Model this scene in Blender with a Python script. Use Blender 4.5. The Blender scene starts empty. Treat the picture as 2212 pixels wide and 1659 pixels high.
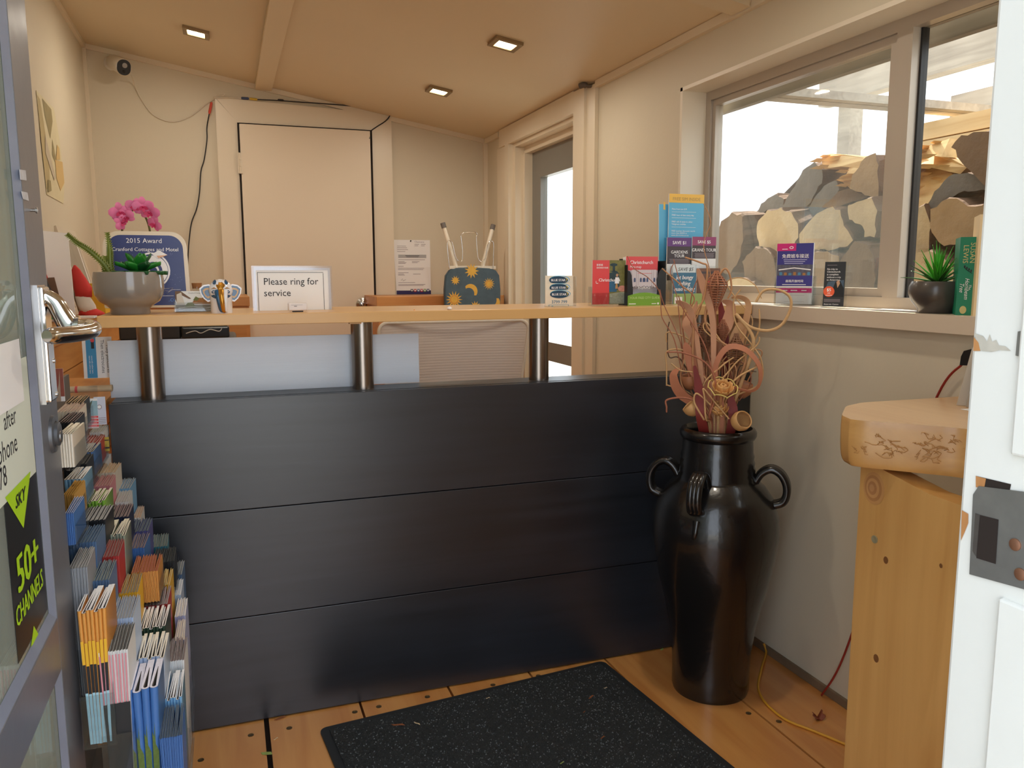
import bpy, bmesh, math, random
from mathutils import Matrix, Vector
random.seed(7)
PI = math.pi
SC = bpy.context.scene
COL = SC.collection

# ------------------------------------------------------------------ camera
EYE = Vector((0, 0, 1.15)); FOC = 1730.0
YAW, PITCH, ROLL = 0.340758, 0.134783, -0.002837
_fw = Vector((math.sin(YAW)*math.cos(PITCH), math.cos(YAW)*math.cos(PITCH), -math.sin(PITCH)))
_r = Vector((math.cos(YAW), -math.sin(YAW), 0)); _u = _r.cross(_fw)
_rt = math.cos(ROLL)*_r + math.sin(ROLL)*_u; _up = -math.sin(ROLL)*_r + math.cos(ROLL)*_u
def on(px, py, ax, v):
    """where the sight line of a photo pixel meets the plane ax = v (metres)"""
    d = (px-1106)*_rt - (py-829.5)*_up + FOC*_fw
    i = 'xyz'.index(ax); t = (v-EYE[i])/d[i]
    return EYE + t*d
cam_d = bpy.data.cameras.new('camera'); cam_d.sensor_width = 36; cam_d.lens = FOC/2212*36
cam_d.clip_start = .02
cam = bpy.data.objects.new('camera', cam_d); COL.objects.link(cam)
R3 = Matrix((_rt, _up, -_fw)).transposed()
cam.matrix_world = Matrix.Translation(EYE) @ R3.to_4x4()
SC.camera = cam

# ------------------------------------------------------------------ materials
def lin(c):
    if isinstance(c, str): c = tuple(int(c[i:i+2], 16) for i in (0, 2, 4))
    o = []
    for x in c:
        x /= 255.0
        o.append(x/12.92 if x <= .04045 else ((x+.055)/1.055)**2.4)
    return (*o, 1.0)
_MC = {}
def mat(name, col, rough=.5, metal=0., spec=.5, var=.06, vs=6., bump=0., bs=40., emit=None, es=0., stretch=None, coat=0., alpha=1., trans=0.):
    if name in _MC: return _MC[name]
    m = bpy.data.materials.new(name); m.use_nodes = True; nt = m.node_tree; N = nt.nodes; L = nt.links
    b = N['Principled BSDF']; c = lin(col)
    b.inputs['Roughness'].default_value = rough; b.inputs['Metallic'].default_value = metal
    b.inputs['Specular IOR Level'].default_value = spec
    b.inputs['Coat Weight'].default_value = coat; b.inputs['Coat Roughness'].default_value = .08
    if trans: b.inputs['Transmission Weight'].default_value = trans
    if alpha < 1: b.inputs['Alpha'].default_value = alpha
    tc = N.new('ShaderNodeTexCoord'); mp = N.new('ShaderNodeMapping'); L.new(tc.outputs['Object'], mp.inputs[0])
    if stretch: mp.inputs['Scale'].default_value = stretch
    nz = N.new('ShaderNodeTexNoise'); nz.inputs['Scale'].default_value = vs; nz.inputs['Detail'].default_value = 4; L.new(mp.outputs[0], nz.inputs[0])
    mx = N.new('ShaderNodeMix'); mx.data_type = 'RGBA'
    mx.inputs[6].default_value = tuple(max(0, x*(1-var)) for x in c[:3])+(1,)
    mx.inputs[7].default_value = tuple(min(1, x*(1+var)) for x in c[:3])+(1,)
    L.new(nz.outputs[0], mx.inputs[0]); L.new(mx.outputs[2], b.inputs['Base Color'])
    if bump:
        n2 = N.new('ShaderNodeTexNoise'); n2.inputs['Scale'].default_value = bs; n2.inputs['Detail'].default_value = 5; L.new(mp.outputs[0], n2.inputs[0])
        bp = N.new('ShaderNodeBump'); bp.inputs['Strength'].default_value = bump; bp.inputs['Distance'].default_value = .01
        L.new(n2.outputs[0], bp.inputs['Height']); L.new(bp.outputs[0], b.inputs['Normal'])
    if emit:
        b.inputs['Emission Color'].default_value = lin(emit); b.inputs['Emission Strength'].default_value = es
    _MC[name] = m; return m
def wood(name, c1, c2, axis='y', scale=1., rough=.45, coat=0., knots=False, gloss=.4):
    """long-grain timber: noise stretched along the grain axis, two browns"""
    if name in _MC: return _MC[name]
    m = bpy.data.materials.new(name); m.use_nodes = True; nt = m.node_tree; N = nt.nodes; L = nt.links
    b = N['Principled BSDF']; b.inputs['Roughness'].default_value = rough; b.inputs['Coat Weight'].default_value = coat
    b.inputs['Coat Roughness'].default_value = .15; b.inputs['Specular IOR Level'].default_value = gloss
    tc = N.new('ShaderNodeTexCoord'); mp = N.new('ShaderNodeMapping'); L.new(tc.outputs['Object'], mp.inputs[0])
    s = [22*scale]*3; s['xyz'.index(axis)] = 1.6*scale; mp.inputs['Scale'].default_value = s
    nz = N.new('ShaderNodeTexNoise'); nz.inputs['Scale'].default_value = 1.; nz.inputs['Detail'].default_value = 6; nz.inputs['Distortion'].default_value = .9
    L.new(mp.outputs[0], nz.inputs[0])
    n2 = N.new('ShaderNodeTexNoise'); n2.inputs['Scale'].default_value = 2.2*scale; L.new(tc.outputs['Object'], n2.inputs[0])
    ad = N.new('ShaderNodeMath'); ad.operation = 'MULTIPLY_ADD'; ad.inputs[1].default_value = .55; L.new(n2.outputs[0], ad.inputs[0])
    mu = N.new('ShaderNodeMath'); mu.operation = 'MULTIPLY'; mu.inputs[1].default_value = .55; L.new(nz.outputs[0], mu.inputs[0]); L.new(mu.outputs[0], ad.inputs[2])
    cr = N.new('ShaderNodeValToRGB'); cr.color_ramp.elements[0].position = .36; cr.color_ramp.elements[1].position = .68
    cr.color_ramp.elements[0].color = lin(c1); cr.color_ramp.elements[1].color = lin(c2); L.new(ad.outputs[0], cr.inputs[0])
    src = cr.outputs[0]
    if knots:
        vo = N.new('ShaderNodeTexVoronoi'); vo.inputs['Scale'].default_value = 2.6; L.new(tc.outputs['Object'], vo.inputs[0])
        k = N.new('ShaderNodeMapRange'); k.inputs[1].default_value = .03; k.inputs[2].default_value = .075; L.new(vo.outputs[0], k.inputs[0])
        mx = N.new('ShaderNodeMix'); mx.data_type = 'RGBA'; mx.inputs[6].default_value = lin((128, 74, 30)); L.new(src, mx.inputs[7]); L.new(k.outputs[0], mx.inputs[0]); src = mx.outputs[2]
    L.new(src, b.inputs['Base Color'])
    bp = N.new('ShaderNodeBump'); bp.inputs['Strength'].default_value = .08; bp.inputs['Distance'].default_value = .003; L.new(nz.outputs[0], bp.inputs['Height']); L.new(bp.outputs[0], b.inputs['Normal'])
    _MC[name] = m; return m
def glass(name, tint=(255, 255, 255), gloss=.08, rough=.02, haze=0., back=False):
    """thin clear sheet: see-through with a weak mirror sheen"""
    if name in _MC: return _MC[name]
    m = bpy.data.materials.new(name); m.use_nodes = True; nt = m.node_tree; N = nt.nodes; L = nt.links
    N.remove(N['Principled BSDF']); o = N['Material Output']
    t = N.new('ShaderNodeBsdfTransparent'); t.inputs[0].default_value = lin(tint)
    g = N.new('ShaderNodeBsdfGlossy'); g.inputs['Roughness'].default_value = rough
    fr = N.new('ShaderNodeLayerWeight'); fr.inputs[0].default_value = .25
    mr = N.new('ShaderNodeMapRange'); mr.inputs[3].default_value = gloss; mr.inputs[4].default_value = min(.6, gloss*4); L.new(fr.outputs['Fresnel'], mr.inputs[0])
    mx = N.new('ShaderNodeMixShader'); L.new(mr.outputs[0], mx.inputs[0]); L.new(t.outputs[0], mx.inputs[1]); L.new(g.outputs[0], mx.inputs[2]); L.new(mx.outputs[0], o.inputs[0])
    if haze:      # pale veil mixed in for glare and reflection on the pane
        df = N.new('ShaderNodeBsdfTranslucent' if back else 'ShaderNodeBsdfDiffuse'); df.inputs[0].default_value = lin((226, 236, 228)); nz = N.new('ShaderNodeTexNoise'); nz.inputs['Scale'].default_value = 3.
        mr2 = N.new('ShaderNodeMapRange'); mr2.inputs[3].default_value = haze*.6; mr2.inputs[4].default_value = haze*1.4; L.new(nz.outputs[0], mr2.inputs[0])
        m2 = N.new('ShaderNodeMixShader'); L.new(mr2.outputs[0], m2.inputs[0]); L.new(mx.outputs[0], m2.inputs[1]); L.new(df.outputs[0], m2.inputs[2]); L.new(m2.outputs[0], o.inputs[0])
    _MC[name] = m; return m

# ------------------------------------------------------------------ mesh builder
I4 = Matrix.Identity(4)
WM = {}
def T(x, y, z): return Matrix.Translation((x, y, z))
def card(o, yaw=0., lean=0.):
    """frame of an upright card: local x right, y up, z out of its face (towards -Y when yaw = 0)"""
    m = Matrix(((1, 0, 0), (0, 0, -1), (0, 1, 0))).to_4x4()
    return T(*o) @ Matrix.Rotation(yaw, 4, 'Z') @ Matrix.Rotation(-lean, 4, 'X') @ m
_txt = {}
def text_geo(s, size, align, bold, shear=0.):
    k = (s, size, align, bold, shear)
    if k in _txt: return _txt[k]
    c = bpy.data.curves.new('lettering', 'FONT'); c.body = s; c.size = size; c.align_x = align; c.resolution_u = 2; c.offset = bold*size; c.shear = shear
    o = bpy.data.objects.new('lettering', c); COL.objects.link(o)
    dg = bpy.context.evaluated_depsgraph_get(); e = o.evaluated_get(dg); me = e.to_mesh()
    v = [tuple(p.co) for p in me.vertices]; f = [tuple(p.vertices) for p in me.polygons]
    e.to_mesh_clear(); bpy.data.objects.remove(o); bpy.data.curves.remove(c)
    _txt[k] = (v, f); return _txt[k]
class B:
    def __init__(s, M=I4): s.v = []; s.f = []; s.mi = []; s.sm = []; s.mats = []; s.M = M
    def add(s, vs, fs, m, M=None, smooth=False):
        M = s.M @ M if M is not None else s.M
        o = len(s.v); s.v += [M @ Vector(p) for p in vs]
        if m not in s.mats: s.mats.append(m)
        k = s.mats.index(m)
        for f in fs: s.f.append(tuple(i+o for i in f)); s.mi.append(k); s.sm.append(smooth)
        return s
    def box(s, a, b, m, M=None, bev=0.):
        x0, y0, z0 = [min(p, q) for p, q in zip(a, b)]; x1, y1, z1 = [max(p, q) for p, q in zip(a, b)]
        if bev:
            bm = bmesh.new(); bmesh.ops.create_cube(bm, size=1)
            for v in bm.verts: v.co = ((x0+x1)/2+v.co.x*(x1-x0), (y0+y1)/2+v.co.y*(y1-y0), (z0+z1)/2+v.co.z*(z1-z0))
            bmesh.ops.bevel(bm, geom=bm.edges[:], offset=bev, segments=2, affect='EDGES', profile=.5)
            bm.verts.index_update(); s.bm(bm, m, M); return s
        vs = [(x, y, z) for x in (x0, x1) for y in (y0, y1) for z in (z0, z1)]
        return s.add(vs, [(0, 1, 3, 2), (4, 6, 7, 5), (0, 4, 5, 1), (2, 3, 7, 6), (0, 2, 6, 4), (1, 5, 7, 3)], m, M)
    def bm(s, bm, m, M=None, smooth=False):
        bm.verts.index_update()
        s.add([tuple(v.co) for v in bm.verts], [tuple(v.index for v in f.verts) for f in bm.faces], m, M, smooth); bm.free(); return s
    def prism(s, poly, z0, z1, m, M=None, m2=None):
        """polygon in local xy, from z0 to z1; m2 = material of the rim"""
        n = len(poly); a = sum(poly[i][0]*poly[(i+1) % n][1]-poly[(i+1) % n][0]*poly[i][1] for i in range(n))
        if a < 0: poly = poly[::-1]
        s.add([(x, y, z1) for x, y in poly]+[(x, y, z0) for x, y in poly], [tuple(range(n)), tuple(range(2*n-1, n-1, -1))], m, M)
        s.add([(x, y, z1) for x, y in poly]+[(x, y, z0) for x, y in poly], [(i, n+i, n+(i+1) % n, (i+1) % n) for i in range(n)], m2 or m, M)
        return s
    def flat(s, poly, z, m, M=None):
        n = len(poly); a = sum(poly[i][0]*poly[(i+1) % n][1]-poly[(i+1) % n][0]*poly[i][1] for i in range(n))
        if a < 0: poly = poly[::-1]
        return s.add([(x, y, z) for x, y in poly], [tuple(range(n))], m, M)
    def rect(s, x0, y0, x1, y1, z, m, M=None): return s.flat([(x0, y0), (x1, y0), (x1, y1), (x0, y1)], z, m, M)
    def disc(s, x, y, rx, ry, z, m, M=None, n=28, a0=0, a1=2*PI):
        return s.flat([(x+rx*math.cos(a0+(a1-a0)*i/n), y+ry*math.sin(a0+(a1-a0)*i/n)) for i in range(n+(0 if a1-a0 > 6.2 else 1))], z, m, M)
    def text(s, t, x, y, size, z, m, M=None, align='LEFT', bold=0., sx=1., rot=0., shear=0.):
        v, f = text_geo(t, size, align, 0., shear)
        c, q = math.cos(rot), math.sin(rot)
        for k in ((0,) if bold < .004 else (-.6, 0, .6) if bold < .012 else (-1, -.33, .33, 1)):      # heavier strokes for bold lettering
            d = k*bold*size; s.add([(x+d*c+(a*sx*c-b*q), y+d*q+(a*sx*q+b*c), z+.00004*k) for a, b, _ in v], f, m, M)
        return s
    def tube(s, pts, r, m, n=8, closed=False, M=None, caps=True, flat=1.):
        P = [Vector(p) for p in pts]; k = len(P); vs = []; fs = []
        rr = r if isinstance(r, (list, tuple)) else [r]*k
        t0 = (P[1]-P[0]).normalized(); up = Vector((0, 0, 1)) if abs(t0.z) < .9 else Vector((1, 0, 0)); nx = t0.cross(up).normalized()
        for i in range(k):
            a = P[i-1] if (i > 0 or closed) else P[0]; b = P[(i+1) % k] if (i < k-1 or closed) else P[-1]
            t = (b-a); t = t.normalized() if t.length > 1e-9 else t0
            nx = (nx-t*nx.dot(t)); nx = nx.normalized() if nx.length > 1e-6 else t.orthogonal().normalized()
            ny = t.cross(nx)
            for j in range(n):
                q = 2*PI*j/n; vs.append(P[i]+rr[i]*(math.cos(q)*nx+flat*math.sin(q)*ny))
        for i in range(k if closed else k-1):
            for j in range(n):
                a = i*n+j; b = i*n+(j+1) % n; c = ((i+1) % k)*n+(j+1) % n; d = ((i+1) % k)*n+j
                fs.append((a, b, c, d))
        if caps and not closed:
            s.add(vs[:n], [tuple(range(n-1, -1, -1))], m, M); s.add(vs[(k-1)*n:], [tuple(range(n))], m, M)
        return s.add(vs, fs, m, M, True)
    def lathe(s, prof, m, n=48, M=None, smooth=True):
        # rings; a ring is doubled where the profile turns sharply, so edges stay crisp
        k = len(prof); rings = []; links = []
        for i, (r, z) in enumerate(prof):
            sharp = False
            if 0 < i < k-1:
                a = math.atan2(z-prof[i-1][1], r-prof[i-1][0]); c = math.atan2(prof[i+1][1]-z, prof[i+1][0]-r)
                d = abs((c-a+PI) % (2*PI)-PI); sharp = d > .9
            rings.append((r, z))
            if i < k-1: links.append((len(rings)-1 if not sharp else len(rings), None))
            if sharp: rings.append((r, z))
        vs = []; fs = []
        for r, z in rings:
            for j in range(n): q = 2*PI*j/n; vs.append((r*math.cos(q), r*math.sin(q), z))
        for i, _ in links:
            for j in range(n): fs.append((i*n+j, i*n+(j+1) % n, (i+1)*n+(j+1) % n, (i+1)*n+j))
        s.add(vs, fs, m, M, smooth)
        for (r, z), up in ((prof[0], False), (prof[-1], True)):
            if r > 1e-6:
                c = [(r*math.cos(2*PI*j/n), r*math.sin(2*PI*j/n), z) for j in range(n)]
                s.add(c, [tuple(range(n)) if up else tuple(range(n-1, -1, -1))], m, M)
        return s
    def grid(s, fn, nu, nv, m, M=None, smooth=True, closed_u=False):
        vs = [fn(i/nu, j/nv) for i in range(nu+1) for j in range(nv+1)]
        fs = [(i*(nv+1)+j, (i+1)*(nv+1)+j, (i+1)*(nv+1)+j+1, i*(nv+1)+j+1) for i in range(nu) for j in range(nv)]
        return s.add(vs, fs, m, M, smooth)
    def ribbon(s, pts, w, m, side=None, th=.0012, M=None):
        """thin strap along pts; w list of widths, side = its width direction (vector or list)"""
        P = [Vector(p) for p in pts]; k = len(P); vs = []; fs = []
        for i in range(k):
            t = (P[min(k-1, i+1)]-P[max(0, i-1)]).normalized()
            sd = Vector(side[i] if isinstance(side, list) else side); sd = (sd-t*sd.dot(t)).normalized(); nn = t.cross(sd)
            ww = w[i]/2
            vs += [P[i]-sd*ww-nn*th/2, P[i]+sd*ww-nn*th/2, P[i]+sd*ww+nn*th/2, P[i]-sd*ww+nn*th/2]
        for j in range(4):       # four strips with verts of their own: crisp edges, smooth lengthwise
            st = [q for i in range(k) for q in (vs[i*4+j], vs[i*4+(j+1) % 4])]
            s.add(st, [(2*i, 2*i+1, 2*i+3, 2*i+2) for i in range(k-1)], m, M, True)
        s.add(vs[:4], [(3, 2, 1, 0)], m, M)
        return s.add(vs[-4:], [(0, 1, 2, 3)], m, M)
    def build(s, name, parent=None, **props):
        me = bpy.data.meshes.new(name)
        inv = WM[parent].inverted() if parent is not None else I4
        me.from_pydata([inv @ v for v in s.v], [], s.f); me.update()
        for m in s.mats: me.materials.append(m)
        me.polygons.foreach_set('material_index', s.mi); me.polygons.foreach_set('use_smooth', s.sm)
        o = bpy.data.objects.new(name, me); COL.objects.link(o)
        if parent is not None: o.parent = parent; WM[o] = WM[parent]
        else: WM[o] = I4
        for k, v in props.items(): o[k] = v
        return o
def sub(o, lv=2):
    m = o.modifiers.new('smooth', 'SUBSURF'); m.levels = lv; m.render_levels = lv; return o
def thing(name, label, cat, loc=(0, 0, 0), group=None, rz=0.):
    o = bpy.data.objects.new(name, None); COL.objects.link(o); o.empty_display_size = .05
    o.location = loc; o.rotation_euler = (0, 0, rz); WM[o] = T(*loc) @ Matrix.Rotation(rz, 4, 'Z')
    o['label'] = label; o['category'] = cat
    if group: o['group'] = group
    return o
def tag(o, label, cat, group=None):
    """a thing that is one mesh: move its origin to its base"""
    o['label'] = label; o['category'] = cat
    if group: o['group'] = group
    if o.type == 'MESH':
        n = len(o.data.vertices); co = [v.co.copy() for v in o.data.vertices]
        c = Vector((sum(p.x for p in co)/n, sum(p.y for p in co)/n, min(p.z for p in co)))
        o.data.transform(T(*-c)); o.location = c; WM[o] = T(*c)
    return o
def spline(pts, n=8):
    """Catmull-Rom through the points"""
    P = [Vector(p) for p in pts]; out = []
    for i in range(len(P)-1):
        a = P[max(0, i-1)]; b = P[i]; c = P[i+1]; d = P[min(len(P)-1, i+2)]
        for k in range(n):
            t = k/n; out.append(.5*((2*b)+(c-a)*t+(2*a-5*b+4*c-d)*t*t+(3*b-a-3*c+d)*t**3))
    out.append(P[-1]); return out
# ------------------------------------------------------------------ the room
XL, XR, YB, YF = -.625, 1.515, 4.72, .42
def zc(x): return 2.318+(x-XL)*(1.955-2.318)/(XR-XL)      # the sloping ceiling
WALL = mat('cream_wall_paint', (212, 202, 180), .55, var=.03, vs=2.5, bump=.05, bs=60)
CEIL = mat('cream_ceiling_paint', (214, 197, 167), .5, var=.03, vs=2.)
TRIM = mat('cream_gloss_trim', (224, 211, 188), .35, var=.03, vs=5)
DOORP = mat('cream_door_paint', (226, 211, 188), .4, var=.03, vs=3)
WHITEP = mat('white_gloss_paint', (216, 218, 213), .3, var=.03, vs=10, bump=.06, bs=30)
PINE = wood('honey_pine', (176, 112, 52), (214, 156, 88), 'y', 1., .38, .25, True)
FLOORM = wood('varnished_floor_pine', (196, 126, 62), (226, 166, 96), 'y', .8, .3, 1., True)
DARKGAP = mat('dark_gap', (30, 20, 14), .9)
STEEL = mat('brushed_steel', (176, 172, 168), .28, 1., var=.08, vs=3, stretch=(1, 1, .05))
CHROME = mat('polished_chrome', (225, 222, 218), .12, 1., var=.02)
BLACKP = mat('black_plastic', (22, 22, 24), .4)
GREYAL = mat('grey_door_paint', (128, 126, 120), .4, var=.05)
ALU = mat('aluminium_frame', (190, 180, 168), .4, .35, var=.05)
SCREW = mat('dull_screw', (120, 100, 70), .4, .8)

# floor: wide planks, gaps between them, dark underneath, screw heads
b = B(); edges = [-.69, -.435, -.19, .051, .292, .539, .783, 1.029, 1.275, 1.62]
for i in range(len(edges)-1):
    g = .005 if i != 2 else .011
    b.box((edges[i]+.0015, .3, -.03), (edges[i+1]-g, YB+.15, 0), FLOORM)
b.box((XL-.2, .3, -.06), (XR+.2, YB+.2, -.028), DARKGAP)
for x, y in ((.006, 2.0), (-.11, 1.93), (.10, 2.0), (.27, 2.02), (.335, 2.025), (.47, 2.03), (.66, 2.03), (.80, 2.035), (1.0, 2.04), (1.25, 1.66), (1.30, 1.6)):
    b.lathe([(.0075, -.001), (.0075, .001), (.005, .0012), (.004, .0004)], SCREW, 12, T(x, y, 0))
b.build('floor', kind='structure')

# back wall, left wall
b = B(); b.add([(XL-.1, YB, 0), (XR+.12, YB, 0), (XR+.12, YB, zc(XR+.12)), (XL-.1, YB, zc(XL-.1)), (XL-.1, YB+.1, 0), (XR+.12, YB+.1, 0), (XR+.12, YB+.1, zc(XR+.12)), (XL-.1, YB+.1, zc(XL-.1))],
  [(0, 1, 2, 3), (5, 4, 7, 6), (0, 3, 7, 4), (1, 5, 6, 2), (3, 2, 6, 7)], WALL); b.build('wall_back', kind='structure')
b = B(); b.box((XL-.1, YF-.12, 0), (XL, YB+.1, 2.36), WALL); b.build('wall_left', kind='structure')
# ceiling
b = B(); x0, x1, y0, y1 = XL-.12, XR+.16, YF-.12, YB+.12
b.add([(x0, y0, zc(x0)), (x1, y0, zc(x1)), (x1, y1, zc(x1)), (x0, y1, zc(x0)), (x0, y0, zc(x0)+.1), (x1, y0, zc(x1)+.1), (x1, y1, zc(x1)+.1), (x0, y1, zc(x0)+.1)],
  [(0, 3, 2, 1), (4, 5, 6, 7), (0, 1, 5, 4), (2, 3, 7, 6), (0, 4, 7, 3), (1, 2, 6, 5)], CEIL); b.build('ceiling', kind='structure')
# right wall pierced by window (Y .75-2.52) and glass door (Y 3.36-4.28)
WY0, WY1, WZ0, WZ1 = .62, 2.52, 1.035, 1.79
DY0, DY1, DZ1 = 3.37, 4.24, 1.86
b = B(); X1 = XR+.13
def slab(y0, y1, z0, z1): b.box((XR, y0, z0), (X1, y1, z1), WALL)
zt = zc(XR)+.02
slab(YF-.12, WY0, 0, zt); slab(WY1, DY0, 0, zt); slab(DY1, YB+.1, 0, zt)
slab(WY0, WY1, 0, WZ0); slab(WY0, WY1, WZ1, zt); slab(DY0, DY1, DZ1, zt)
b.build('wall_right', kind='structure')
# front wall round the entrance
DX0, DX1, DH = -.275, .493, 2.02
b = B()
b.box((XL-.1, YF-.1, 0), (DX0-.05, YF, 2.4), WALL); b.box((DX1+.03, YF-.1, 0), (XR+.13, YF, 2.4), WALL); b.box((DX0-.05, YF-.1, DH), (DX1+.03, YF, 2.4), WALL)
b.build('wall_front', kind='structure')

# trims: coving, corner beads, ceiling battens
def bar(name, p, q, w, h, m, updir=(0, 0, 1)):
    p, q = Vector(p), Vector(q); t = (q-p).normalized(); u = Vector(updir); u = (u-t*u.dot(t)).normalized(); s = t.cross(u)
    bb = B(); vs = [o+s*a*w/2+u*c*h/2 for o in (p, q) for a, c in ((-1, -1), (1, -1), (1, 1), (-1, 1))]
    bb.add(vs, [(3, 2, 1, 0), (4, 5, 6, 7), (0, 1, 5, 4), (1, 2, 6, 5), (2, 3, 7, 6), (3, 0, 4, 7)], m)
    return bb.build(name, kind='structure')
def cz(x, y, d): return (x, y, zc(x)-d)
bar('trim_1', cz(XL, YB-.008, .012), cz(XR, YB-.008, .012), .02, .026, TRIM)
bar('trim_2', cz(XR-.009, YF, .014), cz(XR-.009, 3.17, .014), .02, .028, TRIM)
bar('trim_3', cz(XR-.009, 4.45, .014), cz(XR-.009, YB, .014), .02, .028, TRIM)
bar('trim_4', cz(XL+.008, YF, .012), cz(XL+.008, YB, .012), .018, .022, TRIM)
bar('trim_5', (XL+.008, YB-.008, 0), (XL+.008, YB-.008, 2.3), .018, .018, TRIM, (0, 1, 0))
bar('trim_6', (XR-.012, YB-.012, 0), (XR-.012, YB-.012, 1.95), .024, .024, TRIM, (0, 1, 0))
xb = .243
bar('trim_7', cz(xb, YF, .012), cz(xb, YB-.02, .012), .085, .026, CEIL)
bar('trim_8', cz(.3, 2.15, .012), cz(XR-.02, 2.15, .012), .09, .03, CEIL)
bar('baseboard_back', (XL, YB-.009, .05), (-.01, YB-.009, .05), .018, .1, TRIM)
bar('baseboard_right', (XR-.004, 1.3, .012), (XR-.004, 3.1, .012), .012, .022, mat('worn_skirting', (120, 100, 78), .7, var=.3, vs=14))

# back door: leaf, hinge, lock, frame
b = B(); d1 = B()
bx0, bx1, bz = .106, .818, 1.968
d1.box((bx0+.004, YB-.035, .01), (bx1-.006, YB-.004, bz-.006), DOORP)
door = d1.build('door_1', kind='structure')
h = B()
for z0 in (1.70,): 
    for k in range(3): h.lathe([(.006, 0), (.006, .034)], TRIM, 10, T(bx0-.001, YB-.04, z0+.037*k))
    h.box((bx0-.012, YB-.041, z0), (bx0+.012, YB-.036, z0+.11), TRIM)
h.build('hinge', door)
kx, kz = on(784, 657, 'y', YB-.05)[0], on(784, 657, 'y', YB-.05)[2]
k = B(); km = card((kx, YB-.035, kz))
k.lathe([(.0, .0), (.036, 0), (.036, .006), (.026, .012), (.026, .02), (.02, .024), (0, .024)][1:], STEEL, 32, km)
k.lathe([(.014, .02), (.014, .03), (.010, .031), (0, .031)], CHROME, 24, km)
k.box((-.002, -.007, .03), (.002, .007, .032), BLACKP, km)
k.build('lock', door)
fr = B()
def arch(pts): fr.prism(pts, 0, .022, TRIM, card((0, YB, 0)))
ox0, ox1 = -.006, .938
arch([(ox0, 0), (bx0, 0), (bx0, bz), (ox0, 2.092)]); arch([(bx1, 0), (ox1, 0), (ox1, 2.03), (ox1-.005, 2.045), (bx1, bz)])
arch([(bx0, bz), (bx1, bz), (ox1-.003, 2.043), (.8, 2.068), (ox0, 2.094)])
for x in (bx0-.004, bx1): fr.box((x-.002, YB-.033, 0), (x+.006, YB-.001, bz), DARKGAP)
fr.box((bx0, YB-.033, bz-.006), (bx1, YB-.001, bz), DARKGAP)
fr.build('trim_9', kind='structure')

# glass door in the right wall: casing, reveal, frame, pane
c = B(); cx = XR-.03
c.box((cx+.012, 3.17, 0), (XR-.001, 3.254, 1.945), TRIM); c.box((cx, 3.2545, 0), (XR-.001, 3.369, 1.9495), TRIM)
c.box((cx+.01, 4.3, 0), (XR-.001, 4.46, 1.86), TRIM); c.box((cx, 4.241, 0), (XR-.001, 4.2995, 1.86), TRIM)
c.box((cx+.001, 3.3695, 1.8605), (XR-.001, 4.40, 1.955), TRIM)
c.box((XR-.001, 3.3705, 0), (X1, 3.385, DZ1-.021), TRIM); c.box((XR-.002, 4.205, 0), (X1, 4.2405, DZ1-.021), TRIM); c.box((XR+.04, 4.17, 0), (X1-.001, 4.2045, DZ1-.056), TRIM)
c.box((XR-.0015, 3.3705, DZ1-.02), (X1, 4.2405, DZ1-.0005), TRIM); c.box((XR+.05, 3.386, DZ1-.055), (X1-.001, 4.2045, DZ1-.0205), TRIM)
c.build('trim_10', kind='structure')
dx = XR+.085
d = B(); z0, z1, y0, y1 = .01, 1.805, 3.386, 4.17
ya, yb_ = y0+.1201, y1-.1201
for a, e in (((y0, z0), (y0+.12, z1)), ((y1-.12, z0), (y1, z1)), ((ya, z1-.14), (yb_, z1)), ((ya, z0), (yb_, z0+.2)), ((ya, .70), (yb_, .80))):
    d.box((dx, a[0], a[1]), (dx+.04, e[0], e[1]), GREYAL)
gd = d.build('door_2', kind='structure')
p = B(); p.box((dx+.016, y0+.12, z0+.2), (dx+.022, y1-.12, z1-.14), glass('clear_pane', (250, 252, 250), .02)); p.build('pane', gd)

# window: deep reveal, sill, aluminium frame, two panes
s = B(); s.box((XR-.028, WY0-.02, WZ0-.014), (X1, 2.56, WZ0+.026), mat('sill_paint', (214, 198, 178), .35, var=.03)); s.build('trim_11', kind='structure')
SILL = WZ0+.026
rv = B(); RV = mat('reveal_paint', (232, 222, 204), .4, var=.02)
rv.box((XR, WY1-.014, SILL), (X1, WY1, WZ1), RV); rv.box((XR, WY0, WZ1-.012), (X1, WY1, WZ1), RV); rv.build('trim_12', kind='structure')
wx = XR+.095
w = B(); WT = WZ1-.012; ym = 1.632
w.box((wx, WY0, SILL), (wx+.05, WY1-.014, SILL+.03), ALU); w.box((wx, WY0, WT-.03), (wx+.05, WY1-.014, WT), ALU)
w.box((wx, WY1-.044, SILL+.0301), (wx+.05, WY1-.0141, WT-.0301), ALU); w.box((wx-.001, ym-.028, SILL+.0301), (wx+.05, ym+.022, WT-.0301), ALU)
win = w.build('window_1', kind='structure')
sa = B(); a0, a1, q0, q1 = ym+.0225, WY1-.0445, SILL+.0305, WT-.0305
for u, v in (((a0, q0), (a1, q0+.022)), ((a0, q1-.02), (a1, q1)), ((a1-.018, q0+.0221), (a1, q1-.0201)), ((a0, q0+.0221), (a0+.026, q1-.0201))):
    sa.box((wx+.008, u[0], u[1]), (wx+.034, v[0], v[1]), ALU)
sa.build('sash', win)
WGL = glass('window_pane', (246, 246, 242), .03)
p = B(); p.box((wx+.018, a0, q0), (wx+.023, a1, q1), glass('hazy_window_pane', (246, 246, 242), .03, .02, .04, True)); p.build('pane', win)  # backlight glare put into the left pane as a pale haze
p = B(); p.box((wx+.030, WY0, SILL+.03), (wx+.035, ym-.028, WT-.03), WGL); p.build('pane', win)
gk = B(); gk.box((wx+.024, ym-.034, SILL+.03), (wx+.045, ym-.028, WT-.03), BLACKP); gk.build('gasket', win)

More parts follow.
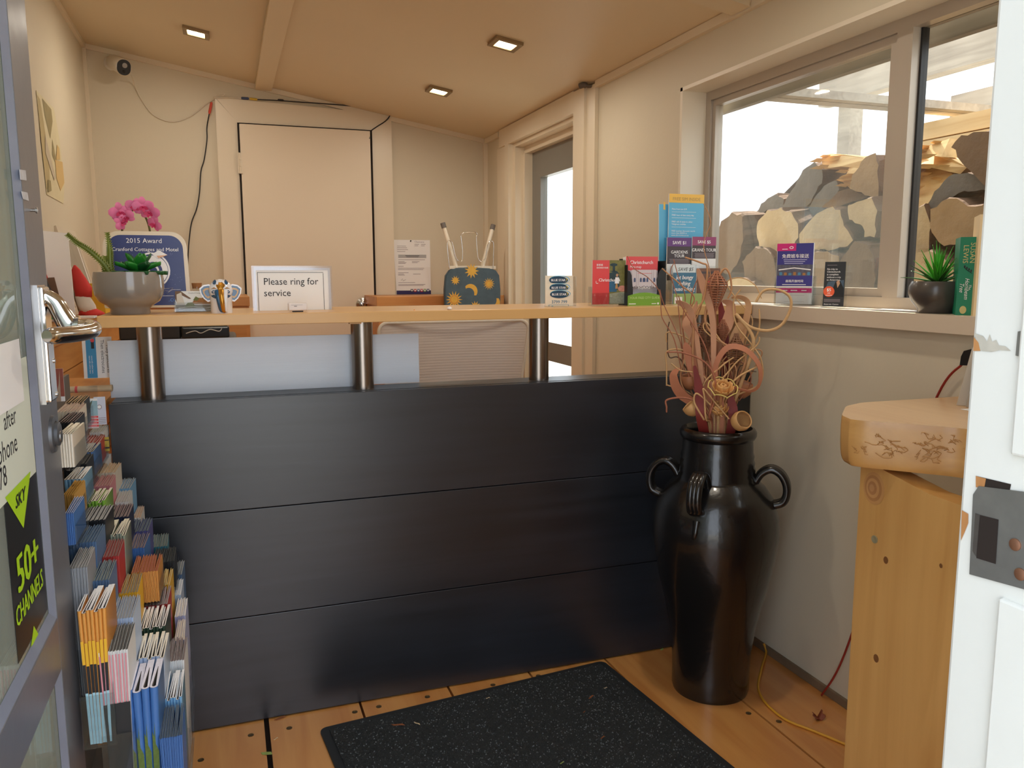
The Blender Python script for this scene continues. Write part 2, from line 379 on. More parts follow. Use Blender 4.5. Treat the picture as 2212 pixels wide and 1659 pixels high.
# entrance jamb on the right, with the lock keeper let into it
j = B(); jx = DX1
j.box((jx, .30, 0), (jx+.03, YF+.002, DH), WHITEP, None, .003)
j.box((jx-.004, .30, 0), (jx+.01, .3835, .930), WHITEP, None, .002); j.box((jx-.004, .30, 1.03), (jx+.01, .3835, DH), WHITEP, None, .002)
jam = j.build('trim_13', kind='structure')
WOODR = wood('raw_jamb_wood', (150, 100, 58), (190, 138, 84), 'z', 3., .7)
PLATE = mat('zinc_keeper', (150, 150, 148), .35, .75, var=.2, vs=60)
CHIP = mat('chipped_paint', (176, 172, 160), .7, var=.3, vs=60)
def jp(px, py):
    q = on(px, py, 'x', jx-.0005); return (q[1], q[2])
MJ = Matrix(((0, 0, -1, jx), (1, 0, 0, 0), (0, 1, 0, 0), (0, 0, 0, 1)))     # local x = Y, y = Z, z = towards the opening
kp = B(MJ)
kp.prism([jp(2096, 1240), jp(2212, 1272), (.33, jp(2212, 1272)[1]), (.33, jp(2212, 1060)[1]), jp(2212, 1062), jp(2116, 1050), jp(2104, 1068)], 0, .0015, PLATE)
kp.flat([jp(2112, 1205), jp(2154, 1218), jp(2160, 1122), jp(2120, 1112)], .0018, DARKGAP)
kp.flat([jp(2104, 1190), jp(2112, 1203), jp(2120, 1112), jp(2110, 1108)], .0019, mat('keeper_worn', (92, 88, 84), .5, .6, var=.3, vs=80))
for q in ((2196, 1176), (2207, 1240)):
    c0 = jp(*q); kp.lathe([(.0042, .001), (.0042, .0024), (.003, .003), (0, .003)], mat('rusty_screw', (130, 92, 70), .5, .6), 16, T(c0[0], c0[1], 0))
kp.build('lock_keeper', jam)
cp = B(MJ)
cp.flat([jp(2108, 1028), jp(2184, 1046), jp(2180, 1064), jp(2108, 1052)], .0004, DARKGAP)
cp.flat([jp(2108, 1028), jp(2130, 1034), jp(2126, 1056), jp(2108, 1052)], .0006, WOODR)
cp.build('rebate', jam)
ch = B(MJ)
pts = [(2106, 720), (2124, 726), (2132, 738), (2138, 722), (2143, 738), (2152, 734), (2158, 746), (2172, 748), (2184, 758), (2160, 756), (2142, 760), (2122, 758), (2110, 752)]
ch.flat([jp(*q) for q in pts], .0005, CHIP); ch.flat([jp(*q) for q in ((2104, 728), (2114, 740), (2118, 758), (2103, 758))], .0007, WOODR)
ch.build('paint_chip', jam)
ch = B(MJ); ch.flat([jp(*q) for q in ((2078, 1102), (2092, 1110), (2092, 1130), (2084, 1150), (2076, 1168))], .0007, WOODR); ch.build('paint_chip', jam)
uk = B(MJ); uk.prism([jp(2197, 768), jp(2225, 774), jp(2225, 712), jp(2202, 716)], 0, .002, PLATE); uk.build('upper_keeper', jam)
lj = B(); lj.box((DX0-.05, .30, 0), (DX0-.02, YF, DH), WHITEP, None, .003); lj.box((DX0-.05, .30, DH-.02), (DX1+.03, YF, DH), WHITEP); lj.build('trim_14', kind='structure')

# ceiling lamps: square recessed fittings
BRONZE = mat('brushed_bronze_bezel', (150, 128, 96), .35, .7)
LAMP = mat('lamp_lens', (255, 240, 205), .4, emit=(255, 226, 170), es=14.)
def downlight(px, py, label):
    # the point of the sloping ceiling that the fitting sits on
    d = (px-1106)*_rt-(py-829.5)*_up+FOC*_fw; k = (1.955-2.318)/(XR-XL)
    t = (2.318+(0-XL)*k-EYE.z)/(d.z-k*d.x); q = EYE+t*d
    a = math.atan(k); Mx = T(*q) @ Matrix.Rotation(-a, 4, 'Y')
    r = thing('ceiling_lamp', label, 'ceiling light', q, 'square recessed ceiling lights')
    f = B(Mx); w, i = .055, .036
    for p0, p1 in (((-w, -w), (w, -i)), ((-w, i), (w, w)), ((-w, -i+.0001), (-i, i-.0001)), ((i, -i+.0001), (w, i-.0001))): f.box((p0[0], p0[1], -.012), (p1[0], p1[1], 0), BRONZE)
    f.build('bezel', r)
    l = B(Mx); l.box((-i, -i, -.007), (i, i, -.002), LAMP); l.build('lens', r)
    ld = bpy.data.lights.new('lamp_glow', 'AREA'); ld.shape = 'DISK'; ld.size = .07; ld.energy = LAMP_W; ld.color = (1, .91, .78)
    lo = bpy.data.objects.new('lamp_glow', ld); COL.objects.link(lo); lo.matrix_world = Mx @ T(0, 0, -.02)
LAMP_W = 2.1
downlight(424, 68, 'square bronze downlight, left of the ceiling batten')
downlight(1092, 92, 'square bronze downlight nearest the big window, front right of the ceiling')
downlight(948, 194, 'square bronze downlight above the stool, nearest the back corner')
# two added lamps, out of view, lighting the space before the counter
for X_, Y_, lb in ((1.0, 1.55, 'added square downlight out of view over the doormat, front right'), (-.02, 1.75, 'added square downlight out of view over the brochure rack, front left')):
    q_ = Vector((X_, Y_, zc(X_)-.001)); v_ = q_-EYE; dd_ = v_.dot(_fw); downlight(1106+FOC*v_.dot(_rt)/dd_, 829.5-FOC*v_.dot(_up)/dd_, lb)

# ------------------------------------------------------------------ daylight
W = bpy.data.worlds.new('daylight'); SC.world = W; W.use_nodes = True
nt = W.node_tree; bg = nt.nodes['Background']
sky = nt.nodes.new('ShaderNodeTexSky'); sky.sky_type = 'HOSEK_WILKIE'; sky.turbidity = 4; sky.ground_albedo = .5; sky.sun_direction = (.55, .45, .70)
mx = nt.nodes.new('ShaderNodeMix'); mx.data_type = 'RGBA'; mx.inputs[0].default_value = .9; mx.inputs[7].default_value = (.86, .94, 1.05, 1)
nt.links.new(sky.outputs[0], mx.inputs[6]); nt.links.new(mx.outputs[2], bg.inputs[0]); bg.inputs[1].default_value = 2.0
sd = bpy.data.lights.new('sun', 'SUN'); sd.energy = 10; sd.angle = .01; sd.color = (1, .93, .82)
so = bpy.data.objects.new('sun', sd); COL.objects.link(so); so.rotation_euler = Vector((-.25, -.80, -1.0)).to_track_quat('-Z', 'Y').to_euler()
vs = SC.view_settings; vs.view_transform = 'Standard'; vs.look = 'None'; vs.gamma = 1; vs.exposure = .85
SC.cycles.max_bounces = 10; SC.cycles.diffuse_bounces = 6; SC.cycles.transparent_max_bounces = 24; SC.cycles.caustics_reflective = False; SC.cycles.caustics_refractive = False
SC.cycles.use_denoising = True; SC.cycles.sample_clamp_indirect = 6
gr = B(); gr.box((-8, -10, -.2), (12, 12, -.1), mat('pale_concrete', (170, 166, 158), .8, var=.08)); g = gr.build('ground', kind='structure')
# ------------------------------------------------------------------ reception counter
CY = 2.06
BLACKL = wood('black_woodgrain_laminate', (22, 25, 31), (38, 42, 50), 'x', 1.2, .34, 0., gloss=.85)
LEDGE = mat('dark_grey_edging', (62, 64, 66), .35, .2)
BEECH = wood('beech_laminate', (206, 158, 98), (222, 178, 118), 'x', .5, .35, .2)
ct = thing('reception_counter', 'long black panelled reception counter with a beech top shelf on steel posts', 'counter', (.62, CY+.2, 0))
PT = .853
for z0, z1 in ((.004, .2875), (.2895, .569), (.571, PT)):
    b = B(); b.box((-.272, CY, z0), (XR-.004, CY+.018, z1), BLACKL, None, .0012); b.build('front_panel', ct)
b = B(); b.box((-.26, CY+.0182, 0), (XR-.006, CY+.03, PT-.004), BLACKP); b.build('backing_board', ct)
b = B(); b.box((-.268, CY+.02, PT-.012), (XR-.006, CY+.115, PT+.001), LEDGE); b.build('ledge', ct)
b = B(); b.box((-.26, CY+.03, 0), (-.242, CY+.42, PT-.014), BLACKL); b.build('end_panel', ct)
b = B(); b.box((-.24, CY+.032, .70), (XR-.006, CY+.42, .725), BEECH); b.build('desk_surface', ct)
SY0, SY1, SB, ST = 2.03, 2.39, 1.0335, 1.0605
b = B(); b.box((-.279, SY0, SB), (XR-.030, SY1, ST), BEECH, None, .0015); b.build('shelf_board', ct)
POST = mat('stainless_post', (150, 140, 132), .26, 1., var=.12, vs=8, stretch=(14, 14, .1))
for x in (-.180, .333, .835, 1.368):
    b = B(); b.lathe([(.0285, PT), (.0285, SB)], POST, 40, T(x, 2.125, 0)); b.build('post', ct)
b = B(); b.box((.29, SY0+.012, SB-.004), (.32, SY0+.03, SB-.0005), BEECH); b.build('mounting_cleat', ct)

# corrugated white plastic sheets standing on the ledge behind the posts
CORR = mat('corrugated_white_plastic', (226, 232, 240), .35, var=.04, vs=60, stretch=(.05, 1, 3))
def sheet(x0, x1, z0, z1, y, label):
    b = B(); n = int((z1-z0)/.0045)
    for i in range(n):      # flutes of the sheet
        a = z0+(z1-z0)*i/n; c = z0+(z1-z0)*(i+1)/n
        b.box((x0, y, a+.0003), (x1, y+.004, c-.0003), CORR)
    b.box((x0+.001, y+.0005, z0), (x1-.001, y+.0035, z1), CORR)
    return tag(b.build('corrugated_sheet'), label, 'plastic sheet', 'white corrugated sheets under the counter shelf')
P0, P1 = on(240, 862, 'y', 2.165), on(766, 722, 'y', 2.165)
sheet(P0.x, P1.x-.01, PT+.001, P1.z, 2.165, 'white corrugated plastic sheet, wide one between the left two steel posts')
P0, P1 = on(790, 840, 'y', 2.185), on(904, 720, 'y', 2.185)
sheet(P0.x, P1.x, PT+.001, P1.z, 2.185, 'small white corrugated plastic sheet, just right of the middle steel post')

# office chair behind the counter
MESH = mat('pale_chair_mesh', (222, 212, 204), .6, var=.06, vs=120, stretch=(.02, 1, 1))
CFR = mat('white_chair_frame', (226, 216, 200), .4)
ch = thing('office_chair', 'white mesh-backed office chair behind the counter, seen under the shelf', 'chair', (.74, 3.05, 0))
yb = 2.72
c0 = on(812, 697, 'y', yb); c1 = on(1131, 697, 'y', yb); zt = c0.z-.0
def backpt(u, v):
    x = c0.x+(c1.x-c0.x)*u; tw = (1-v)*.055*(2*u-1)
    zz = .60+(zt-.60)*v; return (x-tw, yb-.05*((2*u-1)**2)+.02*(1-v), zz)
b = B()
def outline():
    pts = []; w = c1.x-c0.x; r = .03
    for k in range(7): a = PI-PI/2*k/6; pts.append((r+r*math.cos(a), zt-r+r*math.sin(a)))
    for k in range(7): a = PI/2-PI/2*k/6; pts.append((w-r+r*math.cos(a), zt-r+r*math.sin(a)))
    pts += [(w-.045, .60), (.045, .60)]
    return [(c0.x+x, z) for x, z in pts]
ol = outline(); cxm = (c0.x+c1.x)/2; hw = (c1.x-c0.x)/2
b.tube([(x, yb-.05*((x-cxm)/hw)**2, z) for x, z in ol], .006, CFR, 8, True); b.build('back_frame', ch)
b = B(); NS = 40
for i in range(NS):         # knitted ribs of the back
    za = .605+(zt-.61)*i/NS; zb_ = .605+(zt-.61)*(i+1)/NS
    def edge(z): return .045*(zt-.03-z)/(zt-.63) if z < zt-.03 else max(0, .03-math.sqrt(max(0, .03**2-(z-zt+.03)**2)))
    def fn(u, v):
        z = za+(zb_-za)*v; e = edge(z); x = c0.x+e+(c1.x-c0.x-2*e)*u
        return (x, yb-.05*((x-cxm)/hw)**2-.0007*math.sin(PI*v)+.001, z)
    b.grid(fn, 14, 3, MESH)
b.build('mesh_back', ch)
b = B(); b.box((.52, 2.72, .44), (.98, 3.16, .50), mat('grey_seat_fabric', (90, 90, 94), .9), None, .02); b.build('seat', ch)
b = B(); b.tube([(.74, 2.75, .62), (.74, 2.76, .50), (.74, 2.9, .43)], .02, CFR); b.build('back_support', ch)
b = B(); b.lathe([(.03, .09), (.03, .26), (.018, .26), (.018, .44)], STEEL, 20, T(.74, 2.94, 0)); b.build('column', ch)
b = B()
for k in range(5):
    a = 2*PI*k/5; b.tube([(.74, 2.94, .10), (.74+.28*math.cos(a), 2.94+.28*math.sin(a), .075)], [.022, .014], BLACKP)
b.build('base', ch)
for k in range(5):
    a = 2*PI*k/5; b = B(); b.lathe([(.001, -.012), (.024, -.012), (.024, .012), (.001, .012)], BLACKP, 18, T(.74+.28*math.cos(a), 2.94+.28*math.sin(a), .026) @ Matrix.Rotation(PI/2, 4, 'X')); 
    b.tube([(.74+.28*math.cos(a), 2.94+.28*math.sin(a), .03), (.74+.28*math.cos(a), 2.94+.28*math.sin(a), .078)], .006, BLACKP); b.build('castor', ch)

# ------------------------------------------------------------------ pine cabinets behind
PINEF = wood('pine_cabinet_face', (182, 122, 64), (216, 160, 92), 'y', 1.2, .45, .15, True)
pc = thing('side_cabinet', 'honey pine cabinet with a deep capping along the left wall', 'cabinet', (-.54, 3.2, 0))
CAP = 1.003
b = B(); b.box((XL+.002, 2.10, CAP-.045), (-.45, 4.10, CAP), PINEF, None, .002); b.build('capping', pc)
for z0, z1 in ((.004, .28), (.284, .575), (.579, .868), (.872, CAP-.046)):
    b = B(); b.box((-.478, 2.12, z0), (-.460, 4.09, z1), PINEF); b.build('board', pc)
b = B(); b.box((XL+.002, 2.10, 0), (-.4785, 2.118, CAP-.046), PINEF); b.build('end_board', pc)
b = B(); 

pb = thing('low_cabinet', 'pine cabinet against the back wall, left of the white door', 'cabinet', (-.25, 4.4, 0))
yb0 = 4.12; xr0 = on(541, 690, 'y', yb0).x; zt0 = on(520, 641, 'y', yb0).z
PINEX = wood('pine_cabinet_cross', (176, 112, 58), (206, 146, 84), 'x', 1.2, .45, .15)
b = B(); b.box((XL+.002, yb0-.012, zt0-.045), (xr0, 4.69, zt0), PINEX, None, .002); b.build('top', pb)
b = B(); b.box((XL+.002, yb0, .004), (xr0-.02, yb0+.018, zt0-.046), PINEX); b.build('front_board', pb)
b = B(); b.box((xr0-.02, yb0+.019, .004), (xr0-.003, 4.69, zt0-.046), PINEX); b.build('side_board', pb)
pr = thing('corner_cabinet', 'pine cabinet in the back right corner behind the stool', 'cabinet', (1.18, 4.5, 0))
yc0 = 4.30; xl0 = on(813, 655, 'y', yc0).x; zt1 = on(880, 640, 'y', yc0).z
b = B(); b.box((xl0, yc0-.012, zt1-.05), (XR-.04, 4.69, zt1), PINEX, None, .002); b.build('top', pr)
b = B(); b.box((xl0+.035, yc0, .004), (XR-.045, yc0+.018, zt1-.051), PINEX); b.build('front_board', pr)
b = B(); b.box((xl0+.01, yc0-.002, .004), (xl0+.034, 4.69, zt1-.051), PINEX); b.build('side_board', pr)
b = B(); b.box((xl0+.0345, yc0-.010, .95), (xl0+.11, yc0-.001, zt1-.052), PINEX); b.lathe([(.006, 0), (.006, .002), (0, .002)], CHROME, 12, card((xl0+.085, yc0-.010, zt1-.075))); b.build('bracket_block', pr)

dk = thing('desk', 'small pine desk under the printer, hidden behind the counter', 'desk', (-.17, 3.24, 0))
b = B(); b.box((-.455, 2.86, .77), (.06, 3.62, .80), PINEF); b.build('desk_top', dk)
for x in (-.44, .02):
    for y in (2.89, 3.55):
        b = B(); b.box((x, y, 0), (x+.035, y+.035, .7695), PINEF); b.build('leg', dk)
# printer on the hidden desk
pn = thing('printer', 'dark grey printer half hidden behind the left steel post', 'printer', (-.17, 3.2, .80))
b = B(); b.box((-.36, 3.05, .801), (.03, 3.4, .93), mat('printer_grey', (78, 76, 76), .5), None, .01); b.build('body', pn)
b = B(); b.box((-.355, 3.06, .93), (-.16, 3.39, .985), mat('printer_dark', (52, 52, 54), .5), None, .006); b.build('scanner_lid', pn)
pk = thing('paper_packet', 'black plastic-wrapped packet lying on the dark printer', 'packet', (-.06, 3.15, .931))
b = B(); b.box((-.155, 3.055, .931), (.005, 3.3, .972), mat('black_wrap', (40, 44, 48), .25), None, .006); b.build('wrap', pk)
b = B(); b.tube(spline([(-.14, 3.052, .95), (-.11, 3.05, .958), (-.09, 3.051, .95), (-.06, 3.05, .962), (-.03, 3.051, .955), (-.02, 3.052, .965)]), .0016, mat('string_white', (220, 220, 215), .8), 6); b.build('string', pk)
b = B(); b.box((-.15, 3.06, .9722), (.0, 3.3, .985), mat('kraft_flap', (168, 146, 118), .8), None, .003); b.build('cardboard_flap', pk)
# ------------------------------------------------------------------ things on the counter shelf
def mpp(px, py, Y):
    q = on(px, py, 'y', Y); return (q-EYE).dot(_fw)/FOC
def facing(p0, yaw, xl, yb, xr, yt):
    """upright plane through p0 turned by yaw: frame at the bottom left photo corner, width and height in metres"""
    n = Vector((math.sin(yaw), -math.cos(yaw), 0)); p0 = Vector(p0)
    def hit(px, py):
        d = (px-1106)*_rt-(py-829.5)*_up+FOC*_fw; return EYE+d*((p0-EYE).dot(n)/d.dot(n))
    a, b_, c = hit(xl, yb), hit(xr, yb), hit(xl, yt)
    return card(a, yaw), (b_-a).length, (c-a).length
def onshelf(px, Y): return Vector((on(px, 670, 'y', Y).x, Y, ST))
LEAFD = mat('succulent_green', (38, 130, 44), .35, var=.3, vs=30)
LEAFD2 = mat('succulent_dark', (24, 84, 40), .35, var=.3, vs=30)
SPIKE = mat('aloe_spike_green', (112, 124, 48), .45, var=.25, vs=60)
GLAZE = mat('grey_glaze', (140, 132, 124), .14, var=.12, vs=5, coat=.6)
INK = mat('black_ink', (40, 40, 44), .6)
PAPER = mat('white_paper', (240, 240, 240), .6, var=.01)
WHITEI = mat('white_ink', (245, 245, 248), .5, var=.01)
ACR = glass('clear_acrylic', (245, 247, 248), .05)
SOIL = mat('potting_soil', (60, 48, 36), .95, var=.4, vs=60)

# grey glazed planter with two aloe spikes and a green rosette
Y = 2.125; s = mpp(282, 630, Y); q = onshelf(282, Y)
pl = thing('glazed_planter', 'round grey glazed planter with two aloe spikes and a green rosette', 'planter', q)
b = B(); pr_ = [(38, 0), (40, 3), (39, 12), (46, 19), (60, 28), (68, 42), (70.5, 58), (70, 76), (68, 90), (66, 90.5), (64, 88), (64.5, 70), (62, 50), (0, 45)]
b.lathe([(r*s, z*s) for r, z in pr_], GLAZE, 64, T(*q)); b.build('pot', pl)
b = B(); b.lathe([(0, 78*s), (64*s, 77*s)], SOIL, 32, T(*q)); b.build('soil', pl)
def spike(pts, name):
    P = spline([q+Vector((x*s, y*s, z*s)) for x, y, z in pts], 8); k = len(P); b = B()
    b.tube(P, [s*(5.2*(1-(i/(k-1))**2)+1.2) for i in range(k)], SPIKE, 8)
    for i in range(2, k-1, 1):          # toothed edges
        t = (P[i+1]-P[i-1]).normalized(); r = s*(5.2*(1-(i/(k-1))**2)+1.2)
        for a in (0, PI/2, PI, 3*PI/2):
            d = (t.orthogonal().normalized()*math.cos(a)+t.cross(t.orthogonal().normalized())*math.sin(a))
            c = P[i]+d*r*.8; b.add([c-t*2.2*s, c+t*2.2*s, c+d*6.5*s+t*3*s, c+d.cross(t)*1.5*s], [(0, 1, 2), (0, 2, 3), (1, 3, 2), (0, 3, 1)], SPIKE)
    return b.build(name, pl)
spike([(-30, -10, 74), (-42, -14, 105), (-68, -18, 134), (-90, -20, 150), (-108, -20, 168)], 'aloe_spike')
spike([(-32, 6, 74), (-34, 6, 112), (-33, 6, 140), (-36, 6, 174)], 'aloe_spike')
spike([(-36, -4, 74), (-44, -2, 98), (-42, 0, 124)], 'aloe_spike')
c0 = q+Vector((22*s, -6*s, 90*s))
def fleshy(b, base, az, el, ln, w, m):
    d = Vector((math.cos(az)*math.cos(el), math.sin(az)*math.cos(el), math.sin(el))); sd = Vector((-math.sin(az), math.cos(az), 0)); up = d.cross(sd)*-1
    def fn(u, v):
        t = u; wd = w*(math.sin(PI*min(1, t*.62+.12))**.9)*(1-t**5); a = (v-.5)*2
        return base+d*(ln*t)+sd*(a*wd/2)+Vector((0, 0, 1))*(-.15*ln*t*t*(el < .9)+.12*w*a*a*2)+up*0
    b.grid(fn, 10, 6, m)
for ring, (n, el, ln, w) in enumerate(((9, .22, 58, 26), (7, .6, 54, 27), (5, 1.0, 46, 25), (3, 1.25, 28, 16))):
    for k in range(n):
        b = B(); fleshy(b, c0-Vector((0, 0, (8-ring*2)*s)), 2*PI*k/n+ring*.5+.2, el, ln*s, w*s, LEAFD if ring > 0 and (k+ring) % 3 else LEAFD2)
        o = b.build('rosette_leaf', pl); m = o.modifiers.new('thick', 'SOLIDIFY'); m.thickness = .0025

# award plaque
NAVY = mat('award_navy', (52, 62, 118), .3, var=.25, vs=14); CREAMP = mat('plaque_rim', (226, 212, 188), .25, var=.02)
Y = 2.30; M, w, h = facing(onshelf(320, Y), 0, 226, 666, 414, 498)
aw = thing('award_plaque', 'navy 2015 award plaque with rounded top behind the grey planter', 'plaque', M.translation)
def rr(x0, y0, x1, y1, r, rb=.004, n=8):
    pts = []
    for cx_, cy_, a, q_ in ((x1-rb, y0+rb, -PI/2, rb), (x1-r, y1-r, 0, r), (x0+r, y1-r, PI/2, r), (x0+rb, y0+rb, PI, rb)):
        for k in range(n+1): t = a+PI/2*k/n; pts.append((cx_+q_*math.cos(t), cy_+q_*math.sin(t)))
    return pts
def taper(pts, w, k): return [((x-w/2)*(1-k*y)+w/2, y) for x, y in pts]
LM = Matrix.Rotation(-.06, 4, 'X')
M2 = M @ LM
u = w/188.
b = B(M2); b.prism(taper(rr(0, 0, w, h, .04), w, .25), -.012, 0, CREAMP); b.build('backing', aw)
b = B(M2); b.flat(taper(rr(.010, .006, w-.010, h-.010, .034), w, .25), .0006, NAVY)
b.text('2015 Award', w*.49, h-27*u, 15.5*u, .001, WHITEI, None, 'CENTER', 0)
b.text('Cranford Cottages and Motel', w*.50, h-46*u, 12.*u, .001, WHITEI, None, 'CENTER', .006)
cx_, cy_ = w*.56, h*.49
b.disc(cx_, cy_, 40*u, 42*u, .001, WHITEI); b.disc(cx_, cy_, 36*u, 38*u, .0013, NAVY); b.disc(cx_+2*u, cy_, 33*u, 35*u, .0016, WHITEI); b.disc(cx_+4*u, cy_-1*u, 19*u, 21*u, .002, NAVY); b.disc(cx_+4*u, cy_-1*u, 12*u, 14*u, .0023, WHITEI); b.disc(cx_+4*u, cy_-1*u, 8*u, 9*u, .0026, NAVY)
TANB = mat('badge_peach', (226, 176, 140), .4)
b.flat([(cx_+2*u, cy_+38*u), (cx_+18*u, cy_+47*u), (cx_+36*u, cy_+36*u), (cx_+14*u, cy_+28*u)], .0029, WHITEI); b.flat([(cx_+12*u, cy_+34*u), (cx_+36*u, cy_+36*u), (cx_+16*u, cy_+28*u)], .0032, TANB)
LBL = mat('award_light_blue', (92, 140, 214), .5)
b.text('.com', w*.90, 14*u, 16*u, .001, LBL, None, 'RIGHT', .01)
rnd = random.Random(3)
for k in range(60): b.disc(rnd.uniform(.02, w-.02), rnd.uniform(.01, h*.72), .55*u, .55*u, .0008, mat('star_speck', (150, 160, 205), .5), None, 6)
b.tube([Vector((x*u, y*u, .0012)) for x, y in ((118, 34), (128, 44), (150, 46), (140, 38), (130, 40), (134, 32), (148, 42), (166, 42))], .35*u, WHITEI, 4); b.rect(112*u, 27*u, 150*u, 27.8*u, .001, WHITEI)
b.build('printed_face', aw)

# orchid behind the plaque
PINK = mat('orchid_pink', (226, 120, 168), .5, var=.25, vs=40); MAG = mat('orchid_magenta', (190, 36, 92), .5, var=.2); STEM = mat('orchid_stem', (96, 92, 44), .6)
Y = 2.36; q = onshelf(292, Y); s = mpp(292, 480, Y)
orc = thing('potted_orchid', 'pink orchid arching above the navy award plaque', 'orchid', q)
b = B(); b.lathe([(22*s, 0), (28*s, 40*s), (25*s, 40*s), (22*s, 34*s), (0, 34*s)], mat('orchid_pot', (206, 190, 166), .4), 32, T(*q)); b.build('pot', orc)
def opx(px, py, dy=0): v = on(px, py, 'y', Y+dy); return v
zr = q+Vector((0, 0, 34*s))
for pts in ([zr-Vector((8*s, 0, 0)), opx(262, 600), opx(264, 520), opx(266, 480), opx(285, 455), opx(300, 448)], [zr+Vector((8*s, 0, 0)), opx(330, 600), opx(327, 530), opx(322, 490), opx(312, 465), opx(300, 450)]):
    b = B(); b.tube(spline(pts, 6), .0028, STEM, 7); b.build('stem', orc)
def flower(px, py, r, tilt, spin):
    o = opx(px, py, -.02); Mf = T(*o) @ Matrix.Rotation(tilt, 4, 'Z') @ Matrix.Rotation(.25, 4, 'X') @ Matrix(((1, 0, 0, 0), (0, 0, -1, 0), (0, 1, 0, 0), (0, 0, 0, 1))) @ Matrix.Rotation(spin, 4, 'Z')
    b = B()
    for k, (a, l, w_) in enumerate(((PI/2, 1, .7), (PI/2+2.2, .95, .6), (PI/2-2.2, .95, .6), (.15, 1.05, 1.05), (PI-.15, 1.05, 1.05))):
        def fn(u_, v_):
            wd = w_*math.sin(PI*(u_*.86+.07))**.7; x = u_*l; y = (v_-.5)*wd
            return (r*(x*math.cos(a)-y*math.sin(a)), r*(x*math.sin(a)+y*math.cos(a)), r*(.18*math.sin(u_*2.5)-.25*y*y+(.05 if k > 2 else 0)))
        b.grid(fn, 8, 6, PINK, Mf)
    o_ = b.build('flower', orc)
    b = B()
    for a in (-PI/2, -PI/2+1.1, -PI/2-1.1):
        b.grid(lambda u_, v_: (r*(u_*.5*math.cos(a)-(v_-.5)*.35*math.sin(PI*(u_*.8+.15))*math.sin(a)), r*(u_*.5*math.sin(a)+(v_-.5)*.35*math.sin(PI*(u_*.8+.15))*math.cos(a)), r*(.25+.25*u_)), 6, 4, MAG, Mf)
    b.lathe([(.10*r, .1*r), (.13*r, .3*r), (0, .42*r)], MAG, 10, Mf); b.build('lip', o_)
for f in ((258, 458, .026, .3, .2), (272, 470, .024, -.2, .5), (291, 446, .023, .1, -.3), (308, 446, .026, .2, .1), (324, 458, .026, -.3, -.2), (335, 484, .02, -.5, -.6), (262, 480, .02, .4, 1.2)): flower(*f)

# business cards in a clear holder
Y = 2.165; M, w, h = facing(onshelf(415, Y), 0, 380, 673, 456, 628); M = M @ Matrix.Rotation(-.25, 4, 'X')
bc = thing('card_holder', 'clear holder of motel business cards beside the elephant ornament', 'card holder', M.translation)
u = w/76.
b = B(M); b.prism([(0, 0), (w, 0), (w, h), (0, h)], -.006, 0, PAPER)
SKYW = mat('card_sky', (222, 226, 226), .5); ROADC = mat('card_road', (128, 122, 112), .6); BUSH = mat('card_bush_green', (104, 112, 66), .7, var=.4, vs=200); BUSHO = mat('card_bush_orange', (150, 104, 58), .7, var=.4, vs=200); EAVE = mat('card_eave', (110, 84, 62), .6)
b.rect(0, 0, w, h, .0004, SKYW); b.rect(0, 0, w, 15*u, .0007, ROADC)
b.flat([(0, h), (12*u, h), (34*u, 30*u), (30*u, 29*u), (14*u, 38*u), (4*u, 18*u), (0, 30*u)], .001, EAVE); b.flat([(3*u, h-8*u), (13*u, h-3*u), (20*u, 16*u), (3*u, 16*u)], .0012, mat('card_wall', (206, 200, 188), .6))
b.flat([(20*u, 12*u), (26*u, 20*u), (36*u, 21*u), (42*u, 14*u), (38*u, 9*u), (24*u, 9*u)], .0014, BUSH); b.flat([(36*u, 20*u), (44*u, 32*u), (56*u, 31*u), (70*u, 34*u), (76*u, 26*u), (76*u, 16*u), (40*u, 17*u)], .0013, BUSHO); b.flat([(38*u, 26*u), (44*u, 35*u), (52*u, 30*u), (46*u, 24*u)], .0015, BUSH)
b.text('Cranford Cottages and Motel', 74*u, h-6*u, 3.8*u, .0016, INK, None, 'RIGHT'); b.rect(40*u, 15*u, 74*u, 16.4*u, .0017, WHITEI)
for yy, a in ((10, 0), (6, 3), (3, 1)): b.tube([(6*u, (yy-2+a)*u, .0016), (30*u, (yy+1)*u, .0016), (56*u, (yy-2)*u, .0016), (75*u, (yy+a-1)*u, .0016)], .5*u, SKYW, 4)
b.build('cards', bc)
b = B(M); 
for a, e in (((-2*u, -.001, .003), (w+2*u, h*.42, .0045)), ((-2*u, -.001, -.02), (w+2*u, .0005, .004)), ((-3.5*u, 0, -.02), (-2*u, h*.5, .004)), ((w+2*u, 0, -.02), (w+3.5*u, h*.5, .004)), ((-2*u, 0, -.012), (w+2*u, h*1.02, -.009))): b.box(a, e, ACR)
b.build('clear_holder', bc)

# elephant head ornament
CER = mat('white_ceramic', (232, 232, 236), .12, coat=.6); GOLD = mat('gold_lustre', (196, 138, 52), .22, .75); BLUE = mat('ornament_blue', (38, 84, 122), .2, coat=.4, var=.2, vs=80); PEACH = mat('ornament_buff', (206, 166, 112), .3)
Y = 2.10; q = onshelf(479, Y); s = mpp(479, 640, Y)
el = thing('elephant_ornament', 'white, blue and gold ceramic elephant head ornament', 'ornament', q); F = card(q); EX = el
b = B(F @ Matrix.Rotation(-PI/2, 4, 'X'))
b.lathe([(22*s, 0), (22.5*s, 4*s), (22*s, 24*s), (23.5*s, 27*s), (23*s, 40*s), (14*s, 46*s), (0, 48*s)], CER, 36); b.build('base', el)
bm = bmesh.new(); bmesh.ops.create_uvsphere(bm, u_segments=28, v_segments=18, radius=1)
for v in bm.verts:
    x, y, z = v.co; k = 1-.28*max(0, -y); v.co = (x*25*s*k, 46*s+y*27*s, 6*s+z*20*s)
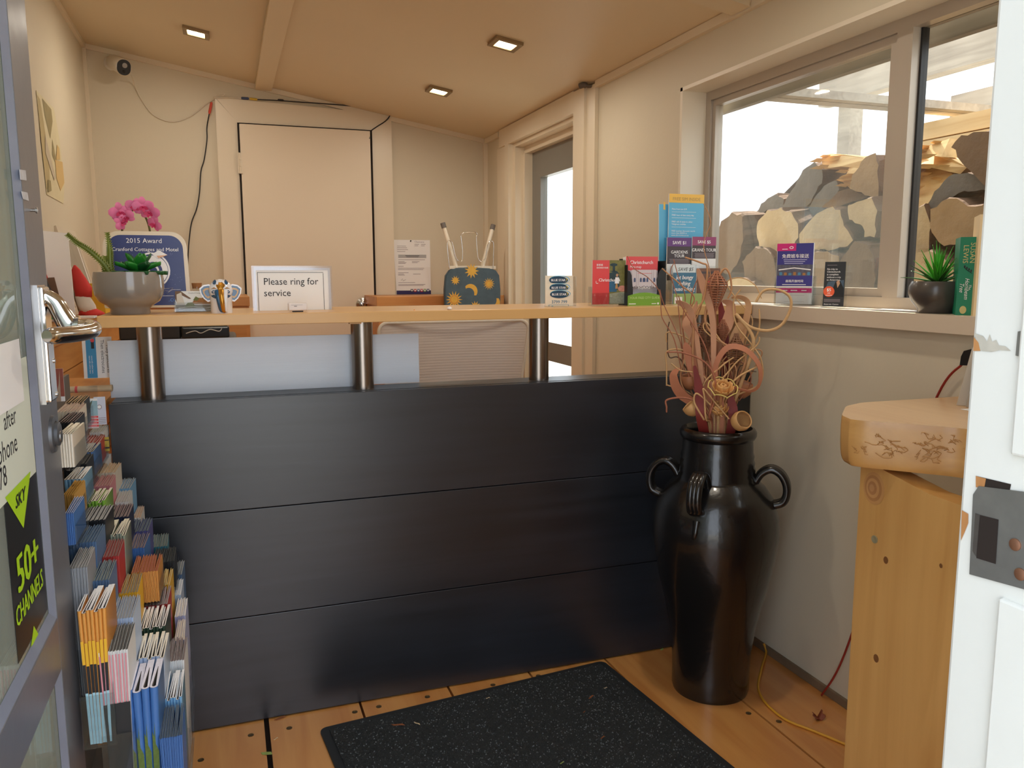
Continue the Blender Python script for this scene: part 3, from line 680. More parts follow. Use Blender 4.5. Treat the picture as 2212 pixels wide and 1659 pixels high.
b = B(F); b.bm(bm, CER, None, True); b.build('head', el)
for sg in (-1, 1):
    pts = [(13, 57), (24, 62), (35, 60), (43, 53), (41, 42), (35, 31), (27, 24), (17, 27), (12, 38)]
    mk = lambda k: [(sg*s*(27+(x-27)*k), s*(43+(y-43)*k)) for x, y in pts]
    b = B(F); b.prism(mk(1), -4*s, 1*s, CER); ear = b.build('ear', el); sub(ear, 0) if 0 else None
    b = B(F); b.flat(mk(.83), 1.3*s, BLUE); b.flat(mk(.60), 1.7*s, PEACH); b.flat(mk(.38), 2.1*s, BLUE); b.build('ear_pattern', ear)
tr = spline([(1, 48, 20), (1, 38, 25), (2, 26, 27), (3, 13, 25), (4, 6, 23), (7, 4, 21)], 6)
b = B(F); b.tube([p*s for p in tr], [s*(8.5-5.*i/(len(tr)-1)) for i in range(len(tr))], GOLD, 14); b.build('trunk', el)
for sg, m in ((-1, BLUE), (1, CER)):
    b = B(F); b.tube([(Vector((sg*8*(1-.45*i/(len(tr)-1)), 0, .5))+p)*s for i, p in enumerate(tr)], [s*(6.0-3.6*i/(len(tr)-1)) for i in range(len(tr))], m, 10); b.build('trunk_stripe', el)
b = B(F)
def fpt(x, y): 
    yy = (y-46)/27; k = 1-.28*max(0, -yy); rx = 25*k; t = max(0, 1-yy*yy-(x/rx)**2); return (x*s, y*s, (6+20*math.sqrt(t)+.7)*s)
def patch(poly, m, lift=0.):
    c = [sum(p[0] for p in poly)/len(poly), sum(p[1] for p in poly)/len(poly)]; vs = [fpt(*c)]; n = len(poly)
    for t in (.5, 1.):
        for p in poly: vs.append(fpt(c[0]+(p[0]-c[0])*t, c[1]+(p[1]-c[1])*t))
    vs = [(a, bb, c_+lift*s) for a, bb, c_ in vs]
    fs = [(0, 1+i, 1+(i+1) % n) for i in range(n)]+[(1+i, 1+n+i, 1+n+(i+1) % n, 1+(i+1) % n) for i in range(n)]
    b.add(vs, fs, m)
patch([(-6, 71), (6, 71), (9, 60), (6, 46), (-6, 46), (-9, 60)], GOLD)
for sg in (-1, 1):
    patch([(sg*15, 68), (sg*11, 72), (sg*8, 69), (sg*9, 63), (sg*13, 61), (sg*16, 64)], BLUE, .6); patch([(sg*19, 46), (sg*15, 49.5), (sg*9, 47), (sg*11, 43), (sg*17, 42.5)], BLUE, .6); patch([(sg*16.5, 46), (sg*14, 47.5), (sg*11.5, 46), (sg*14, 44)], CER, 1.2); patch([(sg*14.6, 46.2), (sg*13.5, 46.8), (sg*13, 45.6), (sg*14, 45)], BLUE, 1.6); patch([(sg*20, 52), (sg*13, 55.5), (sg*6, 52), (sg*13, 53)], GOLD, .6); patch([(sg*20, 38), (sg*13, 40), (sg*9, 30), (sg*14, 26)], BLUE, .6)
b.build('face_pattern', el)

# cork-stoppered jar
Y = 2.31; q = onshelf(428, Y); s = mpp(428, 630, Y)
jr = thing('cork_jar', 'small clear jar with a cork stopper behind the card holder', 'jar', q)
b = B(); b.lathe([(13*s, 0), (14*s, 3*s), (14*s, 36*s), (10*s, 44*s), (9.5*s, 50*s)], ACR, 28, T(*q)); b.build('glass', jr)
b = B(); b.lathe([(9*s, 46*s), (10.5*s, 58*s), (0, 58*s)], mat('cork', (156, 108, 66), .8, var=.25, vs=120), 20, T(*q)); b.build('stopper', jr)

# "Please ring for service" sign and the bell push
Y = 2.20; M, w, h = facing(onshelf(632, Y), .02, 550, 672, 717, 576); M = M @ Matrix.Rotation(-.04, 4, 'X')
sg_ = thing('service_sign', 'white service sign in a clear sleeve, standing in the shelf centre', 'sign', M.translation)
u = w/167.
b = B(M); b.prism([(0, 0), (w, 0), (w-.001, h-.003), (.002, h)], -.001, 0, PAPER)
for a in (((9, 0), (10, 84)), ((150, 0), (151, 82)), ((9, 83.4), (151, 84.2))): b.rect(a[0][0]*u, a[0][1]*u, a[1][0]*u, a[1][1]*u, .0004, INK)
b.text('Please ring for', 21*u, 57*u, 21.5*u, .0005, INK, None, 'LEFT', .0, .95); b.text('service', 21*u, 32*u, 21.5*u, .0005, INK, None, 'LEFT', .0, .95); b.build('paper', sg_)
b = B(M); SLV = glass('clear_sleeve', (250, 250, 252), .08, .12)
for a, e in (((-3*u, 0), (6*u, h+2*u)), ((w-6*u, 0), (w+3*u, h+2*u)), ((6*u, h-8*u), (w-6*u, h+2*u))): b.box((a[0], a[1], .001), (e[0], e[1], .0018), SLV)
b.build('sleeve', sg_)
b = B(M); b.box((-3*u, .0, -.03), (w+3*u, .0015, .004), ACR); b.build('stand_foot', sg_)
Y = 2.085; q = onshelf(643, Y); s = mpp(643, 660, Y)
bl = thing('bell_push', 'small white box-shaped bell push in front of the service sign', 'bell', q)
b = B(); b.box((q.x-20*s, q.y-.012, ST+.003), (q.x+20*s, q.y+.012, ST+20*s), mat('bell_white', (226, 218, 214), .3), None, .003); b.build('body', bl)
b = B(); b.box((q.x-11*s, q.y-.009, ST), (q.x+11*s, q.y+.009, ST+.0035), INK); b.build('foot', bl)
b = B(); b.rect(-8*s, 12*s, -2*s, 13*s, 0, INK, card((q.x, q.y-.0124, ST))); b.rect(-14*s, 15*s, 10*s, 15.4*s, 0, INK, card((q.x, q.y-.0124, ST))); b.build('print', bl)
# pebble
q = onshelf(971, 2.05); s = mpp(971, 670, 2.05)
b = B(); b.lathe([(3*s, 0), (5.5*s, 2*s), (5*s, 5*s), (2*s, 7*s), (0, 7.2*s)], mat('white_pebble', (232, 226, 222), .5), 9, T(*q)); tag(b.build('pebble'), 'tiny white pebble on the front edge of the shelf', 'pebble')
q = onshelf(895, 2.06); b = B(); b.lathe([(.002, 0), (.0016, .002), (0, .003)], mat('orange_crumb', (220, 150, 90), .6), 6, T(*q)); tag(b.build('crumb'), 'tiny orange crumb on the shelf, left of the pebble', 'crumb')

# taxi cards
Y = 2.155; M, w, h = facing(onshelf(1208, Y), 0, 1178, 668, 1240, 602)
tx = thing('taxi_card_holder', 'holder of cream taxi cards with blue oval logos, right of the stool', 'card holder', M.translation)
CARDC = mat('cream_card', (232, 222, 204), .5, var=.02); TEAL = mat('logo_deep_teal', (14, 62, 92), .4); CYAN = mat('logo_cyan', (70, 160, 190), .4); YEL = mat('logo_yellow', (214, 196, 84), .4); BLUET = mat('card_blue_ink', (56, 116, 150), .5)
u = w/62.
def oval(b, cx_, cy_, z):
    b.disc(cx_+2*u, cy_+1*u, 22*u, 8*u, z, CYAN); b.disc(cx_+1.5*u, cy_+.5*u, 21*u, 7.3*u, z+.0003, WHITEI); b.disc(cx_, cy_, 20.5*u, 7.5*u, z+.0006, TEAL)
    b.flat([(cx_+14*u, cy_+5*u), (cx_+19*u, cy_+2*u), (cx_+15*u, cy_-5*u), (cx_+17*u, cy_+1*u)], z+.0009, YEL); b.text('BLUE STAR', cx_-1*u, cy_-2.2*u, 6.4*u, z+.001, WHITEI, None, 'CENTER', .02)
for k, (dx_, y1) in enumerate(((3, 66), (1.5, 51), (0, 38))):
    b = B(M); z = .006*k-.012; b.prism([(dx_*u, 0), (w+(dx_-2)*u, 0), (w+(dx_-2)*u, y1*u), (dx_*u, y1*u)], z-.001, z, CARDC); oval(b, (30+dx_*.5)*u, (y1-9)*u, z+.0005)
    if k == 2:
        b.text('3799 799', 30*u, 11*u, 9*u, z+.0005, BLUET, None, 'CENTER', .01); b.rect(7*u, 0*u, 50*u, 8.6*u, z+.0005, BLUET); b.rect(8*u, .7*u, 49*u, 8*u, z+.0007, CARDC); b.flat([(10*u, 2*u), (17*u, 2*u), (18*u, 5*u), (15*u, 7*u), (11*u, 5*u)], z+.0009, CYAN)
        for xx in (22, 26, 30, 34, 38): b.rect(xx*u, 3*u, (xx+3)*u, 4*u, z+.0009, BLUET)
    b.build('cards', tx)
b = B(M); b.box((-4*u, 0, -.03), (w+3*u, .001, .004), ACR); b.box((-4*u, 0, .003), (w+3*u, 7*u, .0042), ACR); b.box((w+2*u, 0, -.03), (w+3.4*u, 64*u, .004), ACR); b.build('clear_holder', tx)

# visitor guide
RED = mat('guide_red', (222, 72, 76), .35, var=.03); PIN = mat('photo_flowers', (204, 142, 128), .6, var=.4, vs=150)
PHG = mat('photo_foliage', (120, 118, 66), .6, var=.55, vs=110); PHD = mat('photo_dark_teal', (44, 66, 74), .6, var=.4, vs=90); PHB = mat('photo_blue', (48, 98, 134), .6, var=.3, vs=90); PHW = mat('photo_blossom', (170, 176, 156), .6, var=.4, vs=160)
Y = 2.14; M, w, h = facing(onshelf(1315, Y), 0, 1279, 660, 1351, 562)
vg = thing('visitor_guide', 'red visitor guide with a fountain photo in a clear stand', 'booklet', M.translation); u = w/72.
b = B(M); b.prism([(0, .003), (w, .003), (w, h), (.5*u, h)], -.006, 0, PAPER); b.rect(0, .003, w*.5, h, .0004, RED)
b.rect(w*.5, .003, w, h, .0004, PHG); b.flat([(37*u, 3*u), (72*u, 3*u), (72*u, 26*u), (50*u, 24*u), (37*u, 22*u)], .0006, PHW); b.flat([(36*u, 30*u), (58*u, 30*u), (58*u, 56*u), (50*u, 66*u), (36*u, 62*u)], .0006, PHD)
b.flat([(36*u, 26*u), (52*u, 26*u), (52*u, 46*u), (36*u, 48*u)], .0008, PHB); b.flat([(36*u, 66*u), (58*u, 60*u), (54*u, 64*u), (48*u, 67*u), (36*u, 66*u)], .0008, PHD); b.rect(43*u, 66*u, 48*u, 80*u, .0008, PHD); b.disc(45*u, 78*u, 8*u, 3*u, .0009, PHD); b.rect(48*u, 38*u, 53*u, 66*u, .0009, PHD); b.disc(64*u, 32*u, 9*u, 6*u, .0009, PIN)
b.flat([(49*u, 32*u), (50*u, 44*u), (53*u, 44*u), (55*u, 32*u), (52.5*u, 32*u)], .001, mat('tan_trousers', (184, 142, 92), .6)); b.flat([(47.5*u, 42*u), (49*u, 54*u), (56*u, 54*u), (60*u, 46*u), (57*u, 48*u), (57*u, 42*u)], .0011, WHITEI); b.disc(52.5*u, 58*u, 2.4*u, 3*u, .0011, mat('photo_skin', (190, 150, 120), .6))
b.text('Christchurch', 13*u, 46*u, 8.6*u, .0014, WHITEI, None, 'LEFT', .012); b.rect(7*u, 42*u, 8*u, 47*u, .0014, WHITEI); b.rect(7*u, 42*u, 12*u, 43*u, .0014, WHITEI)
b.text('基督城', 8*u, 76*u, 4.6*u, .0014, WHITEI, None, 'LEFT', .01); b.text('基督城官方指南', 8*u, 71*u, 3.6*u, .0014, WHITEI, None, 'LEFT', .01); b.build('booklet', vg)
b = B(M); b.box((-2*u, 0, -.02), (w+2*u, .002, .005), ACR); b.box((-2*u, 0, .004), (w+2*u, 24*u, .0052), ACR); b.box((-3*u, 0, -.02), (-1.4*u, 36*u, .005), ACR); b.box((w+.6*u, 0, -.02), (w+2*u, h, .005), ACR); b.build('clear_stand', vg)

# city map dispenser
GREENM = mat('map_green', (118, 168, 52), .4, var=.04); PLC = mat('cathedral_pale', (206, 198, 204), .6, var=.04); DBL = mat('arch_blue', (70, 84, 120), .6)
Y = 2.125; M, w, h = facing(onshelf(1393, Y), 0, 1353, 662, 1432, 567)
mp_ = thing('map_dispenser', 'black box of red and green city maps beside the visitor guide', 'leaflet box', M.translation); u = w/79.
b = B(M); b.box((0, 0, -.05), (w+4*u, .003, .003), BLACKP); b.box((0, .0, -.05), (1.4*u, 78*u, .002), BLACKP); b.box((w+2.6*u, 0, -.05), (w+4*u, 86*u, .002), BLACKP); b.box((0, 0, -.05), (w+4*u, 90*u, -.047), BLACKP)
for pts in ([(0, 0), (12*u, 0), (12*u, 30*u), (9*u, 58*u), (5*u, 66*u), (0, 68*u)], [(w+4*u, 0), (66*u, 0), (66*u, 30*u), (63*u, 50*u), (68*u, 66*u), (74*u, 72*u), (w+4*u, 72*u)]): b.prism(pts, .0022, .0042, BLACKP)
b.build('box', mp_)
for k in range(3):
    b = B(M); z = -.030+.009*k; x0, x1, t = (3*u, 68*u, 93*u) if k < 2 else (2*u, 70*u, 94*u)
    b.prism([(x0, .0035), (x1, .0035), (x1, t), (x0, t)], z-.006, z, PAPER)
    if k == 2:
        b.rect(x0, 68*u, x1, t, z+.0004, RED); b.rect(x0, 26*u, x1, 68*u, z+.0004, PLC)
        b.text('Christchurch', 10*u, 80*u, 9.4*u, z+.0008, WHITEI, None, 'LEFT', .012); b.text('Mini-map', 10*u, 72.5*u, 6.6*u, z+.0008, WHITEI, None, 'LEFT', .0)
    b.build('city_map', mp_)
b = B(M); z = .0022
b.rect(10*u, 36*u, 62*u, 69*u, z, PLC)
for xx, ww, yy in ((14, 4, 46), (27, 4, 46), (33, 6, 46), (41, 4, 46), (56, 4, 46)):
    b.rect(xx*u, yy*u, (xx+ww)*u, (yy+5)*u, z+.0004, DBL); b.disc((xx+ww/2)*u, (yy+5)*u, ww/2*u, 3*u, z+.0004, DBL, None, 14, 0, PI)
LN = mat('drawing_grey', (150, 140, 148), .6)
for xx in (19, 23, 52, 56): b.rect(xx*u, 36*u, (xx+.6)*u, 69*u, z+.0003, LN)
b.rect(22*u, 62*u, 52*u, 62.6*u, z+.0003, RED); b.text('Explore', 36*u, 33*u, 8.5*u, z+.0008, WHITEI, None, 'CENTER', .01)
for k in range(14): b.disc((12+k*3.4)*u, (36+(k*7 % 5)*.5)*u, .9*u, 1.1*u, z+.0009, INK, None, 8)
b.build('cathedral_drawing', mp_)
b = B(M); pts = [(1*u, 1*u), (72*u, 1*u), (72*u, 20*u)]+[((72-71*k/12)*u, (20+6*math.sin(PI*k/12))*u) for k in range(1, 13)]
b.prism(pts, .0045, .0055, GREENM); b.text('YOUR FREE CITY GUIDE', 37*u, 14*u, 6.*u, .006, mat('pale_green_ink', (196, 218, 150), .5), None, 'CENTER', .0); b.rect(52*u, 4*u, 62*u, 5.4*u, .006, WHITEI); b.disc(66*u, 5*u, 2*u, 2*u, .006, WHITEI); b.rect(3*u, 4*u, 18*u, 5.6*u, .006, WHITEI); b.build('green_label', mp_)

# tiered leaflet stand by the window
Y = 2.20; M, w, h = facing(onshelf(1488, Y), 0, 1438, 662, 1541, 456); u = w/103.
st = thing('tiered_stand', 'clear tiered leaflet stand at the right end of the shelf', 'leaflet stand', M.translation)
b = B(M)
for z, y1 in ((.02, 74), (-.02, 126), (-.055, 140)): b.box((0, 0, z), (w, y1*u, z+.002), ACR)
for x in (0, w-.0015): b.box((x, 0, -.06), (x+.0015, 60*u, .045), ACR)
b.box((0, 0, -.06), (w, .002, .045), ACR); b.box((0, 0, .043), (w, 26*u, .045), ACR); b.build('clear_frame', st)
b = B(M); b.rect(0, 3*u, 78*u, 24*u, .0455, mat('stand_green_strip', (150, 178, 110), .5)); b.rect(2*u, 6*u, 18*u, 18*u, .0458, PAPER); b.rect(4*u, 10*u, 16*u, 12*u, .046, LN); b.build('green_strip', st)
SKYB = mat('leaflet_sky_blue', (96, 182, 224), .4, var=.03); YOR = mat('leaflet_amber', (240, 192, 84), .4, var=.03); PUR = mat('leaflet_purple', (104, 62, 130), .4); DKG = mat('leaflet_charcoal', (70, 60, 66), .4); MAGP = mat('leaflet_plum', (150, 66, 112), .4); SEA = mat('leaflet_sea_blue', (66, 118, 150), .4, var=.2, vs=40); BRN = mat('leaflet_brown', (118, 84, 70), .5, var=.3, vs=60)
def leaf(x0, y0, x1, y1, z, face, name, label, draw, tilt=0.):
    b = B(M @ T((x0)*u, 0, 0) @ Matrix.Rotation(tilt, 4, 'Z') @ T(-x0*u, 0, 0)); b.prism([(x0*u, y0*u), (x1*u, y0*u), (x1*u, y1*u), (x0*u, y1*u)], z-.004, z, face, None, PAPER); draw(b, z+.0005)
    return tag(b.build(name), label, 'leaflet', 'leaflets in the clear tiered stand')
def d1(b, z):
    b.rect(14*u, 191*u, 89*u, 207*u, z, YOR); b.text('FREE SIM INSIDE', 51*u, 195*u, 8.4*u, z+.0004, mat('grey_gold_ink', (172, 146, 96), .5), None, 'CENTER', 0)
    for i, (t, yy) in enumerate((('Plans from just $19', 178), ('FREE hour of data every day', 167), ('FREE calls & texts to other', 155), ('Telegreen mobiles', 150.5), ('FREE tourism discounts worth', 138), ('more than $3000 at', 134), ('www.discountnz.co.nz', 130))):
        b.text(t, 20*u, yy*u, 4.1*u, z+.0004, WHITEI, None, 'LEFT', .01)
    for yy in (174, 163, 146): b.rect(20*u, yy*u, 72*u, (yy+.5)*u, z+.0004, WHITEI)
leaf(14, 60, 89, 207, -.034, SKYB, 'leaflet', 'sky blue leaflet with an amber top strip, tallest in the tiered stand', d1)
leaf(1, 60, 70, 188, -.046, SKYB, 'leaflet', 'plain sky blue leaflet tilted behind the tallest one in the stand', lambda b, z: b.rect(10*u, 178*u, 14*u, 192*u, z, YOR), .02)
def d2(b, z):
    b.rect(0, 110*u, 51*u, 126*u, z, PUR); b.rect(0, 58*u, 51*u, 78*u, z, PAPER); b.text('SAVE $1', 26*u, 114*u, 8.4*u, z+.0004, WHITEI, None, 'CENTER', .02); b.text('GARDENS', 26*u, 97*u, 8.*u, z+.0004, WHITEI, None, 'CENTER', .015); b.text('TOUR', 26*u, 90*u, 8.*u, z+.0004, WHITEI, None, 'CENTER', .015)
    for k in range(4): b.rect((5+k % 2)*u, (86-k*2.3)*u, (47-k % 2)*u, (87-k*2.3)*u, z+.0004, LN)
leaf(.5, 48, 50.5, 126, .0, DKG, 'leaflet', 'dark leaflet with a purple top band, left of the middle tier', d2)
def d3(b, z):
    b.rect(52*u, 112*u, 103*u, 128*u, z, MAGP); b.rect(52*u, 70*u, 103*u, 88*u, z, PAPER); b.text('SAVE $5', 77*u, 116*u, 8.*u, z+.0004, WHITEI, None, 'CENTER', .02); b.text('GRAND TOUR', 77*u, 101*u, 8.4*u, z+.0004, WHITEI, None, 'CENTER', .015, .95)
    for k in range(4): b.rect((57+k % 2)*u, (97-k*2.3)*u, (99-k % 2)*u, (98-k*2.3)*u, z+.0004, LN)
leaf(52, 48, 102.5, 128, .004, DKG, 'leaflet', 'dark leaflet with a plum top band, right of the middle tier', d3)
def d4(b, z):
    b.rect(0, 62*u, 48*u, 76*u, z, mat('pale_blue_band', (214, 226, 232), .5)); b.text('SAVE $5', 26*u, 65*u, 9.*u, z+.0004, INK, None, 'CENTER', .0, 1, 0, .25); b.rect(0, 4*u, 48*u, 24*u, z, mat('pale_blue_band', (214, 226, 232), .5))
    for t, yy in (('jet bungy', 50), ('rafting', 39), ('quad biking', 29)): b.text(t, 24*u, yy*u, 10.5*u, z+.0004, WHITEI, None, 'CENTER', .02, .92, 0, .25)
    b.text('Thrillseekers', 4*u, 14*u, 5.*u, z+.0004, INK)
leaf(0.5, 3, 48.5, 76, .038, SEA, 'leaflet', 'blue adventure leaflet with white slanted lettering, front tier of the stand', d4)
leaf(52, 18, 102, 70, .034, BRN, 'leaflet', 'small brown leaflet, front tier right of the blue adventure leaflet', lambda b, z: (b.rect(56*u, 60*u, 98*u, 64*u, z, DKG), b.rect(60*u, 34*u, 92*u, 35*u, z, PAPER), b.flat([(60*u, 40*u), (76*u, 50*u), (88*u, 42*u)], z, RED)))

# notice pinned on the back wall
M, w, h = facing((1.0, YB-.002, 1.2), 0, 857, 636, 931, 518)
pn2 = thing('wall_notice', 'white printed notice with a navy footer pinned right of the back door', 'notice', M.translation); u = w/74.
b = B(M); b.prism([(0, 0), (w, 0), (w-.5*u, h), (-5*u, h)], -.0006, 0, PAPER); VIO = mat('notice_navy', (46, 38, 92), .5); b.rect(0, 0, w, 8*u, .0004, VIO)
for k, c in enumerate(((60, 60, 70), (190, 60, 50), (90, 110, 150), (190, 50, 60), (120, 150, 60), (70, 90, 120))): b.rect((30+7*k)*u, 5*u, (35.4+7*k)*u, 11*u, .0008, mat('notice_icon_%d' % k, c, .5)); b.disc((32.7+7*k)*u, 8*u, 1.6*u, 1.6*u, .0011, WHITEI, None, 10)
b.rect(5*u, 76*u, 65*u, 83*u, .0005, mat('notice_grey', (178, 178, 180), .6)); b.rect(20*u, 80*u, 50*u, 81*u, .0009, INK); b.rect(22*u, 78*u, 48*u, 78.8*u, .0009, INK)
rnd = random.Random(5)
for yy, x0, x1 in ((100, 3, 22), (96.5, 3, 24), (93, 3, 26), (89, 3, 20), (72, 5, 62), (68, 5, 18), (66, 5, 22), (64, 5, 20), (68, 34, 50), (66, 34, 46), (58, 4, 16), (54, 4, 60), (51.5, 4, 58), (45, 4, 26), (42, 4, 16), (40, 4, 18), (42, 36, 52), (24, 4, 40), (20, 4, 62), (18, 4, 58), (104, 40, 50), (101, 40, 48), (104, 54, 64), (101, 54, 62)):
    b.rect(x0*u, yy*u, x1*u, (yy+.9)*u, .0005, LN)
b.text('Chemcare', 40*u, 108*u, 5.*u, .0005, LN); b.tube([(10*u, 29*u, .0006), (13*u, 33*u, .0006), (14*u, 28*u, .0006), (20*u, 31*u, .0006)], .3*u, INK, 4); b.build('paper', pn2)
b = B(M); b.lathe([(.004, 0), (.004, .006), (0, .007)], INK, 12, T(32*u, h-2*u, .0005)); b.build('pin', pn2)

# folding stool with sun and moon cover, upside down on the corner cabinet
Y = 4.19; zb = on(1020, 674, 'y', Y).z
b = B(); b.box((xl0+.20, 4.10, zb-.022), (XR-.045, yc0-.0005, zb-.001), PINEX); b.box((1.38, 4.12, 0), (1.42, 4.26, zb-.0225), PINEX); b.box((1.16, 4.12, 0), (1.2, 4.26, zb-.0225), PINEX); tag(b.build('low_bench'), 'narrow pine bench under the sun and moon stool, hidden by the shelf', 'bench')
M, w, h = facing((1.1, Y, 1.0), 0, 960, 668, 1083, 576); M = card((M.translation.x, Y, zb)); h = on(1020, 576, 'y', Y).z-zb; u = w/123.
so_ = thing('folding_stool', 'folded stool with a blue sun and moon seat cover, legs upward', 'stool', M.translation)
SLATE = mat('seat_slate_blue', (66, 84, 94), .55, var=.35, vs=22, bump=.03); SUNY = mat('seat_gold', (214, 164, 62), .55, var=.15, vs=60); SUNO = mat('seat_ochre', (196, 126, 48), .55)
LEGW = mat('stool_leg_cream', (222, 210, 190), .35); RUB = mat('grey_rubber_tip', (104, 96, 90), .7)
b = B(M); pts = [(2*u, 0), (121*u, 0), (121.5*u, h*.5), (119*u, h-18*u), (112*u, h-8*u), (98*u, h-2*u), (62*u, h), (26*u, h-1*u), (12*u, h-7*u), (4*u, h-18*u), (1*u, h*.5)]
bm = bmesh.new(); vsb = [bm.verts.new((x, y, z)) for z in (-.03, 0) for x, y in pts]; n = len(pts); bm.faces.new(vsb[n:][::-1] if 0 else vsb[n:]); bm.faces.new(vsb[:n][::-1])
for i in range(n): bm.faces.new((vsb[i], vsb[(i+1) % n], vsb[n+(i+1) % n], vsb[n+i]))
bmesh.ops.recalc_face_normals(bm, faces=bm.faces[:]); bmesh.ops.bevel(bm, geom=[e for e in bm.edges if abs(e.verts[0].co.z-e.verts[1].co.z) < 1e-6], offset=.004, segments=2, affect='EDGES'); b.bm(bm, SLATE); seat = b.build('seat', so_)
def sunny(cx_, cy_, r, n=12, face=True):
    p = []; b = B(M)
    for k in range(2*n): a = PI*k/n; rr_ = r if k % 2 == 0 else r*.5; p.append((cx_+rr_*math.cos(a)*u, cy_+rr_*math.sin(a)*u))
    b.flat(p, .0006, SUNY)
    if face: b.disc(cx_, cy_, r*.48*u, r*.48*u, .0009, SUNO); b.disc(cx_, cy_, r*.40*u, r*.40*u, .0012, SUNY)
    b.build('sun_print', seat)
def moony(cx_, cy_, r, rot):
    p = []; b = B(M)
    for k in range(13): a = rot-1.5+3.0*k/12; p.append((cx_+r*math.cos(a)*u, cy_+r*math.sin(a)*u))
    for k in range(13): a = rot+1.2-2.4*k/12; p.append((cx_+(r*.8*math.cos(a)-.42*r*math.cos(rot))*u, cy_+(r*.8*math.sin(a)-.42*r*math.sin(rot))*u))
    for i in range(12): b.flat([p[i], p[i+1], p[24-i], p[25-i]], .0006, SUNY)
    b.build('moon_print', seat)
for c in ((24*u, h*.70, 10, 10, False), (59*u, h*.95-4*u, 16, 11, False), (96*u, h*.62, 13, 14), (21*u, h*.28, 18, 14), (66*u, h*.12, 12, 11, False)): sunny(*c)
moony(56*u, h*.46, 15, .9); moony(104*u, h*.20, 16, -.9)
def lp(px, py, dy=0): return on(px, py, 'y', Y+dy)
for (x0, y0), (x1, y1) in (((986, 580), (957, 484)), ((1041, 580), (1065, 488))):
    p0, p1 = lp(x0, y0, .012), lp(x1, y1, .05); b = B(); b.tube([p0-Vector((0, 0, .06)), p0, p1], .011, LEGW, 14); lg = b.build('leg', so_)
    d = (p1-p0).normalized(); b = B(); b.tube([p1-d*.022, p1+d*.006], .0135, RUB, 14); b.build('rubber_tip', lg)
b = B(); b.tube(spline([lp(*p, -.0) for p in ((971, 580), (967, 545), (966, 527), (970, 520), (977, 526), (984, 555), (991, 564), (998, 562), (999, 540), (996, 515), (996, 508), (1003, 502), (1015, 501), (1027, 502), (1031, 507), (1029, 512), (1031, 545), (1034, 561), (1042, 565), (1049, 555), (1053, 530), (1060, 521), (1066, 526), (1066, 550), (1065, 580))], 5), .0024, CHROME, 8); b.build('wire_support', so_)
b = B(); b.box((M.translation.x+.03, Y+.004, zb+h-.012), (M.translation.x+w-.03, Y+.028, zb+h+.004), LEGW); b.build('hinge_rail', so_)
# ------------------------------------------------------------------ entrance door, swung open on the left
FX = -.235; FT = .04                    # outer face, thickness
GREYD = mat('slate_door_paint', (104, 106, 112), .32, var=.06, vs=4, bump=.04, bs=25)
BEVP = mat('slate_bead_paint', (132, 138, 154), .28, var=.1, vs=30, bump=.05, bs=40)
b = B(); E0, E1 = .445, 1.283; SI = 1.175; ZR0, ZR1 = .62, .700
for a, e in (((SI, .008), (E1, 2.0)), ((E0, .008), (E0+.11, 2.0)), ((E0+.1101, .008), (SI-.0001, .12)), ((E0+.1101, 1.90), (SI-.0001, 2.0)), ((E0+.1101, ZR0), (SI-.0001, ZR1-.006))):
    b.box((FX-FT, a[0], a[1]), (FX, e[0], e[1]), GREYD, None, .0015)
ed = b.build('door_3', kind='structure')
GD = FX-.010                             # plane of the glass
def bead(y0, z0, y1, z1):
    b = B(); i = .013
    # sloping beads round a pane
    o = [(FX-.001, y0, z0), (FX-.001, y1, z0), (FX-.001, y1, z1), (FX-.001, y0, z1)]; k = [(GD+.0025, y0+i, z0+i), (GD+.0025, y1-i, z0+i), (GD+.0025, y1-i, z1-i), (GD+.0025, y0+i, z1-i)]
    b.add(o+k, [(0, 1, 5, 4), (1, 2, 6, 5), (2, 3, 7, 6), (3, 0, 4, 7)], BEVP); b.build('glazing_bead', ed)
bead(E0+.11, ZR1-.006, SI, 1.90); bead(E0+.11, .12, SI, ZR0)
DG = glass('door_glass', (226, 238, 228), .10, .02, .22)  # whitish reflection mixed into the door glass as haze
for z0, z1 in ((ZR1, 1.9), (.125, ZR0-.005)):
    b = B(); b.box((GD-.002, E0+.105, z0), (GD+.002, SI-.004, z1), DG); b.build('pane', ed)
# lever set
MD = Matrix(((0, 0, 1, FX), (1, 0, 0, 0), (0, 1, 0, 0), (0, 0, 0, 1)))       # local x = Y, y = Z, z = out of the door
yl, zl = 1.224, 1.082
b = B(MD); b.box((yl-.021, .983, .0005), (yl+.021, 1.137, .009), CHROME, None, .003); b.box((yl-.024, .981, 0), (yl+.024, 1.139, .003), CHROME); hp = b.build('handle_plate', ed)
b = B(MD)
neck = spline([(yl, 1.125, .006), (yl, 1.115, .018), (yl, 1.098, .026), (yl, 1.084, .034), (yl, zl, .045)], 6); b.tube(neck, [.010+.006*i/(len(neck)-1) for i in range(len(neck))], CHROME, 16)
lev = spline([(yl-.001, zl, .040), (yl+.002, zl, .056), (yl-.016, zl-.002, .064), (yl-.050, zl-.004, .060), (yl-.092, zl-.004, .046), (yl-.128, zl-.003, .029)], 8); n = len(lev)
b.tube(lev, [.0105]*(n-4)+[.0105, .0100, .009, .007], CHROME, 18); b.build('lever', ed)
for z in (.990, 1.036):
    b = B(MD); b.lathe([(.003, .008), (.003, .0105), (0, .011)], STEEL, 14, T(yl+.013, z, 0)); b.build('plate_screw', ed)
LK = mat('worn_lock_paint', (96, 98, 102), .35, .4, var=.3, vs=70)
b = B(MD); zl2 = .935
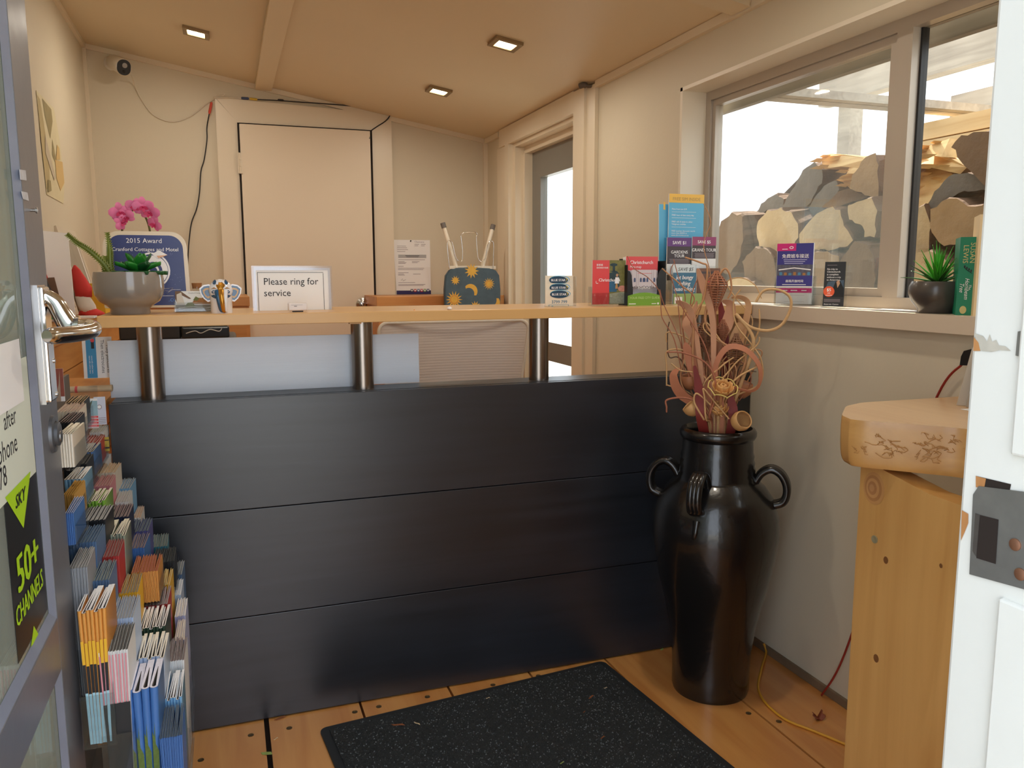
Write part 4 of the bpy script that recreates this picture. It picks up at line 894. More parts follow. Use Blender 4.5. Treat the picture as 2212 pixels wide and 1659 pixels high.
b.lathe([(.026, 0), (.025, .004), (.018, .005), (.0165, .0035), (.0165, .009), (.014, .010), (0, .010)], LK, 36, T(1.235, zl2, 0)); b.lathe([(.008, .009), (.008, .0115), (0, .012)], STEEL, 20, T(1.235, zl2-.004, 0)); b.box((1.2342, zl2-.008, .0118), (1.2358, zl2, .0123), BLACKP); b.build('lock_cylinder', ed)
def dp(px, py, x=FX): q = on(px, py, 'x', x); return (q.y, q.z)
WORN = mat('torn_sticker', (196, 196, 200), .7, var=.3, vs=90)
for pts in ([(41, 366), (54, 368), (56, 390), (43, 388)], [(45, 413), (58, 416), (61, 434), (49, 430)]):
    b = B(MD); b.prism([dp(*q) for q in pts], .0002, .0008, WORN); b.build('sticker_remnant', ed)
b = B(MD); c = dp(66, 454); b.lathe([(.002, 0), (.002, .006), (.004, .006), (.004, .008), (0, .009)], STEEL, 12, T(c[0], c[1], 0)); b.build('small_hook', ed)

# notices on the glass (seen and read from outside)
MG = Matrix(((0, 0, 1, GD+.0023), (1, 0, 0, 0), (0, 1, 0, 0), (0, 0, 0, 1)))
def gp(px, py): return dp(px, py, GD+.0025)
NOT = mat('notice_paper_green', (214, 222, 208), .6, var=.03); SKY_B = mat('poster_black', (26, 27, 28), .35, var=.05); LIME = mat('poster_lime', (176, 222, 28), .45, var=.03)
y_r, z_t = gp(74, 760)[0], gp(74, 880)[1]; zb = gp(40, 1040)[1]; y_l = y_r-.34
b = B(MG)
yr1 = 1.139; z0_, z1_ = gp(40, 1050)[1]-.004, 1.05
b.prism([(y_l, z0_), (1.1585, z0_), (1.1585, z1_), (y_l, z1_)], 0, .0004, NOT)
for t, (px, py), (qx, qy), sz in (('after', (35, 912), (36, 880), .030), ('phone', (38, 972), (38, 945), .034), ('78', (16, 1045), (16, 1018), .034)):
    y_, z_ = gp(px, py); b.text(t, y_, z_, sz, .0006, INK, None, 'RIGHT', 0, 1.)
    pre = {'after': 'For assistance ', 'phone': 'hours please ', '78': '03 379 88 '}[t]
o = b.build('glass_notice'); tag(o, 'pale paper notice about after hours phone on the entrance door glass', 'notice')
b = B(MG); wz0, wz1 = gp(30, 876)[1], 1.06; yq = gp(45, 800)[0]
b.prism([(y_l+.02, wz0-.001), (yq, wz0-.001), (yq, 1.075), (y_l+.02, 1.075)], .0008, .0012, PAPER)
tag(b.build('glass_paper'), 'blank white paper overlapping the notice on the entrance door glass', 'paper')
b = B(MG); py0, py1, pz0, pz1 = gp(8, 1085)[0], 1.158, .714, gp(40, 1050)[1]-.005
b.prism([(py0, pz0), (py1, pz0), (py1, pz1), (py0, pz1)], 0, .0004, SKY_B)
def g2(px, py): return gp(px, py)
b.flat([gp(10, 1075), gp(65, 1018), gp(50, 1141)], .0007, LIME); b.flat([gp(66, 1398), gp(84, 1373), gp(72, 1352)], .0007, LIME)
bc_ = g2(65, 1270)
def fit(t, l, r, bold, m, shear=0., top=None):
    """lettering between two photo points on the glass: width from l to r, height up to top"""
    a, c = gp(*l), gp(*r); v, f = text_geo(t, 1., 'LEFT', 0., shear); x0 = min(p[0] for p in v); x1 = max(p[0] for p in v); y1 = max(p[1] for p in v)
    hgt = gp(*top)[1]-a[1]; kx = (c[0]-a[0])/(x1-x0); ky = hgt/y1
    for o in (-1, -.33, .33, 1): b.add([(a[0]+(p[0]-x0+o*bold)*kx, a[1]+p[1]*ky, .001+.00004*o) for p in v], f, m)
fit('SKY', (33, 1100), (55, 1068), .03, SKY_B, .3, (33, 1070)); fit('50+', (40, 1283), (84, 1228), .035, LIME, 0, (34, 1205)); fit('CHANNELS', (36, 1358), (93, 1275), .03, LIME, 0, (33, 1315))
tag(b.build('glass_poster'), 'black and lime television channels poster on the entrance door glass', 'poster')
# ------------------------------------------------------------------ brochure rack beside the open door
rk = thing('brochure_rack', 'tall clear brochure rack full of leaflets between the open door and the counter', 'brochure rack', (-.30, 1.62, 0))
RKP = mat('rack_back_panel', (112, 104, 96), .5, var=.1)
b = B(); b.box((-.352, 1.292, .02), (-.346, 2.045, .93), RKP); b.build('back_panel', rk)
b = B(); b.box((-.44, 1.292, 0), (-.20, 2.045, .02), RKP); b.build('base', rk)
PG = {'grey': (168, 168, 166), 'white': (240, 240, 240), 'cream': (236, 228, 210), 'beige': (186, 160, 128), 'olive': (142, 138, 116), 'rose': (172, 140, 132), 'mauve': (140, 124, 124), 'lilac': (222, 220, 232), 'slate': (96, 108, 118), 'steel': (92, 112, 132), 'dark': (74, 76, 76), 'tan': (188, 156, 130), 'rust': (176, 108, 84), 'sage': (128, 136, 132), 'redbrown': (142, 104, 98), 'gold': (196, 156, 78), 'yellow': (212, 190, 132)}
SPN = {'white': (232, 232, 230), 'black': (30, 32, 36), 'cream': (224, 214, 196), 'red': (186, 56, 52), 'blue': (70, 116, 180), 'skyblue': (126, 178, 216), 'paleblue': (196, 214, 238), 'green': (134, 186, 66), 'darkgreen': (44, 66, 52), 'grey': (150, 152, 156), 'navy': (34, 40, 68), 'purple': (92, 92, 152), 'teal': (66, 136, 156), 'yellow': (236, 184, 46), 'orange': (216, 150, 70), 'steel': (92, 122, 160), 'gold': (206, 160, 78), 'pink': (214, 140, 148), 'greygreen': (140, 150, 134), 'lilac': (186, 192, 222)}
def pm(k): return mat('page_'+k, PG[k], .7, var=.12, vs=150)
def sm_(k): return mat('spine_'+k, SPN[k], .4, var=.06, vs=30)
PATTERN = {
 'tree': lambda b, x0, x1, h, z: (b.flat([(x0, 0), (x1, 0), (x1, h*.52), ((x0+x1)/2, h*.58), (x0+(x1-x0)*.42, h*.76), (x0+(x1-x0)*.3, h*.64), (x0, h*.68)], z, mat('leafy_green', (92, 112, 48), .6, var=.5, vs=220))),
 'orange': lambda b, x0, x1, h, z: (b.rect(x0, h*.62, x1, h*.80, z, sm_('yellow')), b.rect(x0, h*.40, x1, h*.62, z, sm_('black')), b.rect(x0, 0, x1, h*.40, z, mat('leaflet_ice_blue', (170, 212, 224), .5, var=.2, vs=60))),
 'redwhite': lambda b, x0, x1, h, z: (b.rect(x0, 0, x1, h*.62, z, sm_('black')), b.rect(x0, h*.62, x0+(x1-x0)*.5, h, z, sm_('pink'))),
 'half': lambda b, x0, x1, h, z: b.rect(x0, 0, x1, h*.5, z, sm_('white')),
 None: lambda *a: None}
def leaflet(style, t, h, d, spine, page, pat):
    """one folded leaflet, spine towards -Y; local origin at the spine's foot"""
    b = B(); S, P = sm_(spine), pm(page)
    if style == 'mag':          # bulging folded booklet: teardrop loop of pages
        n = 9; out = []; inn = []
        for k in range(n+1):
            a = -PI/2-PI/2+PI*k/n; out.append((t*.5*math.cos(a), t*.55+t*.55*math.sin(a))); inn.append((t*.24*math.cos(a), t*.70+t*.34*math.sin(a)))
        out = [(-t*.34, d)]+out+[(t*.48, d)]; inn = [(t*.02, d*.72)]+inn+[(t*.07, d*.72)]
        m = len(out)
        out = [(max(-t*.49, min(t*.49, x)), y) for x, y in out]
        vs = [(x, y, h) for x, y in out]+[(x, y, h) for x, y in inn]; b.add(vs, [(i, i+1, m+i+1, m+i) for i in range(m-1)]+[(0, m, 2*m-1, m-1)], P)
        b.add([(x, y, 0) for x, y in out]+[(x, y, h-.0004) for x, y in out], [(i, i+1, m+i+1, m+i) for i in range(m-1)]+[(m-1, 0, m, 2*m-1)], S, None, True)
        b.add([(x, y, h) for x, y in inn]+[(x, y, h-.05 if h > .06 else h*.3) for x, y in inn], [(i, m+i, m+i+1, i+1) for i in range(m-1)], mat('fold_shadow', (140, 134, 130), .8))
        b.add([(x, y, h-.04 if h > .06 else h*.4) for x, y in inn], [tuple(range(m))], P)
        w = t*.36
    else:
        k = 3
        for i in range(k):
            x0 = -t/2+t*i/k; x1 = x0+t/k*.74; o = .0015*((i*2) % 3); zt = h-.0012*((i*5) % 3)
            b.box((x0, o, 0), (x1, d-o, zt-.0004), S); b.add([(x0, o, zt), (x1, o, zt), (x1, d-o, zt), (x0, d-o, zt)], [(0, 1, 2, 3)], P)
        w = t*.5
    if pat:
        F = Matrix(((1, 0, 0, 0), (0, 0, -1, -.0003 if style != 'mag' else -.0006), (0, 1, 0, 0), (0, 0, 0, 1)))
        g = B(F); PATTERN[pat](g, -w, w, h*.97, .0002)
        for fi, f in enumerate(g.f): b.add([g.v[i] for i in f], [tuple(range(len(f)))], g.mats[g.mi[fi]])
    return b
ORD = ['nearest the door', 'second from the door', 'third from the door', 'middle', 'third from the counter', 'second from the counter', 'nearest the counter']
ORD7 = ['nearest the door', 'second from the door', 'second from the far end', 'at the far end']
CN = {'1': 'lowest rack row', '2': 'second lowest rack row', '3': 'third lowest rack row', '4': 'middle rack row', '5': 'third rack row down', '6': 'second rack row down', '7': 'top rack row'}
YK = {'1': (1.235, .11), '2': (1.245, .11), '3': (1.235, .11), '4': (1.235, .112), '5': (1.30, .112), '6': (1.30, .114), '7': (1.30, .115)}
#        left right y  style n spine page pattern
STK = {
'1': [(344, 394, 1592, 't', 9, 'blue', 'slate', None), (353, 393, 1508, 'mag', 6, 'skyblue', 'white', None), (361, 398, 1427, 't', 6, 'white', 'mauve', None), (376, 399, 1383, 't', 4, 'lilac', 'cream', None), (377, 401, 1331, 't', 3, 'lilac', 'white', None), (371, 391, 1285, 't', 3, 'paleblue', 'white', None), (368, 393, 1242, 't', 4, 'steel', 'grey', None)],
'2': [(265, 341, 1490, 'mag', 4, 'blue', 'lilac', 'tree'), (280, 354, 1421, 'mag', 8, 'paleblue', 'cream', None), (293, 357, 1356, 'mag', 9, 'darkgreen', 'white', None), (310, 362, 1307, 't', 8, 'red', 'grey', 'half'), (341, 367, 1264, 't', 4, 'yellow', 'yellow', None), (328, 377, 1214, 't', 7, 'black', 'dark', None), (315, 362, 1181, 't', 7, 'teal', 'sage', None)],
'3': [(212, 276, 1406, 't', 9, 'white', 'dark', 'redwhite'), (228, 288, 1336, 't', 9, 'paleblue', 'grey', None), (243, 298, 1281, 't', 8, 'yellow', 'olive', None), (283, 341, 1235, 't', 8, 'orange', 'rust', None), (270, 312, 1184, 't', 6, 'blue', 'mauve', None), (272, 320, 1148, 't', 6, 'purple', 'slate', None), (286, 304, 1118, 't', 3, 'white', 'tan', None)],
'4': [(165, 228, 1318, 'mag', 7, 'orange', 'white', 'orange'), (188, 236, 1254, 't', 7, 'steel', 'sage', None), (202, 257, 1203, 't', 8, 'red', 'redbrown', None), (215, 270, 1155, 'mag', 8, 'greygreen', 'cream', None), (229, 278, 1117, 't', 6, 'navy', 'mauve', None), (248, 278, 1084, 't', 5, 'white', 'grey', None), (252, 281, 1055, 't', 5, 'skyblue', 'grey', None)],
'5': [(148, 188, 1226, 't', 6, 'grey', 'grey', None), (145, 208, 1172, 't', 9, 'steel', 'steel', None), (160, 228, 1124, 't', 7, 'black', 'grey', None), (180, 226, 1083, 'mag', 6, 'green', 'cream', None), (190, 238, 1050, 't', 8, 'pink', 'rose', 'half'), (208, 248, 1021, 't', 6, 'cream', 'beige', None), (215, 255, 997, 't', 6, 'white', 'lilac', None)],
'6': [(141, 158, 1108, 't', 4, 'blue', 'lilac', None), (136, 160, 1068, 't', 5, 'gold', 'gold', None), (137, 178, 1036, 'mag', 5, 'skyblue', 'white', None), (136, 187, 1003, 't', 6, 'black', 'dark', 'half'), (150, 200, 978, 'mag', 7, 'blue', 'grey', None), (169, 215, 957, 't', 6, 'red', 'rose', None), (193, 223, 933, 't', 6, 'white', 'grey', None)],
'7': [(125, 156, 938, 'mag', 5, 'cream', 'cream', None), (123, 162, 911, 't', 6, 'black', 'mauve', None), (121, 170, 888, 't', 7, 'cream', 'rose', None), (140, 178, 870, 't', 6, 'black', 'beige', 'half')]}
NICE = {'skyblue': 'sky blue', 'paleblue': 'pale blue', 'darkgreen': 'dark green', 'greygreen': 'grey green', 'redbrown': 'red brown'}
rnd = random.Random(11); D = .098
GEO = []
for row, st_ in STK.items():
    for k, (xl, xr, y, *_) in enumerate(st_):
        yy = YK[row][0]+YK[row][1]*k; a, c = on(xl, y, 'y', yy), on(xr, y, 'y', yy); GEO.append((row, k, a.x, c.x, yy, (a.z+c.z)/2))
for row, k, x0, x1, yy, zt in GEO:
    xl, xr, y, sty, n, sp, pg, pat = STK[row][k]; h = .205
    for r2, k2, u0, u1, y2, z2 in GEO:
        if (r2, k2) != (row, k) and z2 < zt and min(u1, x1)-max(u0, x0) > .55*min(u1-u0, x1-x0) and y2 < yy+D+.004 and y2+D > yy-.004: h = min(h, zt-z2-.007)
    if yy < 2.06 < yy+D and x1 > -.272: x1 = min(x1, -.276)
    h = max(.014, min(h, zt-.03, .05 if row in '67' else 1)); t = (x1-x0)/n; zb = zt-h
    pk_ = B(); pk_.box((x0-.003, yy-.003, zb-.004), (x1+.003, yy+D+.003, zb-.0012), ACR); pk_.box((x1+.0015, yy-.003, zb-.0012), (x1+.003, yy+D+.003, zb+min(h*.6, .09)), ACR)
    if h > .1: pk_.box((x0-.004, yy-.006, zb-.004), (x1+.003, yy-.0045, zb+h*.38), ACR)
    pk_.build('pocket', rk)
    s_, p_ = NICE.get(sp, sp), NICE.get(pg, pg)
    pos = (ORD7 if row == '7' else ORD)[k]
    lab = '%s leaflet with %s edges, %s in %s' % (s_, p_, pos, CN[row])
    proto = None
    for i in range(n):
        x = x0+t*(i+.5)
        if proto is None:
            proto = leaflet('mag' if sty == 'mag' else 't', t*.98, h, D, sp, pg, pat).build('leaflet'); o = proto
            o['label'] = lab; o['category'] = 'leaflet'; o['group'] = 'leaflets in the %s pocket, %s' % (pos, CN[row])
        else:
            o = proto.copy(); COL.objects.link(o)
        fan = .22*(x-(x0+x1)/2) if h > .1 else 0.       # the stack is squeezed at its foot and fans out at the top
        o.location = (x-fan, yy+rnd.uniform(0, .002), zb); o.rotation_euler = (0, math.atan2(fan, h), rnd.uniform(-.03, .03) if sty == 't' else rnd.uniform(-.04, .01))
        if sty == 'mag' and h > .1: o.scale.z = 1-.02*(i % 3 == 1)
# clear stepped side sheets of the rack, built round its rows
for yq in (1.292, 2.045):
    pts = []
    for row in '7654321':
        g_ = [q for q in GEO if q[0] == row]; xm = max(q[3] for q in g_ if q[1] < 3); zm = min(q[5] for q in g_ if q[1] < 3); pts.append((xm, zm-.06))
    b = B(Matrix(((1, 0, 0, 0), (0, 0, -1, yq), (0, 1, 0, 0), (0, 0, 0, 1))))
    poly = [(-.345, .021), (-.345, .90)]+[(min(-.29, pts[0][0]), .90)]+[(-.30, .60), (-.285, .30), (-.26, .021)]
    b.prism(poly, -.0015, .0015, ACR); b.build('side_sheet', rk)

# papers, newspapers and flyers at the top of the rack and in the gap by the counter
lg = thing('gap_shelf', 'small pine shelf in the gap between counter end and left cabinet', 'shelf', (-.37, 2.3, .85))
b = B(); b.box((-.455, 2.10, .838), (-.283, 2.62, .856), PINEF); b.build('board', lg)
b = B(); b.box((-.455, 2.30, .6), (-.44, 2.34, .8375), PINEF); b.build('bracket', lg)
def gapcard(name, label, cat, px, Y, yaw, lean, draw, t=.0012, face=PAPER):
    M, w, h = facing((on(px[0], px[1], 'y', Y)), yaw, *px); M = M @ Matrix.Rotation(-lean, 4, 'X'); b = B(M); b.prism([(0, 0), (w, 0), (w, h), (0, h)], -t, 0, face); draw(b, w, h); return tag(b.build(name), label, cat)
FLB = mat('flyer_blue', (62, 148, 200), .5, var=.04)
def fl(b, w, h):
    b.rect(w*.12, .001, w*.46, h, .0004, FLB); b.prism([(w*.30, h*.72), (w*.40, h*.72), (w*.40, h*.95), (w*.30, h*.95)], .0004, .0006, INK); b.disc(w*.35, h*.92, w*.07, w*.07, .0009, RED)
    b.text('Then electrocutes', w*.62, h*.93, w*.17, .0006, INK, None, 'LEFT', 0, 1, -PI/2); b.text('Fully punctures', w*.80, h*.80, w*.17, .0006, INK, None, 'LEFT', 0, 1, -PI/2)
    for k in (.2, .28): b.text('more info online here', w*k, h*.55, w*.075, .0006, WHITEI, None, 'LEFT', 0, 1, -PI/2)
M, w, h = facing(on(182, 822, 'y', 2.16), 0, 182, 820, 246, 728)
gapcard('flyer', 'blue banded white flyer standing left of the corrugated sheets', 'flyer', (182, 818, 246, 729), 2.20, 0, .05, fl)
NEWS = mat('newspaper', (206, 184, 152), .8, var=.25, vs=24, stretch=(1, 6, 6))
def roll(px0, px1, Y, r, label, band):
    a, c = on(*px0, 'y', Y), on(*px1, 'y', Y); ax = c-a; b = B(); b.tube([a, a+ax*.3, a+ax*.7, c], r, NEWS, 16, False, None, True, .6)
    if band: b.tube([a+ax*.14, a+ax*.20], r*1.03, RED, 16, False, None, False, .6)
    return tag(b.build('rolled_newspaper'), label, 'newspaper', 'rolled newspapers by the counter end')
roll((150, 842), (243, 838), 2.145, .0135, 'rolled newspaper with a red band lying under the flyer', True)
def br(b, w, h): b.rect(0, h*.15, w, h, .0004, mat('brochure_rust', (146, 74, 58), .5, var=.4, vs=40)); b.flat([(w*.2, 0), (w*.7, 0), (w*.75, h*.95), (w*.6, h*.5)], .0007, mat('brochure_photo', (176, 150, 128), .6, var=.4, vs=40))
gapcard('brochure', 'rust red photo brochure standing against the left pine boards above the rack', 'brochure', (112, 868, 141, 797), 1.60, 0, 0, br)
def p1(b, w, h):
    b.rect(0, h*.42, w, h*.92, .0004, mat('poster_sea', (150, 186, 200), .5, var=.3, vs=30)); b.flat([(w*.1, h*.7), (w*.4, h*.8), (w*.7, h*.95), (w*.5, h*.62)], .0006, mat('poster_tree', (84, 96, 80), .6, var=.4, vs=80))
    for k in range(4): b.rect(0, h*(.04+.10*k), w, h*(.11+.10*k), .0006, RED); b.rect(w*.1, h*(.065+.10*k), w*.9, h*(.075+.10*k), .0008, WHITEI)
gapcard('brochure', 'red and sea blue brochure beside the left edge of the counter front', 'brochure', (181, 926, 214, 862), 1.945, 0, .02, p1)
def p2(b, w, h):
    b.disc(w*.45, h*.64, w*.22, w*.22, .0004, LN); b.disc(w*.45, h*.64, w*.16, w*.16, .0006, PAPER)
    for k in range(4): b.rect(w*.3, h*(.05+.06*k), w*.95, h*(.07+.06*k), .0004, LN)
gapcard('brochure', 'pale blue white brochure tucked between the red one and the counter', 'brochure', (206, 918, 231, 858), 1.95, 0, .02, p2, .0012, mat('brochure_pale', (206, 212, 228), .5))
gapcard('brochure', 'yellow brochure low beside the left edge of the counter front', 'brochure', (222, 975, 237, 945), 1.955, 0, .02, lambda b, w, h: (b.rect(0, h*.75, w, h*.82, .0004, INK), b.rect(0, h*.18, w, h*.3, .0004, INK)), .0012, mat('brochure_yellow', (176, 160, 58), .5))
# ------------------------------------------------------------------ things on the left cabinet and walls
def cabz(): return CAP
# white sheet stand
M, w, h = facing(on(120, 690, 'y', 2.97), .0, 66, 684, 163, 502)
base = M.translation; M = card((base.x, 2.97, CAP+.001)); hh = on(163, 502, 'y', 2.97).z-CAP
ws = thing('display_board', 'tall blank white board standing on the left cabinet', 'board', (base.x+w/2, 2.97, CAP))
b = B(M); b.prism([(0, 0), (w, 0), (w-.004, hh-.004), (.0, hh+.008)], -.006, 0, mat('bright_white_board', (250, 250, 250), .5, var=.005)); b.build('panel', ws)
b = B(M); b.box((.02, 0, -.06), (w-.02, .004, -.0065), PAPER); b.build('foot', ws)
# leaflets leaning in front of it
def lean(name, label, cat, pts, Y, m, group=None, draw=None):
    P = [on(px, py, 'y', Y) for px, py in pts]; b = B(card((0, Y, 0))); b.prism([(p.x, max(p.z, CAP+.001)) for p in P], -.004, 0, m)
    if draw: draw(b)
    return tag(b.build(name), label, cat, group)
lean('folder', 'red folder leaning in front of the tall white board', 'folder', [(86, 640), (86, 569), (91, 569), (104, 602), (104, 690), (86, 690)], 2.93, mat('folder_red', (214, 66, 62), .5))
lean('brown_card', 'brown card leaning in front of the tall white board', 'card', [(102, 600), (117, 599), (141, 690), (95, 690)], 2.91, mat('card_brown', (112, 82, 62), .6, var=.2))
lean('dark_folder', 'dark grey folder leaning left of the brown card', 'folder', [(88, 600), (99, 600), (110, 625), (122, 690), (88, 690)], 2.89, mat('folder_dark', (56, 54, 54), .5))
lean('green_box', 'small green box beside the door handle, in front of the dark folder', 'box', [(92, 652), (123, 653), (127, 690), (92, 690)], 2.87, mat('box_green', (62, 146, 62), .5), None, lambda b: b.text('nz', on(108, 662, 'y', 2.87).x, on(108, 662, 'y', 2.87).z, .014, .0006, WHITEI, None, 'CENTER'))
# red and white stuffed cloth bundle
RCL = mat('red_cloth', (214, 62, 58), .8, var=.12, vs=20); WCL = mat('white_cloth', (232, 224, 214), .8, var=.06)
Y = 3.42; q = on(195, 690, 'y', Y); s = mpp(195, 640, Y); q = Vector((q.x, Y, CAP))
hat = thing('cloth_bundle', 'red and white cloth bundle beside the tall white board', 'cloth', q)
def blob(rings, m, name, n=22):
    """rings: (dx, dz, rx, ry) px"""
    b = B(); vs = []; k = len(rings); rn = random.Random(4)
    for dx, dz, rx, ry in rings:
        for j in range(n):
            a = 2*PI*j/n; f = 1+.10*math.sin(3*a+dz*.1)+rn.uniform(-.03, .03); vs.append((q.x+(dx+rx*f*math.cos(a))*s, q.y+ry*.8*f*math.sin(a)*s, q.z+dz*s))
    fs = [(i*n+j, i*n+(j+1) % n, (i+1)*n+(j+1) % n, (i+1)*n+j) for i in range(k-1) for j in range(n)]+[tuple(range(n-1, -1, -1)), tuple(range((k-1)*n, k*n))]
    b.add(vs, fs, m, None, True); return b.build(name, hat)
blob([(-8, 40, 16, 14), (-10, 60, 17, 15), (-16, 80, 13, 13), (-20, 98, 8, 9), (-22, 108, 2, 2)], RCL, 'red_crown')
blob([(-2, 8, 16, 16), (-6, 22, 17, 17), (-10, 40, 15, 15), (-14, 46, 8, 8)], WCL, 'white_brim')
blob([(4, .5, 26, 18), (2, 6, 24, 18), (-2, 14, 16, 14), (-4, 20, 6, 6)], RCL, 'red_base')
b = B(); b.tube([q+Vector((14*s, 0, 60*s)), q+Vector((20*s, 0, 44*s)), q+Vector((28*s, 0, 34*s))], [3*s, 7*s, 3*s], WCL, 12); b.build('white_tassel', hat)
b = B(); wq = on(186, 687, 'z', CAP); b.box((wq.x-.035, wq.y-.03, CAP+.0005), (wq.x+.03, wq.y+.04, CAP+.007), PAPER); tag(b.build('white_card'), 'small white card lying on the front of the left cabinet', 'card')
# picture frames leaning on the left wall
FRM = mat('pale_frame', (208, 196, 176), .5, var=.05); FGR = mat('frame_grey_back', (92, 88, 84), .7); ART = mat('faded_print', (156, 148, 132), .6, var=.2, vs=12)
def leanframe(Y0, Y1, zt, dx, label, dark):
    fr_ = thing('picture_frame', label, 'picture frame', (-.55, (Y0+Y1)/2, CAP), 'frames leaning on the left wall'); H = zt-CAP-.002; x0 = XL+.006+dx
    ang = math.atan2(dx, H); Mf = T(x0, Y0, CAP+.002) @ Matrix.Rotation(-ang, 4, 'Y') @ Matrix(((0, 0, 1, 0), (1, 0, 0, 0), (0, 1, 0, 0), (0, 0, 0, 1))); W_ = Y1-Y0; k = .028
    Hs = math.hypot(H, dx)-.004
    b = B(Mf)
    for a, e in (((0, 0), (k, Hs)), ((W_-k, 0), (W_, Hs)), ((k+.0001, 0), (W_-k-.0001, k)), ((k+.0001, Hs-k), (W_-k-.0001, Hs))): b.box((a[0], a[1], -.016), (e[0], e[1], 0), FRM)
    b.build('frame', fr_)
    b = B(Mf); b.box((k, k, -.014), (W_-k, Hs-k, -.006), FGR if dark else PAPER); b.rect(k+.02, k+.02, W_-k-.02, Hs-k-.02, -.0055, ART); b.build('print', fr_)
pA = on(156, 482, 'x', XL+.05)
leanframe(3.62, 4.05, on(168, 484, 'x', XL+.04).z-.02, .085, 'pale picture frame leaning on the left wall, nearer the back', False)
leanframe(3.10, 3.52, on(155, 482, 'x', XL+.04).z-.03, .075, 'pale picture frame leaning on the left wall, nearer the door', True)
b = B(); q2 = on(205, 632, 'y', 3.62); b.box((q2.x-.03, 3.57, CAP+.001), (q2.x+.04, 3.70, CAP+.12), mat('yellow_box', (226, 178, 46), .5)); tag(b.build('yellow_box'), 'yellow box behind the cloth bundle on the left cabinet', 'box')

# poster on the left wall
def wp(px, py): q = on(px, py, 'x', XL+.002); return (q.y, q.z)
MW = Matrix(((0, 0, 1, XL+.0015), (1, 0, 0, 0), (0, 1, 0, 0), (0, 0, 0, 1)))
PSB = mat('poster_paper', (214, 204, 168), .6, var=.1, vs=8); PST = mat('poster_trunk', (182, 166, 122), .6, var=.25, vs=18, stretch=(1, 1, .2)); PSD = mat('poster_olive', (150, 138, 98), .6, var=.3, vs=30); PSO = mat('poster_sand', (206, 176, 118), .6, var=.1); PSP = mat('poster_path', (196, 184, 160), .6)
b = B(MW); b.prism([wp(78, 195), wp(101, 440) if 0 else wp(101, 420), wp(137, 440), wp(139, 390), wp(128, 300), wp(116, 234)], 0, .001, PSB)
zq_ = .0012
for pts, m in (([(80, 205), (86, 215), (104, 330), (108, 400), (100, 410), (88, 300)], PST), ([(90, 212), (110, 236), (113, 262), (108, 300), (96, 250)], PSD), ([(112, 300), (116, 320), (120, 345), (128, 352), (129, 362), (120, 355), (112, 335)], PSD), ([(118, 345), (134, 350), (138, 395), (130, 412), (121, 385)], PSO), ([(122, 312), (127, 320), (129, 345), (120, 345)], PSO), ([(96, 290), (119, 385), (116, 390), (97, 330)], PSP), ([(102, 388), (108, 390), (110, 412), (102, 416)], PSD)):
    zq_ += .0003; b.flat([wp(*q) for q in pts], zq_, m)
tag(b.build('wall_poster'), 'curled landscape poster with trees on the left wall', 'poster')

# security camera on the back wall with its lead
CMW = mat('camera_white', (226, 222, 214), .35)
Y = YB; q = on(240, 137, 'y', YB-.004)
sc_ = thing('security_camera', 'white security camera with a black face high on the back wall', 'security camera', q)
b = B(); b.lathe([(.034, 0), (.034, .006), (.028, .010), (0, .010)], CMW, 32, card((q.x, YB-.001, q.z))); b.build('wall_plate', sc_)
p1 = on(268, 147, 'y', YB-.15); d = (p1-Vector((q.x+.01, YB-.02, q.z))).normalized()
b = B(); b.tube([Vector((q.x, YB-.010, q.z)), Vector((q.x+.008, YB-.04, q.z-.003)), Vector((q.x+.02, YB-.055, q.z-.006))], .010, CMW, 14); b.build('bracket', sc_)
ax = (Vector((p1.x, YB-.165, p1.z))-Vector((q.x+.012, YB-.04, q.z))).normalized(); e0 = Vector((q.x+.012, YB-.045, q.z)); e1 = Vector((p1.x, YB-.165, p1.z))
b = B(); b.tube([e0, e0+ax*.012, e1-ax*.006, e1], [.024, .036, .039, .036], CMW, 28); b.build('body', sc_)
Z = ax; Xa = Vector((0, 0, 1)).cross(Z).normalized(); Ya = Z.cross(Xa); MF = Matrix((Xa, Ya, Z)).transposed().to_4x4(); MF.translation = e1
b = B(MF); b.prism(rr(-.032, -.037, .032, .037, .030, .030), .0, .005, BLACKP); fc = b.build('face', sc_)
b = B(MF); b.lathe([(.012, .0051), (.012, .008), (.009, .009), (0, .009)], mat('lens_grey', (150, 146, 140), .3), 24, T(.002, .010, 0)); b.lathe([(.007, .0051), (.007, .008), (0, .0085)], mat('lens_dark', (40, 36, 34), .1), 20, T(0, -.018, 0)); b.build('lens', fc)
def wire(name, label, pts, r, m, cat='cable', ends=()):
    b = B(); b.tube(spline([on(px, py, 'y', YB-dy) for px, py, dy in pts], 8), r, m, 7)
    if not ends: return tag(b.build(name), label, cat)
    t = thing(name, label, cat, on(pts[-1][0], pts[-1][1], 'y', YB-pts[-1][2])); b.build('lead', t)
    for nm, p_, q_, rr_, m_ in ends:
        b = B(); a, c = on(p_[0], p_[1], 'y', YB-p_[2]), on(q_[0], q_[1], 'y', YB-q_[2]); b.tube([a, a+(c-a)*.15, a+(c-a)*.85, c], [rr_*.8, rr_, rr_, rr_*.6], m_, 10); b.build(nm, t)
    return t
wire('camera_cable', 'thin white cable looping from the security camera to the door frame', [(283, 160, .12), (290, 178, .03), (303, 210, .006), (330, 247, .006), (370, 263, .006), (410, 252, .006), (445, 225, .006), (468, 212, .012), (480, 207, .03), (485, 203, .03), (474, 204, .03), (462, 211, .028), (500, 211, .03), (524, 213, .028)], .003, mat('cable_white', (214, 204, 186), .5))
BC = mat('cable_black', (28, 26, 26), .5)
